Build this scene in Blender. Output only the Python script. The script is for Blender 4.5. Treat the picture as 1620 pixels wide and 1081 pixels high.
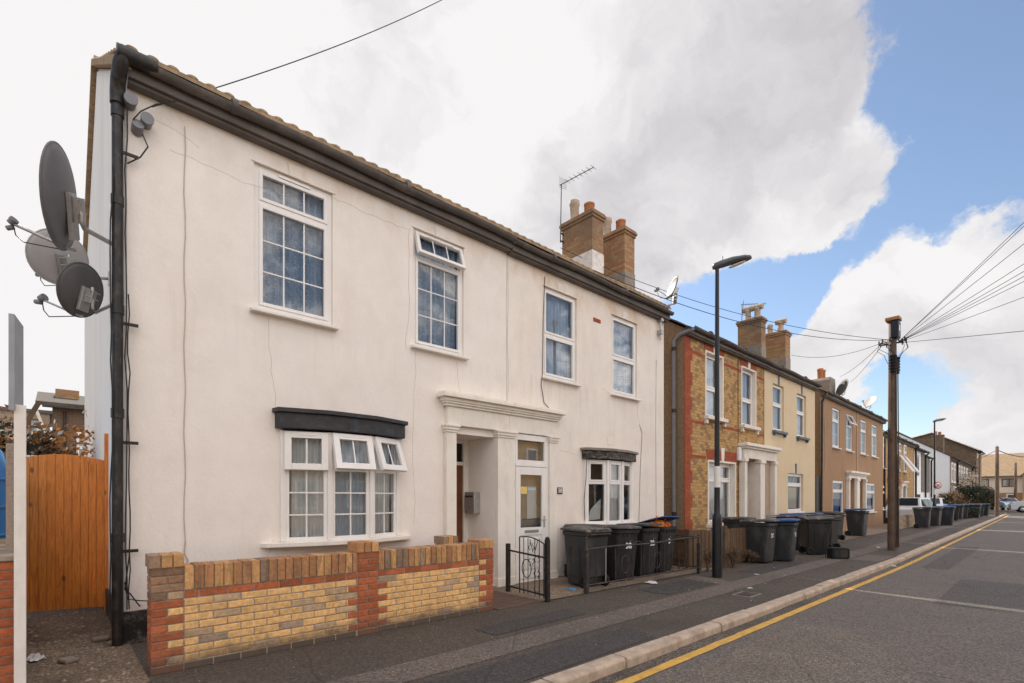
import bpy, math, random
from mathutils import Vector, Matrix
random.seed(7)
R = math.radians
sc = bpy.context.scene
for o in list(bpy.data.objects): bpy.data.objects.remove(o)
col = sc.collection

# ------------------------------------------------------------------ camera
CAMH = 1.43
AL = math.atan2(880, 800); SA, CA = math.sin(AL), math.cos(AL)
cam_d = bpy.data.cameras.new('camera'); cam = bpy.data.objects.new('camera', cam_d); col.objects.link(cam)
cam.location = (0, 0, CAMH); cam.rotation_euler = (R(90), 0, AL - R(90))
cam_d.sensor_width = 36; cam_d.lens = 800/1620*36; cam_d.shift_y = (788-540.5)/1620
cam_d.clip_start = .05; cam_d.clip_end = 3000
sc.camera = cam

# ------------------------------------------------------------------ world / sun / exposure
SUN_AZ, SUN_EL = R(82), R(39)         # azimuth measured from +X towards +Y
sd = Vector((math.cos(SUN_AZ)*math.cos(SUN_EL), math.sin(SUN_AZ)*math.cos(SUN_EL), math.sin(SUN_EL)))
sun_d = bpy.data.lights.new('sun', 'SUN'); sun = bpy.data.objects.new('sun', sun_d); col.objects.link(sun)
sun_d.energy = 4.2; sun_d.angle = R(.6); sun_d.color = (1, .93, .82)
sun.rotation_euler = sd.to_track_quat('Z', 'Y').to_euler()
sc.view_settings.view_transform = 'Standard'; sc.view_settings.look = 'None'
sc.view_settings.exposure = 0.70; sc.view_settings.gamma = 1

def vdir(px, py):
    u = (px-810)/800; v = (788-py)/800
    return Vector((CA+u*SA, SA-u*CA, v)).normalized()

W = bpy.data.worlds.new('World'); sc.world = W; W.use_nodes = True
nt = W.node_tree; N = nt.nodes; LK = nt.links; N.clear()
def wn(t, **k):
    n = N.new(t)
    for a, b in k.items(): setattr(n, a, b)
    return n
wout = wn('ShaderNodeOutputWorld')
sky = wn('ShaderNodeTexSky'); sky.sky_type = 'NISHITA'; sky.sun_disc = False
sky.sun_elevation = SUN_EL; sky.sun_rotation = R(90)-SUN_AZ; sky.air_density = 1.0; sky.dust_density = .6; sky.ozone_density = 1.4
bg1 = wn('ShaderNodeBackground'); bg1.inputs[1].default_value = .112
skt = wn('ShaderNodeMix', data_type='RGBA'); skt.inputs[0].default_value = .03; skt.inputs[7].default_value = (6, 6, 6, 1)
LK.new(sky.outputs[0], skt.inputs[6]); LK.new(skt.outputs[2], bg1.inputs[0])
tc = wn('ShaderNodeTexCoord')
def m2(op, a, b=None, c=None, clamp=False):
    n = wn('ShaderNodeMath', operation=op, use_clamp=clamp)
    for i, v in enumerate((a, b, c)):
        if v is None: continue
        if isinstance(v, (int, float)): n.inputs[i].default_value = v
        else: LK.new(v, n.inputs[i])
    return n.outputs[0]
wn0 = wn('ShaderNodeTexNoise'); wn0.inputs['Scale'].default_value = 5.5; wn0.inputs['Detail'].default_value = 11; wn0.inputs['Roughness'].default_value = .62; LK.new(tc.outputs['Generated'], wn0.inputs[0])
wv1 = wn('ShaderNodeVectorMath', operation='SUBTRACT'); LK.new(wn0.outputs['Color'], wv1.inputs[0]); wv1.inputs[1].default_value = (.5, .5, .5)
wv2 = wn('ShaderNodeVectorMath', operation='SCALE'); LK.new(wv1.outputs[0], wv2.inputs[0]); wv2.inputs['Scale'].default_value = .20
wv3 = wn('ShaderNodeVectorMath', operation='ADD'); LK.new(wv2.outputs[0], wv3.inputs[0]); LK.new(tc.outputs['Generated'], wv3.inputs[1])
wv4 = wn('ShaderNodeVectorMath', operation='NORMALIZE'); LK.new(wv3.outputs[0], wv4.inputs[0]); WARP = wv4.outputs[0]
def wnoise(scale, detail=6, rough=.55, dist=0, stretch=(1, 1, 1.7), off=(0, 0, 0)):
    mp = wn('ShaderNodeMapping'); mp.inputs['Scale'].default_value = stretch; mp.inputs['Location'].default_value = off
    LK.new(WARP, mp.inputs[0])
    n = wn('ShaderNodeTexNoise'); n.inputs['Scale'].default_value = scale; n.inputs['Detail'].default_value = detail
    n.inputs['Roughness'].default_value = rough; n.inputs['Distortion'].default_value = dist
    LK.new(mp.outputs[0], n.inputs[0]); return n.outputs[0]
def blob(px, py, rad, amp):
    """a soft patch of sky round the direction of a point, rad in degrees"""
    d = vdir(px, py)
    n = wn('ShaderNodeVectorMath', operation='DOT_PRODUCT'); n.inputs[1].default_value = d
    LK.new(WARP, n.inputs[0])
    r = wn('ShaderNodeMapRange', interpolation_type='SMOOTHSTEP'); LK.new(n.outputs['Value'], r.inputs[0])
    r.inputs[1].default_value = math.cos(R(rad)); r.inputs[2].default_value = 1
    r.inputs[3].default_value = 0; r.inputs[4].default_value = amp
    return r.outputs[0]
def addup(lst):
    s = lst[0]
    for q in lst[1:]: s = m2('ADD', s, q)
    return s
# cloud cover: >0.5 cloud
cov = addup([m2('MULTIPLY_ADD', wnoise(3.2, 9, .6, .3), 1.6, -.8), m2('MULTIPLY_ADD', wnoise(9, 10, .68, .4), 1.3, -.65), m2('MULTIPLY_ADD', wnoise(24, 8, .7, .5, off=(4, 2, 1)), .5, -.25)]
  + [blob(x, y, r, a) for x, y, r, a in [
   (150, 250, 46, 1.2), (700, 150, 30, .9), (1050, 120, 24, .9), (1180, 300, 14, .9), (1330, 150, 14, .6), (1020, 380, 12, .6),
   (1560, 235, 5, .55), (1500, 260, 5, .4),
   (1450, 470, 9, 1.0), (1560, 440, 9, 1.0), (1330, 530, 8, .9), (1560, 620, 6, .9), (1250, 600, 8, .5), (1590, 690, 6, .9), (1480, 720, 5, .4),
   (1560, 60, 13, -1.5), (1440, 20, 7, -.5), (1600, 320, 8, -1.0), (1330, 400, 5, -.9), (1210, 470, 7, -1.1), (1120, 480, 6, -1.3), (1260, 440, 6, -.7), (1440, 340, 5, -.8), (1560, 565, 5, -.9), (1440, 600, 5, -.9), (1390, 640, 4, -.7), (1500, 690, 4, -.6), (1240, 560, 4, .3), (600, 150, 5, -.75), (650, 330, 3, -.5), (1600, 150, 4, .25)]])
mask = wn('ShaderNodeMapRange', interpolation_type='SMOOTHSTEP'); LK.new(cov, mask.inputs[0])
mask.inputs[1].default_value = -.16; mask.inputs[2].default_value = .42
# cloud shade: 0 grey belly, 1 bright
shd = addup([m2('MULTIPLY_ADD', wnoise(3.6, 10, .60, .6, off=(3, 1, 2)), 2.2, -.42), m2('MULTIPLY_ADD', wnoise(11, 8, .62, .3, off=(1, 5, 2)), .55, -.275)]
  + [blob(x, y, r, a) for x, y, r, a in [
   (1290, 160, 11, -.40), (1080, 330, 10, -.30), (1120, 230, 16, -.10), (1480, 560, 5, -.15), (1600, 510, 5, -.15), (600, 170, 5, -.25), (480, 60, 8, -.15),
   (60, 220, 30, .8), (720, 200, 11, .45), (850, 90, 9, .35), (1230, 390, 6, .35), (1120, 440, 5, .3), (1500, 400, 7, .35), (1400, 200, 4, .45), (1540, 190, 5, .5), (1330, 450, 5, .3), (1480, 690, 10, .35)]])
cr = wn('ShaderNodeValToRGB'); LK.new(m2('ADD', shd, 0, clamp=True), cr.inputs[0])
cr.color_ramp.elements[0].position = 0; cr.color_ramp.elements[0].color = (.37, .36, .375, 1)
cr.color_ramp.elements[1].position = 1; cr.color_ramp.elements[1].color = (.575, .565, .565, 1)
# clouds opposite the sun, out of view, boosted and warmed to light shaded fronts
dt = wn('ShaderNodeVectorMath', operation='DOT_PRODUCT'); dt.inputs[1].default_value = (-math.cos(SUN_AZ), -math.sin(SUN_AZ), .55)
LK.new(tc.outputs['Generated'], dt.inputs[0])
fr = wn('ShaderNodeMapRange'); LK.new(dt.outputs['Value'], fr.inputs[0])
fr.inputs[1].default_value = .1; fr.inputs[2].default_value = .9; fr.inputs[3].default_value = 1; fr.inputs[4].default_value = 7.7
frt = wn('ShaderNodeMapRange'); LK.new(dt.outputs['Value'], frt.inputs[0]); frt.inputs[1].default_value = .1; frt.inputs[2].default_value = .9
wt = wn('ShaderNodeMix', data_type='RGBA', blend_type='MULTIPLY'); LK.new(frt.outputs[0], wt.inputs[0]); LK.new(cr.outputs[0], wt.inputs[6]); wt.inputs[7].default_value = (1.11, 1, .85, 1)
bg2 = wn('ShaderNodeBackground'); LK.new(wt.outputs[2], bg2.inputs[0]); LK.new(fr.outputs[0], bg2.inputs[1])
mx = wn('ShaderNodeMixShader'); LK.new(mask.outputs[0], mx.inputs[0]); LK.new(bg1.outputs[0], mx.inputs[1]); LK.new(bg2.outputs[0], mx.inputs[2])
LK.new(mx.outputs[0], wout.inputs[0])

# ------------------------------------------------------------------ helpers
def ray(px, py):
    u = (px-810)/800; return CA+u*SA, SA-u*CA, (788-py)/800
def ground(px, py, z0=0):
    dx, dy, dz = ray(px, py); t = (z0-CAMH)/dz; return Vector((dx*t, dy*t, z0))
def at(px, py, Y):
    dx, dy, dz = ray(px, py); t = Y/dy; return Vector((dx*t, Y, CAMH+dz*t))
class Frame:
    """facade plane: origin at its left foot, x along, y into the house"""
    def __init__(s, x, y, th=0): s.x, s.y, s.th = x, y, th
    def pt(s, px, py, dy=0):
        dx, dy_, dz = ray(px, py); c, n = math.cos(s.th), math.sin(s.th)
        ox, oy = s.x-n*dy, s.y+c*dy
        # solve t*(dx,dy_) = o + k*(c,n)
        det = dx*(-n)+c*dy_
        t = (-n*ox+c*oy)/det
        X, Y = dx*t-s.x, dy_*t-s.y
        return X*c+Y*n, CAMH+dz*t
def tag(o, label=None, cat=None, group=None, kind=None):
    if label: o['label'] = label
    if cat: o['category'] = cat
    if group: o['group'] = group
    if kind: o['kind'] = kind
    return o
def empty(name, loc=(0, 0, 0), rz=0, parent=None):
    o = bpy.data.objects.new(name, None); col.objects.link(o); o.location = loc; o.rotation_euler = (0, 0, rz)
    o.empty_display_size = .2
    if parent: o.parent = parent
    return o
def copy_tree(o, parent=None):
    c = o.copy(); col.objects.link(c); c.parent = parent
    for ch in list(o.children): copy_tree(ch, c)
    return c
class MB:
    def __init__(s, M=None): s.v = []; s.f = []; s.m = []; s.c = []; s.M = M or Matrix(); s.sm = []
    def add(s, vs, fs, mi=0, smooth=False, colr=None):
        b = len(s.v); s.v += [tuple(s.M @ Vector(p)) for p in vs]
        for f in fs: s.f.append([b+i for i in f]); s.m.append(mi); s.sm.append(smooth); s.c.append(colr or (1, 1, 1))
        return s
    def box(s, x0, y0, z0, x1, y1, z1, mi=0, colr=None):
        v = [(x0,y0,z0),(x1,y0,z0),(x1,y1,z0),(x0,y1,z0),(x0,y0,z1),(x1,y0,z1),(x1,y1,z1),(x0,y1,z1)]
        return s.add(v, [(0,3,2,1),(4,5,6,7),(0,1,5,4),(1,2,6,5),(2,3,7,6),(3,0,4,7)], mi, False, colr)
    def prism(s, poly, d0, d1, axis='y', mi=0):
        n = len(poly)
        def q(a, b, d): return {'y': (a, d, b), 'x': (d, a, b), 'z': (a, b, d)}[axis]
        v = [q(a, b, d0) for a, b in poly]+[q(a, b, d1) for a, b in poly]
        f = [tuple(range(n)), tuple(range(2*n-1, n-1, -1))]+[(i, i+n, (i+1) % n+n, (i+1) % n) for i in range(n)]
        return s.add(v, f, mi)
    def tube(s, pts, r, n=8, mi=0, smooth=True, caps=True):
        pts = [Vector(p) for p in pts]; rr = r if isinstance(r, (list, tuple)) else [r]*len(pts)
        vs = []; fs = []; up = None
        for i, p in enumerate(pts):
            d = (pts[min(i+1, len(pts)-1)]-pts[max(i-1, 0)]).normalized()
            if up is None: up = Vector((0, 0, 1)) if abs(d.z) < .9 else Vector((1, 0, 0))
            a = d.cross(up)
            if a.length < 1e-4: a = d.cross(Vector((0, 1, 0)))
            a.normalize(); b = a.cross(d).normalized(); up = b
            for k in range(n):
                t = 2*math.pi*k/n; vs.append(p+(a*math.cos(t)+b*math.sin(t))*rr[i])
        for i in range(len(pts)-1):
            for k in range(n): fs.append((i*n+k, i*n+(k+1) % n, (i+1)*n+(k+1) % n, (i+1)*n+k))
        s.add(vs, fs, mi, smooth)
        if caps: s.add(vs[:n], [tuple(range(n-1, -1, -1))], mi); s.add(vs[-n:], [tuple(range(n))], mi)
        return s
    def lathe(s, prof, cx=0, cy=0, n=20, mi=0, smooth=True):
        vs = [(cx+r*math.cos(2*math.pi*k/n), cy+r*math.sin(2*math.pi*k/n), z) for r, z in prof for k in range(n)]
        fs = [(i*n+k, i*n+(k+1) % n, (i+1)*n+(k+1) % n, (i+1)*n+k) for i in range(len(prof)-1) for k in range(n)]
        return s.add(vs, fs, mi, smooth)
    def build(s, name, mats, parent=None, bevel=0, thing=None):
        me = bpy.data.meshes.new(name); me.from_pydata(s.v, [], s.f)
        if not isinstance(mats, (list, tuple)): mats = [mats]
        for m in mats: me.materials.append(m)
        me.polygons.foreach_set('material_index', s.m); me.polygons.foreach_set('use_smooth', s.sm)
        if any(c != (1, 1, 1) for c in s.c):
            ca = me.color_attributes.new('tone', 'FLOAT_COLOR', 'CORNER')
            d = []
            for p, c in zip(me.polygons, s.c): d += list((*c, 1))*p.loop_total
            ca.data.foreach_set('color', d)
        me.update()
        o = bpy.data.objects.new(name, me); col.objects.link(o)
        if parent: o.parent = parent
        if bevel:
            b = o.modifiers.new('bevel', 'BEVEL'); b.width = bevel; b.segments = 2; b.limit_method = 'ANGLE'; b.angle_limit = R(40)
        return o
def text_mesh(body, size, M, mat, name, parent=None, ext=.001, bold=0.0):
    cu = bpy.data.curves.new('t', 'FONT'); cu.body = body; cu.size = size; cu.align_x = 'CENTER'; cu.align_y = 'CENTER'; cu.extrude = ext; cu.offset = bold
    t = bpy.data.objects.new('t', cu); col.objects.link(t)
    dg = bpy.context.evaluated_depsgraph_get(); me = bpy.data.meshes.new_from_object(t.evaluated_get(dg))
    me.transform(M); me.materials.clear(); me.materials.append(mat)
    bpy.data.objects.remove(t)
    o = bpy.data.objects.new(name, me); col.objects.link(o)
    if parent: o.parent = parent
    return o
# ---- materials
def mat(name, c, rough=.6, metal=0, var=.12, vs=6, bump=.0, bs=80, spec=.35, stain=None, ss=1.2, sstr=(1, 1, 1), weather=None, coat=0):
    m = bpy.data.materials.new(name); m.use_nodes = True; t = m.node_tree; b = t.nodes['Principled BSDF']
    b.inputs['Roughness'].default_value = rough; b.inputs['Metallic'].default_value = metal
    if spec is not None: b.inputs['Specular IOR Level'].default_value = spec
    if coat: b.inputs['Coat Weight'].default_value = coat
    co = t.nodes.new('ShaderNodeTexCoord')
    n = t.nodes.new('ShaderNodeTexNoise'); n.inputs['Scale'].default_value = vs; n.inputs['Detail'].default_value = 8; n.inputs['Roughness'].default_value = .65
    t.links.new(co.outputs['Object'], n.inputs[0])
    r = t.nodes.new('ShaderNodeValToRGB'); t.links.new(n.outputs[0], r.inputs[0])
    r.color_ramp.elements[0].position = .3; r.color_ramp.elements[1].position = .7
    r.color_ramp.elements[0].color = (*[x*(1-var) for x in c], 1); r.color_ramp.elements[1].color = (*[min(1, x*(1+var)) for x in c], 1)
    out = r.outputs[0]
    if stain:
        mp = t.nodes.new('ShaderNodeMapping'); mp.inputs['Scale'].default_value = sstr; t.links.new(co.outputs['Object'], mp.inputs[0])
        n2 = t.nodes.new('ShaderNodeTexNoise'); n2.inputs['Scale'].default_value = ss; n2.inputs['Detail'].default_value = 10; n2.inputs['Roughness'].default_value = .68
        t.links.new(mp.outputs[0], n2.inputs[0])
        r2 = t.nodes.new('ShaderNodeMapRange'); r2.inputs[1].default_value = .5; r2.inputs[2].default_value = .78; r2.inputs[4].default_value = stain[3]
        t.links.new(n2.outputs[0], r2.inputs[0])
        x = t.nodes.new('ShaderNodeMix'); x.data_type = 'RGBA'; t.links.new(r2.outputs[0], x.inputs[0]); t.links.new(out, x.inputs[6]); x.inputs[7].default_value = (*stain[:3], 1)
        out = x.outputs[2]
    if weather:
        sx = t.nodes.new('ShaderNodeSeparateXYZ'); t.links.new(co.outputs['Object'], sx.inputs[0])
        def band(z0, z1, z2, z3, scale, str_, colr, amt, lo=.42, hi=.66):
            nonlocal out
            m_a = t.nodes.new('ShaderNodeMapRange'); m_a.interpolation_type = 'SMOOTHSTEP'; t.links.new(sx.outputs[2], m_a.inputs[0]); m_a.inputs[1].default_value = z0; m_a.inputs[2].default_value = z1
            m_b = t.nodes.new('ShaderNodeMapRange'); m_b.interpolation_type = 'SMOOTHSTEP'; t.links.new(sx.outputs[2], m_b.inputs[0]); m_b.inputs[1].default_value = z2; m_b.inputs[2].default_value = z3; m_b.inputs[3].default_value = 1; m_b.inputs[4].default_value = 0
            mpp = t.nodes.new('ShaderNodeMapping'); mpp.inputs['Scale'].default_value = str_; t.links.new(co.outputs['Object'], mpp.inputs[0])
            nz = t.nodes.new('ShaderNodeTexNoise'); nz.inputs['Scale'].default_value = scale; nz.inputs['Detail'].default_value = 9; nz.inputs['Roughness'].default_value = .65; nz.inputs['Distortion'].default_value = .4; t.links.new(mpp.outputs[0], nz.inputs[0])
            m_c = t.nodes.new('ShaderNodeMapRange'); t.links.new(nz.outputs[0], m_c.inputs[0]); m_c.inputs[1].default_value = lo; m_c.inputs[2].default_value = hi; m_c.inputs[4].default_value = amt
            p1 = t.nodes.new('ShaderNodeMath'); p1.operation = 'MULTIPLY'; t.links.new(m_a.outputs[0], p1.inputs[0]); t.links.new(m_b.outputs[0], p1.inputs[1])
            p2_ = t.nodes.new('ShaderNodeMath'); p2_.operation = 'MULTIPLY'; t.links.new(p1.outputs[0], p2_.inputs[0]); t.links.new(m_c.outputs[0], p2_.inputs[1])
            xx_ = t.nodes.new('ShaderNodeMix'); xx_.data_type = 'RGBA'; t.links.new(p2_.outputs[0], xx_.inputs[0]); t.links.new(out, xx_.inputs[6]); xx_.inputs[7].default_value = (*colr, 1); out = xx_.outputs[2]
        for q_ in weather: band(*q_)
    t.links.new(out, b.inputs['Base Color'])
    if bump:
        n3 = t.nodes.new('ShaderNodeTexNoise'); n3.inputs['Scale'].default_value = bs; n3.inputs['Detail'].default_value = 5; t.links.new(co.outputs['Object'], n3.inputs[0])
        bp = t.nodes.new('ShaderNodeBump'); bp.inputs['Strength'].default_value = bump; bp.inputs['Distance'].default_value = .01
        t.links.new(n3.outputs[0], bp.inputs['Height']); t.links.new(bp.outputs[0], b.inputs['Normal'])
    return m
def brick_mat(name, c1, c2, c3, mortar=(.30, .26, .21), amt3=.5, w=.225, h=.075, patch=None):
    m = bpy.data.materials.new(name); m.use_nodes = True; t = m.node_tree; b = t.nodes['Principled BSDF']; b.inputs['Roughness'].default_value = .88
    nn = t.nodes.new; L = t.links.new
    co = nn('ShaderNodeTexCoord'); sp = nn('ShaderNodeSeparateXYZ'); L(co.outputs['Object'], sp.inputs[0])
    ad = nn('ShaderNodeMath'); ad.operation = 'ADD'; L(sp.outputs[0], ad.inputs[0]); L(sp.outputs[1], ad.inputs[1])
    cb = nn('ShaderNodeCombineXYZ'); L(ad.outputs[0], cb.inputs[0]); L(sp.outputs[2], cb.inputs[1])
    def br(a, bb, mo):
        k = nn('ShaderNodeTexBrick'); L(cb.outputs[0], k.inputs[0]); k.inputs['Scale'].default_value = 1
        k.inputs['Color1'].default_value = (*a, 1); k.inputs['Color2'].default_value = (*bb, 1); k.inputs['Mortar'].default_value = (*mo, 1)
        k.inputs['Mortar Size'].default_value = .006; k.inputs['Mortar Smooth'].default_value = .2; k.inputs['Bias'].default_value = 0
        k.inputs['Brick Width'].default_value = w; k.inputs['Row Height'].default_value = h; k.offset = .5; return k
    k1 = br(c1, c2, mortar)
    # a second choice of brick picked per brick
    k2 = br((0, 0, 0), (1, 1, 1), (0, 0, 0)); k2.inputs['Bias'].default_value = 0
    n = nn('ShaderNodeTexNoise'); n.inputs['Scale'].default_value = 1.1; n.inputs['Detail'].default_value = 4; L(cb.outputs[0], n.inputs[0])
    mm = nn('ShaderNodeMath'); mm.operation = 'MULTIPLY_ADD'; L(k2.outputs[0], mm.inputs[0]); mm.inputs[1].default_value = 1.5; L(n.outputs[0], mm.inputs[2])
    mr = nn('ShaderNodeMapRange'); L(mm.outputs[0], mr.inputs[0]); mr.inputs[1].default_value = 1.35; mr.inputs[2].default_value = 1.75; mr.inputs[4].default_value = amt3
    inv = nn('ShaderNodeMath'); inv.operation = 'SUBTRACT'; inv.inputs[0].default_value = 1; L(k1.outputs['Fac'], inv.inputs[1])
    m3 = nn('ShaderNodeMath'); m3.operation = 'MULTIPLY'; L(mr.outputs[0], m3.inputs[0]); L(inv.outputs[0], m3.inputs[1])
    x = nn('ShaderNodeMix'); x.data_type = 'RGBA'; L(m3.outputs[0], x.inputs[0]); L(k1.outputs[0], x.inputs[6]); x.inputs[7].default_value = (*c3, 1)
    n4 = nn('ShaderNodeTexNoise'); n4.inputs['Scale'].default_value = 22; n4.inputs['Detail'].default_value = 8; n4.inputs['Roughness'].default_value = .7; L(co.outputs['Object'], n4.inputs[0])
    mr4 = nn('ShaderNodeMapRange'); L(n4.outputs[0], mr4.inputs[0]); mr4.inputs[1].default_value = .3; mr4.inputs[2].default_value = .7; mr4.inputs[3].default_value = .68; mr4.inputs[4].default_value = 1.25
    y = nn('ShaderNodeMix'); y.data_type = 'RGBA'; y.blend_type = 'MULTIPLY'; y.inputs[0].default_value = 1; L(x.outputs[2], y.inputs[6]); L(mr4.outputs[0], y.inputs[7])
    out = y.outputs[2]
    if patch:   # a band of another material low down or smoke-blackened patches, as worn on the thing itself
        n5 = nn('ShaderNodeTexNoise'); n5.inputs['Scale'].default_value = .9; n5.inputs['Detail'].default_value = 6; L(co.outputs['Object'], n5.inputs[0])
        mr5 = nn('ShaderNodeMapRange'); L(n5.outputs[0], mr5.inputs[0]); mr5.inputs[1].default_value = .5; mr5.inputs[2].default_value = .7; mr5.inputs[4].default_value = patch[3]
        z = nn('ShaderNodeMix'); z.data_type = 'RGBA'; L(mr5.outputs[0], z.inputs[0]); L(out, z.inputs[6]); z.inputs[7].default_value = (*patch[:3], 1); out = z.outputs[2]
    L(out, b.inputs['Base Color'])
    bp = nn('ShaderNodeBump'); bp.inputs['Strength'].default_value = .5; bp.inputs['Distance'].default_value = .008
    hh = nn('ShaderNodeMath'); hh.operation = 'MULTIPLY_ADD'; L(inv.outputs[0], hh.inputs[0]); hh.inputs[1].default_value = 1; L(n4.outputs[0], hh.inputs[2])
    L(hh.outputs[0], bp.inputs['Height']); L(bp.outputs[0], b.inputs['Normal'])
    return m
def tone_mat(name, rough=.85, bump=.6, streak=False):
    """per-brick tone from the mesh, broken up by grain and soot"""
    m = bpy.data.materials.new(name); m.use_nodes = True; t = m.node_tree; b = t.nodes['Principled BSDF']; b.inputs['Roughness'].default_value = rough
    nn = t.nodes.new; L = t.links.new
    a = nn('ShaderNodeVertexColor'); a.layer_name = 'tone'; co = nn('ShaderNodeTexCoord')
    n = nn('ShaderNodeTexNoise'); n.inputs['Scale'].default_value = 30; n.inputs['Detail'].default_value = 10; n.inputs['Roughness'].default_value = .72; L(co.outputs['Object'], n.inputs[0])
    mr = nn('ShaderNodeMapRange'); L(n.outputs[0], mr.inputs[0]); mr.inputs[1].default_value = .3; mr.inputs[2].default_value = .7; mr.inputs[3].default_value = .6; mr.inputs[4].default_value = 1.3
    y = nn('ShaderNodeMix'); y.data_type = 'RGBA'; y.blend_type = 'MULTIPLY'; y.inputs[0].default_value = 1; L(a.outputs[0], y.inputs[6]); L(mr.outputs[0], y.inputs[7])
    n2 = nn('ShaderNodeTexNoise'); n2.inputs['Scale'].default_value = 7; n2.inputs['Detail'].default_value = 9; n2.inputs['Roughness'].default_value = .7; n2.inputs['Distortion'].default_value = .6
    mps = nn('ShaderNodeMapping'); mps.inputs['Scale'].default_value = (2.4, 2.4, .55) if streak else (1, 1, 1); L(co.outputs['Object'], mps.inputs[0]); L(mps.outputs[0], n2.inputs[0])
    mr2 = nn('ShaderNodeMapRange'); L(n2.outputs[0], mr2.inputs[0]); mr2.inputs[1].default_value = .50 if streak else .56; mr2.inputs[2].default_value = .66 if streak else .74; mr2.inputs[4].default_value = .75 if streak else .5
    z = nn('ShaderNodeMix'); z.data_type = 'RGBA'; L(mr2.outputs[0], z.inputs[0]); L(y.outputs[2], z.inputs[6]); z.inputs[7].default_value = (.13, .09, .06, 1)
    sz = nn('ShaderNodeSeparateXYZ'); L(co.outputs['Object'], sz.inputs[0]); zn = nn('ShaderNodeMath'); zn.operation = 'MULTIPLY_ADD'; L(n2.outputs[0], zn.inputs[0]); zn.inputs[1].default_value = -.34; L(sz.outputs[2], zn.inputs[2])
    zm = nn('ShaderNodeMapRange'); L(zn.outputs[0], zm.inputs[0]); zm.inputs[1].default_value = -.12; zm.inputs[2].default_value = .02; zm.inputs[3].default_value = .8; zm.inputs[4].default_value = 0
    zx = nn('ShaderNodeMix'); zx.data_type = 'RGBA'; L(zm.outputs[0], zx.inputs[0]); L(z.outputs[2], zx.inputs[6]); zx.inputs[7].default_value = (.085, .062, .045, 1)
    L(zx.outputs[2], b.inputs['Base Color'])
    bp = nn('ShaderNodeBump'); bp.inputs['Strength'].default_value = bump; bp.inputs['Distance'].default_value = .006; L(n.outputs[0], bp.inputs['Height']); L(bp.outputs[0], b.inputs['Normal'])
    return m
def glass_mat(name, tint=(.82, .86, .88), boost=.0):
    m = bpy.data.materials.new(name); m.use_nodes = True; t = m.node_tree; t.nodes.clear(); nn = t.nodes.new; L = t.links.new
    o = nn('ShaderNodeOutputMaterial'); mxx = nn('ShaderNodeMixShader'); tr = nn('ShaderNodeBsdfTransparent'); gl = nn('ShaderNodeBsdfGlossy')
    tr.inputs[0].default_value = (*tint, 1); gl.inputs['Roughness'].default_value = .01; gl.inputs[0].default_value = (.95, .97, 1, 1)
    f = nn('ShaderNodeFresnel'); f.inputs[0].default_value = 1.6; a = nn('ShaderNodeMath'); a.operation = 'MULTIPLY_ADD'; a.use_clamp = True
    L(f.outputs[0], a.inputs[0]); a.inputs[1].default_value = .85; a.inputs[2].default_value = boost
    co = nn('ShaderNodeTexCoord'); n = nn('ShaderNodeTexNoise'); n.inputs['Scale'].default_value = 2.2; n.inputs['Detail'].default_value = 1; L(co.outputs['Object'], n.inputs[0])
    bp = nn('ShaderNodeBump'); bp.inputs['Strength'].default_value = .05; bp.inputs['Distance'].default_value = .01; L(n.outputs[0], bp.inputs['Height']); L(bp.outputs[0], gl.inputs['Normal'])
    L(a.outputs[0], mxx.inputs[0]); L(tr.outputs[0], mxx.inputs[1]); L(gl.outputs[0], mxx.inputs[2]); L(mxx.outputs[0], o.inputs[0]); return m
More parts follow.
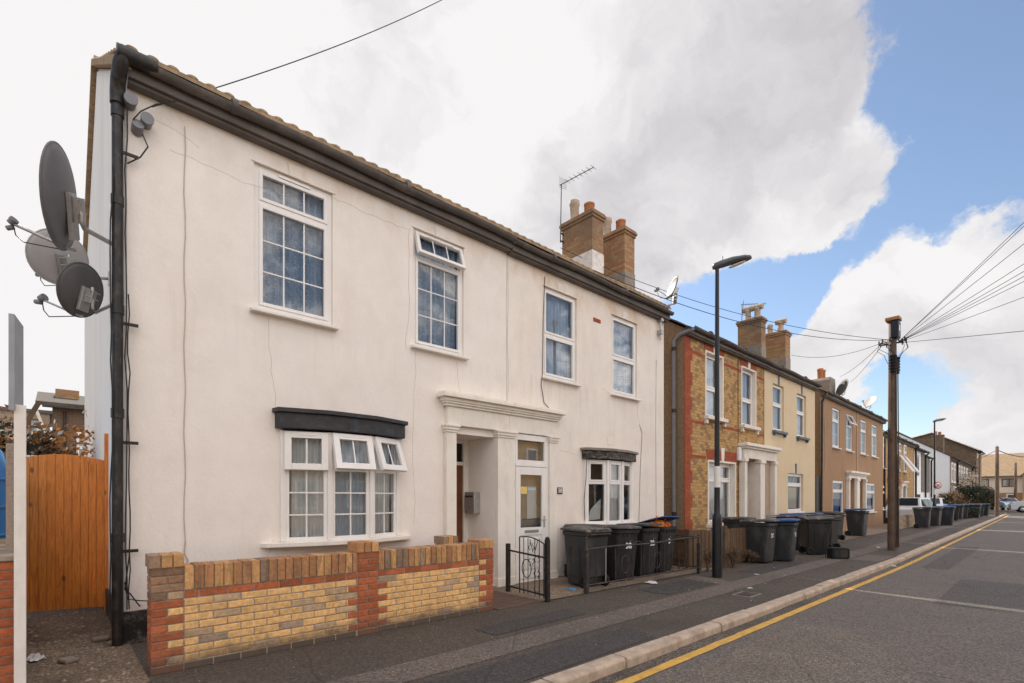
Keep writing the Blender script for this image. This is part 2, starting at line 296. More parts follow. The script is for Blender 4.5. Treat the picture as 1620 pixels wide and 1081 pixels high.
def lace_mat(name, c1, c2, sc_=26, band=9, holes=.35):
    """net curtain: soft light of vertical folds painted into the tone, small leaf pattern, partly see-through"""
    m = bpy.data.materials.new(name); m.use_nodes = True; t = m.node_tree; t.nodes.clear(); nn = t.nodes.new; L = t.links.new
    o = nn('ShaderNodeOutputMaterial'); co = nn('ShaderNodeTexCoord')
    v = nn('ShaderNodeTexNoise'); v.inputs['Scale'].default_value = sc_; v.inputs['Detail'].default_value = 2; v.inputs['Distortion'].default_value = 2.5; L(co.outputs['Object'], v.inputs[0])
    fm = nn('ShaderNodeMapping'); fm.inputs['Scale'].default_value = (1, 1, .04); L(co.outputs['Object'], fm.inputs[0]); fn_ = nn('ShaderNodeTexNoise'); fn_.inputs['Scale'].default_value = band; fn_.inputs['Detail'].default_value = 4; L(fm.outputs[0], fn_.inputs[0])
    fr_ = nn('ShaderNodeMapRange'); L(fn_.outputs[0], fr_.inputs[0]); fr_.inputs[1].default_value = .40; fr_.inputs[2].default_value = .62; fr_.inputs[3].default_value = 0; fr_.inputs[4].default_value = .62
    r = nn('ShaderNodeMapRange'); L(v.outputs[0], r.inputs[0]); r.inputs[1].default_value = .52; r.inputs[2].default_value = .6
    x = nn('ShaderNodeMix'); x.data_type = 'RGBA'; mxr = nn('ShaderNodeMath'); mxr.operation = 'MAXIMUM'; L(r.outputs[0], mxr.inputs[0]); L(fr_.outputs[0], mxr.inputs[1]); L(mxr.outputs[0], x.inputs[0]); x.inputs[6].default_value = (*c1, 1); x.inputs[7].default_value = (*c2, 1)
    d = nn('ShaderNodeBsdfDiffuse'); L(x.outputs[2], d.inputs[0]); tl = nn('ShaderNodeBsdfTranslucent'); L(x.outputs[2], tl.inputs[0])
    m1 = nn('ShaderNodeMixShader'); m1.inputs[0].default_value = .12; L(d.outputs[0], m1.inputs[1]); L(tl.outputs[0], m1.inputs[2])
    tr = nn('ShaderNodeBsdfTransparent'); m2_ = nn('ShaderNodeMixShader')
    k = nn('ShaderNodeMapRange'); L(r.outputs[0], k.inputs[0]); k.inputs[3].default_value = holes; k.inputs[4].default_value = .05
    L(k.outputs[0], m2_.inputs[0]); L(m1.outputs[0], m2_.inputs[1]); L(tr.outputs[0], m2_.inputs[2]); L(m2_.outputs[0], o.inputs[0]); return m

# calibrated paint values
RENDER = mat('cream_render', (.82, .745, .685), .84, var=.05, vs=2.6, bump=.45, bs=28, stain=(.62, .50, .38, .32), ss=1.6, sstr=(1, 1, .45),
  weather=[(4.9, 5.45, 9, 10, 1.7, (1, 1, .8), (.60, .46, .32), .55), (-1, 0, .25, .9, 2.2, (1, 1, 1), (.50, .40, .31), .6), (2.4, 3.5, 3.55, 3.6, 4.0, (2.2, 1, .12), (.56, .46, .36), .3, .50, .75), (-1, -.5, 9, 10, 38, (1, 1, 1), (.50, .40, .30), .55, .66, .70), (-1, -.5, 9, 10, .8, (1, 1, 1), (.85, .80, .74), .35, .46, .62)])
RENDER2 = mat('cream_render_weathered', (.81, .73, .66), .86, var=.055, vs=2.4, bump=.45, bs=30, stain=(.60, .47, .35, .42), ss=1.5, sstr=(1.4, 1, .4),
  weather=[(4.7, 5.4, 9, 10, 1.5, (1, 1, .7), (.58, .41, .25), .75), (-1, 0, .25, .9, 2.2, (1, 1, 1), (.50, .40, .31), .6), (2.2, 3.45, 3.52, 3.56, 4.0, (2.2, 1, .12), (.54, .44, .34), .4, .48, .72), (-1, -.5, 9, 10, 38, (1, 1, 1), (.48, .38, .28), .55, .66, .70), (-1, -.5, 9, 10, .9, (1, 1, 1), (.85, .80, .74), .35, .48, .62)])
GABLE = mat('white_gable_render', (.80, .77, .73), .85, var=.04, vs=.8, bump=.3, bs=30, stain=(.62, .55, .49, .55), ss=1.1, sstr=(1, 1, .2))
MOULD = mat('painted_moulding', (.80, .74, .66), .7, var=.04, vs=5, bump=.25, bs=40, stain=(.44, .35, .26, .45), ss=3, sstr=(1.5, 1, .5))
UPVC = mat('white_frame', (.80, .765, .73), .35, var=.03, vs=4, stain=(.55, .5, .44, .25), ss=5)
UPVC2 = mat('white_frame_grubby', (.78, .74, .69), .4, var=.05, vs=6, stain=(.45, .38, .3, .4), ss=7)
BLACKP = mat('black_plinth_paint', (.015, .014, .014), .5, var=.3, vs=8, bump=.3, bs=30, stain=(.3, .27, .22, .7), ss=9)
GUTTER = mat('black_plastic_gutter', (.085, .073, .066), .55, var=.25, vs=4, bump=.1, bs=40, stain=(.24, .19, .15, .6), ss=3)
SOFFIT = mat('grey_black_fascia', (.11, .093, .083), .6, var=.3, vs=3, bump=.2, bs=30, stain=(.22, .17, .13, .6), ss=2.5)
PIPE = mat('black_iron_pipe', (.02, .017, .016), .42, var=.3, vs=10, bump=.2, bs=60, stain=(.22, .17, .13, .35), ss=16, sstr=(1, 1, .4))
PIPEG = mat('grey_plastic_pipe', (.20, .20, .215), .5, var=.1)
TILE = mat('concrete_tile', (.34, .24, .15), .95, spec=.1, var=.3, vs=9, bump=.5, bs=30, stain=(.12, .10, .07, .6), ss=4)
SLATE = mat('slate', (.085, .073, .065), .95, spec=.1, var=.3, vs=7, bump=.4, bs=30, stain=(.16, .13, .1, .5), ss=4)
GLASS = glass_mat('window_glass')
GLASSB = glass_mat('window_glass_sky', (.82, .88, .93), .07)
LACE = lace_mat('blue_lace_curtain', (.28, .37, .52), (.72, .80, .90), 46, band=6, holes=.08)
NET = lace_mat('white_net_curtain', (.92, .89, .85), (.95, .93, .90), 18, holes=.05)
NETG = lace_mat('grey_net_curtain', (.64, .70, .78), (.76, .79, .82), 3, holes=.03)
BLUECUR = lace_mat('bright_blue_curtain', (.10, .22, .50), (.3, .45, .7), 5, holes=.0)
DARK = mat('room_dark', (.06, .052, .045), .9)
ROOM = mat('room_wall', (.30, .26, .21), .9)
DKWOOD = mat('dark_door_wood', (.16, .055, .02), .4, var=.3, vs=3)
STEEL = mat('galvanised_steel', (.42, .41, .40), .38, metal=.6, var=.15, vs=20)
DISHG = mat('dish_grey_paint', (.15, .145, .15), .45, var=.12, vs=5, stain=(.1, .09, .09, .5), ss=4)
DISHL = mat('dish_light_paint', (.40, .38, .37), .5, var=.06, vs=5)
DISHM = mat('dish_mesh_paint', (.09, .085, .085), .5, var=.2, vs=5)
CABLE = mat('black_cable', (.02, .018, .018), .5)
CABLEW = mat('painted_cable', (.50, .43, .35), .6)
CRACK = mat('crack_line', (.38, .31, .24), .9)
BLACKM = mat('black_metal_paint', (.018, .018, .02), .4, var=.3, vs=20, bump=.1, bs=50, stain=(.12, .07, .045, .6), ss=16)
RAILM = mat('worn_black_railing', (.035, .03, .028), .5, var=.3, vs=20, bump=.2, bs=60, stain=(.16, .10, .07, .8), ss=12)
BINM = mat('charcoal_bin_plastic', (.022, .022, .023), .45, var=.18, vs=6, bump=.06, bs=120, stain=(.11, .095, .085, .55), ss=4, sstr=(1, 1, .5))
BINL = mat('weathered_bin_lid', (.045, .043, .042), .5, var=.3, vs=8, bump=.1, bs=60, stain=(.30, .25, .21, .85), ss=5)
BINBL = mat('blue_bin_lid', (.02, .085, .26), .42, var=.2, vs=8, stain=(.05, .06, .09, .5), ss=5)
RUBBER = mat('rubber', (.012, .012, .012), .8)
WHITEP = mat('white_marking_paint', (.72, .72, .72), .6, var=.1, vs=30)
ORANGEBAG = mat('orange_bag_plastic', (.75, .19, .03), .35, var=.3, vs=9, bump=.5, bs=14, stain=(.75, .6, .45, .6), ss=8)
GATEW0 = mat('orange_stained_boards', (.60, .19, .030), .55, var=.14, vs=3, bump=.15, bs=30, stain=(.36, .10, .018, .5), ss=3, sstr=(6, 6, .8))
def wood(name, c, dark, knot):
    m = mat(name, c, .6, var=.1, vs=2, bump=.1, bs=30); t = m.node_tree; nn = t.nodes.new; L = t.links.new; b = t.nodes['Principled BSDF']
    src = b.inputs['Base Color'].links[0].from_socket; co = nn('ShaderNodeTexCoord'); mp = nn('ShaderNodeMapping'); mp.inputs['Scale'].default_value = (9, 9, .7); L(co.outputs['Object'], mp.inputs[0])
    w = nn('ShaderNodeTexNoise'); w.inputs['Scale'].default_value = 5; w.inputs['Detail'].default_value = 7; w.inputs['Distortion'].default_value = 1.4; L(mp.outputs[0], w.inputs[0])
    r_ = nn('ShaderNodeMapRange'); L(w.outputs[0], r_.inputs[0]); r_.inputs[1].default_value = .38; r_.inputs[2].default_value = .68; r_.inputs[4].default_value = .75
    x = nn('ShaderNodeMix'); x.data_type = 'RGBA'; L(r_.outputs[0], x.inputs[0]); L(src, x.inputs[6]); x.inputs[7].default_value = (*dark, 1)
    mp2 = nn('ShaderNodeMapping'); mp2.inputs['Scale'].default_value = (6, 6, 3.2); L(co.outputs['Object'], mp2.inputs[0]); v = nn('ShaderNodeTexVoronoi'); v.inputs['Scale'].default_value = 1; L(mp2.outputs[0], v.inputs[0])
    k = nn('ShaderNodeMapRange'); L(v.outputs['Distance'], k.inputs[0]); k.inputs[1].default_value = .07; k.inputs[2].default_value = .15; k.inputs[3].default_value = .9; k.inputs[4].default_value = 0
    y = nn('ShaderNodeMix'); y.data_type = 'RGBA'; L(k.outputs[0], y.inputs[0]); L(x.outputs[2], y.inputs[6]); y.inputs[7].default_value = (*knot, 1); L(y.outputs[2], b.inputs['Base Color']); return m
GATEW = wood('orange_stained_boards', (.74, .235, .036), (.40, .11, .02), (.18, .05, .012))
FENCEW = mat('dark_brown_fence', (.125, .075, .042), .75, var=.3, vs=5, bump=.3, bs=40, stain=(.16, .11, .07, .5), ss=6, sstr=(5, 5, .6))
POSTW = mat('white_painted_post', (.78, .72, .66), .6, var=.05, vs=9, stain=(.5, .42, .35, .3), ss=7, sstr=(2, 2, .6))
BOARDM = mat('grey_board', (.30, .31, .33), .5, var=.12, vs=4)
CONCP = mat('concrete_post', (.30, .235, .19), .9, var=.25, vs=40, bump=.6, bs=60)
POLEW = mat('creosoted_pole', (.125, .085, .06), .8, var=.35, vs=3, bump=.5, bs=25, stain=(.30, .15, .07, .6), ss=2.5, sstr=(6, 6, .5))
for m_ in (BINM, BINL):
    t_ = m_.node_tree; b_ = t_.nodes['Principled BSDF']; src_ = b_.inputs['Base Color'].links[0].from_socket; oi = t_.nodes.new('ShaderNodeObjectInfo'); om_ = t_.nodes.new('ShaderNodeMapRange'); t_.links.new(oi.outputs['Random'], om_.inputs[0]); om_.inputs[3].default_value = .7; om_.inputs[4].default_value = 1.7
    xm = t_.nodes.new('ShaderNodeMix'); xm.data_type = 'RGBA'; xm.blend_type = 'MULTIPLY'; xm.inputs[0].default_value = 1; t_.links.new(src_, xm.inputs[6]); t_.links.new(om_.outputs[0], xm.inputs[7]); t_.links.new(xm.outputs[2], b_.inputs['Base Color'])
LAMPP = mat('black_lamp_post', (.015, .015, .018), .35, var=.3, vs=9)
LAMPH = mat('lamp_head_metal', (.09, .095, .11), .4, var=.1)
LAMPL = mat('lamp_lens', (.62, .56, .46), .3)
YEL = mat('yellow_line_paint', (.62, .36, .075), .7, var=.18, vs=14, stain=(.22, .15, .09, .75), ss=9)
KERBM = mat('kerb_stone', (.45, .35, .265), .85, var=.25, vs=7, bump=.5, bs=50, stain=(.14, .11, .085, .6), ss=5)
CREAMR = mat('cream_pebbledash', (.72, .57, .38), .9, var=.1, vs=90, bump=.9, bs=110, stain=(.5, .38, .26, .4), ss=1.2)
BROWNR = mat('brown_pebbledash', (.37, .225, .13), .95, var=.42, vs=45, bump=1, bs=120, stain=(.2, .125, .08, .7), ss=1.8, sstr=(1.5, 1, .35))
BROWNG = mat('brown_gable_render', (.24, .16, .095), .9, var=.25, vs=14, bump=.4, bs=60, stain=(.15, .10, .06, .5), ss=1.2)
CEMENT = mat('cement_render', (.26, .215, .175), .9, var=.25, vs=8, bump=.5, bs=30, stain=(.10, .085, .07, .6), ss=3)
WHITEWASH = mat('flaking_whitewash', (.70, .66, .62), .85, var=.1, vs=9, bump=.4, bs=20, stain=(.30, .21, .15, .9), ss=5)
POTC = mat('buff_chimney_pot', (.42, .33, .25), .8, var=.2, vs=9, bump=.3, bs=40, stain=(.18, .14, .11, .6), ss=6)
POTR = mat('terracotta_pot', (.40, .15, .06), .8, var=.25, vs=9, bump=.3, bs=40, stain=(.18, .1, .06, .6), ss=6)
YB = brick_mat('yellow_stock_brick', (.56, .33, .115), (.42, .235, .075), (.24, .145, .07), (.24, .18, .12), .75, w=.17)
BB = brick_mat('brown_chimney_brick', (.38, .23, .105), (.26, .155, .075), (.36, .13, .045), (.20, .15, .11), .6, patch=(.12, .09, .07, .7))
FARB = brick_mat('brown_far_brick', (.24, .15, .085), (.17, .105, .06), (.10, .07, .05), (.2, .16, .12), .6)
LOWB = brick_mat('buff_low_wall_brick', (.36, .26, .16), (.26, .185, .12), (.16, .12, .09), (.25, .2, .16), .6)
ORB = brick_mat('orange_brick', (.48, .22, .08), (.38, .17, .06), (.26, .12, .05), (.4, .3, .22), .5)
REDB = brick_mat('painted_red_brick', (.36, .07, .025), (.28, .05, .02), (.46, .13, .04), (.26, .07, .035), .5)
SLAT = mat('grey_timber_cladding', (.16, .14, .125), .8, var=.3, vs=3, bump=.3, bs=20)
BTONE = tone_mat('garden_brick'); BTONE2 = tone_mat('sooty_coping_brick', streak=True)
MORT = mat('mortar', (.34, .27, .21), .95, var=.2, vs=30, bump=.4, bs=90)
LEAFM = mat('dry_leaf', (.16, .10, .055), .8, var=.4, vs=30)
LEAFO = mat('orange_leaf', (.42, .18, .04), .7, var=.4, vs=20)
LEAFG = mat('dark_leaf', (.03, .038, .02), .7, var=.4, vs=5)
LEAFW = mat('pale_blossom', (.62, .52, .44), .7, var=.2, vs=20)
TWIG = mat('twig', (.12, .08, .055), .9)

# ------------------------------------------------------------------ ground, road, pavement
def bend(a): return .022*max(0, a-14) if a > 16 else (.022*(max(0, a-12)**2)/8 if a > 12 else 0)
def asphalt(name, c, spec_c, patch_c, amt=.5, crackamt=.6, fine=160):
    m = bpy.data.materials.new(name); m.use_nodes = True; t = m.node_tree; b = t.nodes['Principled BSDF']; b.inputs['Roughness'].default_value = .82
    nn = t.nodes.new; L = t.links.new; co = nn('ShaderNodeTexCoord')
    n = nn('ShaderNodeTexNoise'); n.inputs['Scale'].default_value = fine; n.inputs['Detail'].default_value = 3; L(co.outputs['Object'], n.inputs[0])
    r = nn('ShaderNodeValToRGB'); L(n.outputs[0], r.inputs[0]); e = r.color_ramp.elements
    e[0].position = .35; e[0].color = (*[x*.55 for x in c], 1); e[1].position = .72; e[1].color = (*spec_c, 1); k = e.new(.52); k.color = (*c, 1)
    n2 = nn('ShaderNodeTexNoise'); n2.inputs['Scale'].default_value = .9; n2.inputs['Detail'].default_value = 9; n2.inputs['Roughness'].default_value = .65; L(co.outputs['Object'], n2.inputs[0])
    r2 = nn('ShaderNodeMapRange'); L(n2.outputs[0], r2.inputs[0]); r2.inputs[1].default_value = .4; r2.inputs[2].default_value = .68; r2.inputs[4].default_value = amt
    x = nn('ShaderNodeMix'); x.data_type = 'RGBA'; L(r2.outputs[0], x.inputs[0]); L(r.outputs[0], x.inputs[6]); x.inputs[7].default_value = (*patch_c, 1)
    v = nn('ShaderNodeTexVoronoi'); v.inputs['Scale'].default_value = 5; L(co.outputs['Object'], v.inputs[0])
    r3 = nn('ShaderNodeMapRange'); L(v.outputs['Distance'], r3.inputs[0]); r3.inputs[1].default_value = .035; r3.inputs[2].default_value = .055; r3.inputs[3].default_value = .7; r3.inputs[4].default_value = 0
    y = nn('ShaderNodeMix'); y.data_type = 'RGBA'; L(r3.outputs[0], y.inputs[0]); L(x.outputs[2], y.inputs[6]); y.inputs[7].default_value = (*[min(1, q*2.4) for q in c], 1)
    cn = nn('ShaderNodeTexNoise'); cn.inputs['Scale'].default_value = 34; cn.inputs['Detail'].default_value = 5; cn.inputs['Roughness'].default_value = .8; L(co.outputs['Object'], cn.inputs[0])
    cm = nn('ShaderNodeMapRange'); L(cn.outputs[0], cm.inputs[0]); cm.inputs[1].default_value = .3; cm.inputs[2].default_value = .7; cm.inputs[3].default_value = .48; cm.inputs[4].default_value = 1.6
    cx_ = nn('ShaderNodeMix'); cx_.data_type = 'RGBA'; cx_.blend_type = 'MULTIPLY'; cx_.inputs[0].default_value = 1; L(y.outputs[2], cx_.inputs[6]); L(cm.outputs[0], cx_.inputs[7])
    vc = nn('ShaderNodeTexVoronoi'); vc.inputs['Scale'].default_value = 62; L(co.outputs['Object'], vc.inputs[0]); sc_ = nn('ShaderNodeSeparateColor'); L(vc.outputs['Color'], sc_.inputs[0])
    vr = nn('ShaderNodeMapRange'); L(sc_.outputs[0], vr.inputs[0]); vr.inputs[3].default_value = .62; vr.inputs[4].default_value = 1.5
    ch = nn('ShaderNodeMix'); ch.data_type = 'RGBA'; ch.blend_type = 'MULTIPLY'; ch.inputs[0].default_value = .9; L(cx_.outputs[2], ch.inputs[6]); L(vr.outputs[0], ch.inputs[7]); cx_ = ch
    dn = nn('ShaderNodeTexNoise'); dn.inputs['Scale'].default_value = 1.3; dn.inputs['Detail'].default_value = 6; L(co.outputs['Object'], dn.inputs[0])
    dm = nn('ShaderNodeMix'); dm.data_type = 'RGBA'; dm.inputs[0].default_value = .22; L(co.outputs['Object'], dm.inputs[6]); L(dn.outputs['Color'], dm.inputs[7])
    ve = nn('ShaderNodeTexVoronoi'); ve.feature = 'DISTANCE_TO_EDGE'; ve.inputs['Scale'].default_value = .55; L(dm.outputs[2], ve.inputs[0])
    vm = nn('ShaderNodeMapRange'); L(ve.outputs['Distance'], vm.inputs[0]); vm.inputs[1].default_value = .001; vm.inputs[2].default_value = .006; vm.inputs[3].default_value = crackamt; vm.inputs[4].default_value = 0
    vx = nn('ShaderNodeMath'); vx.operation = 'MULTIPLY'; L(vm.outputs[0], vx.inputs[0]); vx.inputs[1].default_value = .9
    z = nn('ShaderNodeMix'); z.data_type = 'RGBA'; L(vx.outputs[0], z.inputs[0]); L(cx_.outputs[2], z.inputs[6]); z.inputs[7].default_value = (*[q*.35 for q in c], 1)
    ol = nn('ShaderNodeTexNoise'); ol.inputs['Scale'].default_value = .45; ol.inputs['Detail'].default_value = 5; L(co.outputs['Object'], ol.inputs[0]); om = nn('ShaderNodeMapRange'); L(ol.outputs[0], om.inputs[0]); om.inputs[1].default_value = .58; om.inputs[2].default_value = .72; om.inputs[4].default_value = .45
    zz = nn('ShaderNodeMix'); zz.data_type = 'RGBA'; L(om.outputs[0], zz.inputs[0]); L(z.outputs[2], zz.inputs[6]); zz.inputs[7].default_value = (*[q*.6 for q in c], 1)
    L(zz.outputs[2], b.inputs['Base Color'])
    bp = nn('ShaderNodeBump'); bp.inputs['Strength'].default_value = .7; bp.inputs['Distance'].default_value = .006; L(n.outputs[0], bp.inputs['Height']); L(bp.outputs[0], b.inputs['Normal'])
    return m
ROADM = asphalt('road_asphalt', (.106, .089, .076), (.26, .22, .19), (.145, .118, .094))
PAVM = asphalt('pavement_asphalt', (.071, .055, .042), (.17, .135, .10), (.046, .034, .026), .6, fine=120)
TRENCH = asphalt('trench_asphalt', (.125, .098, .08), (.25, .2, .165), (.09, .07, .058), .6)
PATCHD = asphalt('dark_patch_asphalt', (.048, .041, .038), (.11, .095, .085), (.04, .033, .03), .5)
YARDM = asphalt('pebbled_concrete', (.20, .145, .10), (.42, .32, .23), (.10, .07, .05), .7, fine=70)
DIRTM = asphalt('alley_dirt', (.165, .115, .075), (.40, .30, .21), (.07, .047, .03), .9, fine=60)
GRAVM = asphalt('ground_earth', (.12, .10, .08), (.3, .25, .2), (.08, .065, .05), .6)
def strip(name, y0, y1, z, a0, a1, m, step=2.0, kind='structure', base=None):
    b = MB(); n = max(1, int((a1-a0)/step)); vs = []; fs = []
    for i in range(n+1):
        a = a0+(a1-a0)*i/n; vs += [(a, y0+bend(a), z), (a, y1+bend(a), z)]
    fs = [(2*i, 2*i+2, 2*i+3, 2*i+1) for i in range(n)]
    o = b.add(vs, fs).build(name, m); tag(o, kind=kind); return o
ROADZ = -.09
g = MB().add([(-900, -900, ROADZ-.03), (900, -900, ROADZ-.03), (900, 900, ROADZ-.03), (-900, 900, ROADZ-.03)], [(0, 1, 2, 3)]).build('ground', GRAVM); tag(g, kind='structure')
# street and the side street it meets
strip('road', -5.2, 2.75, ROADZ, -30, 300, ROADM)
# left pavement as one raised slab with a rounded corner at the side street
pv = MB(); P = []
for i in range(48): a = -30+i*2.0; P.append((a, 2.79+bend(a)))
for k in range(1, 9): t = k/8*math.pi/2; P.append((64+3*math.sin(t), 2.79+bend(64)+3*(1-math.cos(t))))
P += [(67, 9), (-30, 9)]
pv.add([(x, y, 0) for x, y in P], [tuple(range(len(P)))])
n = len(P); pv.add([(x, y, 0) for x, y in P]+[(x, y, -.1) for x, y in P], [(i, i+n, (i+1) % n+n, (i+1) % n) for i in range(n)])
tag(pv.build('pavement', PAVM), kind='structure')
b = MB().box(-30, -7.4, -.11, 300, -5.2, .0); tag(b.build('far_pavement', PAVM), kind='structure')
# dressed kerb stones, each slightly different
kb = MB(); a = -12.0; rk = random.Random(3)
while a < 64:
    l = .88+rk.uniform(-.06, .06); a1 = a+l-.014; y0 = 2.64+rk.uniform(-.008, .008); dz = rk.uniform(-.006, .008)
    q0, q1 = bend(a), bend(a1); c = .022
    vs = [(a, y0+q0, -.12), (a1, y0+q1, -.12), (a1, 2.79+q1, -.12), (a, 2.79+q0, -.12),
          (a, y0+q0, -.02+dz), (a1, y0+q1, -.02+dz), (a1, y0+c+q1, .004+dz), (a, y0+c+q0, .004+dz), (a1, 2.79+q1, .006+dz), (a, 2.79+q0, .006+dz)]
    kb.add(vs, [(0, 1, 5, 4), (4, 5, 6, 7), (7, 6, 8, 9), (1, 2, 8, 6, 5), (0, 4, 7, 9, 3), (3, 9, 8, 2)])
    a += l
for k in range(8):
    t0, t1 = k/8*math.pi/2+.01, (k+1)/8*math.pi/2; cx, cy = 64, 2.79+bend(64)+3
    q = [(cx+r*math.sin(t), cy-r*math.cos(t)) for r in (3.15, 3.0) for t in (t0, t1)]
    kb.add([(x, y, z) for z in (-.12, .005) for x, y in (q[0], q[1], q[3], q[2])], [(4, 5, 6, 7), (0, 1, 5, 4)])
tag(kb.build('kerb', KERBM, bevel=.008), kind='structure')
strip('road_gutter', 2.50, 2.655, ROADZ+.003, -30, 63, asphalt('gutter_grit', (.095, .074, .058), (.32, .26, .21), (.045, .035, .028), .9, fine=60))
# yellow line, hand-laid edge
yl = MB(); rk = random.Random(5); vs = []; cnt = 0
for i in range(0, 420):
    a = -6+i*.165; w = .5*(rk.uniform(.09, .102)); c0 = 2.445+bend(a)+rk.uniform(-.004, .004); vs += [(a, c0-w, ROADZ+.006), (a, c0+w, ROADZ+.006)]; cnt += 1
for k in range(1, 10):
    t = k/9*math.pi/2.4; cx, cy = 63.2, 2.445+bend(63.2)+3.4
    vs += [(cx+3.45*math.sin(t), cy-3.45*math.cos(t), ROADZ+.006), (cx+3.35*math.sin(t), cy-3.35*math.cos(t), ROADZ+.006)]; cnt += 1
yl.add(vs, [(2*i, 2*i+2, 2*i+3, 2*i+1) for i in range(cnt-1)]); tag(yl.build('yellow_line', YEL), kind='structure')
# utility trench repair and darker squares in the pavement
strip('pavement_trench', 3.45, 3.86, .004, .6, 62, TRENCH)
def quad(name, pts, z, m): return tag(MB().add([(x, y, z) for x, y in pts], [tuple(range(len(pts)))]).build(name, m), kind='structure')
quad('pavement_patch', [(6.7, 3.95), (8.1, 3.95), (8.1, 4.5), (6.7, 4.5)], .005, PATCHD)
quad('pavement_patch', [(3.4, 4.0), (4.9, 4.0), (4.9, 4.35), (3.4, 4.35)], .005, PATCHD)
quad('pavement_patch', [(8.15, 3.86), (8.55, 3.86), (8.75, 4.6), (8.3, 4.6)], .006, TRENCH)
quad('pavement_patch', [(13.6, 2.85), (15.2, 2.85), (15.2, 3.4), (13.6, 3.4)], .006, TRENCH)
ROADD = asphalt('road_repair_dark', (.070, .060, .053), (.19, .16, .14), (.09, .073, .06), .6)
ROADB = asphalt('road_repair_gritty', (.135, .108, .085), (.33, .27, .21), (.10, .078, .06), .6, fine=90)
quad('road_patch', [(2.4, .6), (5.6, .9), (6.9, 1.75), (6.6, 2.25), (3.0, 2.2)], ROADZ+.004, ROADB)
quad('road_patch', [(9.5, .2), (12.6, .25), (12.55, 1.35), (9.4, 1.3)], ROADZ+.004, ROADD)
quad('road_patch', [(17, -.5), (26, -.3), (26, .6), (17, .45)], ROADZ+.004, ROADB)
quad('road_patch', [(14, 1.7), (21, 1.8), (21, 2.3), (14, 2.15)], ROADZ+.004, ROADD)
quad('pavement_patch', [(2.2, 2.85), (4.6, 2.85), (4.7, 3.3), (2.1, 3.35)], .005, PATCHD)
quad('pavement_patch', [(9.9, 3.9), (12.2, 3.9), (12.2, 4.3), (9.9, 4.35)], .005, PATCHD)
ir = tag(empty('access_cover', (7.6, 3.2, 0)), 'small iron access cover set in the pavement near the kerb', 'access cover')
MB().box(-.2, -.14, -.01, .2, .14, .007).build('frame', CEMENT, ir); MB().box(-.17, -.11, 0, .17, .11, .010).build('lid', RAILM, ir, bevel=.002)
# worn square slab edge along the front gardens
quad('front_yard', [(4.95, 4.86), (9.9, 4.74), (9.9, 6.2), (4.95, 6.2)], .012, YARDM)
quad('front_yard', [(12.6, 5.0), (33, 5.15), (33, 6.6), (12.6, 6.3)], .012, YARDM)
quad('front_yard', [(.7, 5.1), (4.1, 5.1), (4.1, 6.2), (.7, 6.2)], .008, DIRTM)
quad('alley_ground', [(-6, 4.75), (.56, 4.75), (.56, 22), (-6, 22)], .010, DIRTM)
quad('back_ground', [(-30, 9), (67, 9), (67, 40), (-30, 40)], -.01, GRAVM)
# red block paving of the doorway path
pb = MB(); rk = random.Random(11); y = 4.86; row = 0
while y < 6.3:
    x = 4.19+(row % 2)*-.05
    while x < 4.98:
        x1 = min(x+.2, 4.99); x0 = max(x, 4.19)
        if x1-x0 > .03:
            k = rk.uniform(.7, 1.2); pb.box(x0, y, -.01, x1-.006, y+.094, .016+rk.uniform(0, .003), 0, (.24*k, .095*k, .05*k))
        x += .2
    y += .1; row += 1
tag(pb.build('block_paving', BTONE), kind='structure')

# ------------------------------------------------------------------ houses
def facade(L, H, ops, rev=.11, y=0.0, x0=0.0, M=None):
    """front sheet with real openings and their reveals"""
    b = MB(M); xs = sorted({x0, L} | {o[0] for o in ops} | {o[1] for o in ops}); zs = sorted({0.0, H} | {o[2] for o in ops} | {o[3] for o in ops})
    for i in range(len(xs)-1):
        for j in range(len(zs)-1):
            cx, cz = (xs[i]+xs[i+1])/2, (zs[j]+zs[j+1])/2
            if any(o[0] < cx < o[1] and o[2] < cz < o[3] for o in ops): continue
            b.add([(xs[i], y, zs[j]), (xs[i+1], y, zs[j]), (xs[i+1], y, zs[j+1]), (xs[i], y, zs[j+1])], [(0, 1, 2, 3)])
    for a, c, d, e, *r in ops:
        r = r[0] if r else rev
        v = [(a, y, d), (c, y, d), (c, y, e), (a, y, e), (a, y+r, d), (c, y+r, d), (c, y+r, e), (a, y+r, e)]
        b.add(v, [(0, 4, 5, 1), (1, 5, 6, 2), (2, 6, 7, 3), (3, 7, 4, 0)])
    return b
def shell(b, L, D, eave, ridge, left=True, right=True, ov=.0, yr=None, floor=True):
    yr = yr or D/2
    if left: b.add([(0, 0, 0), (0, 0, eave), (0, yr, ridge), (0, D, eave), (0, D, 0)], [(0, 1, 2, 3, 4)])
    if right: b.add([(L, 0, 0), (L, 0, eave), (L, yr, ridge), (L, D, eave), (L, D, 0)], [(4, 3, 2, 1, 0)])
    b.add([(0, D, 0), (L, D, 0), (L, D, eave), (0, D, eave)], [(0, 3, 2, 1)])
    return b
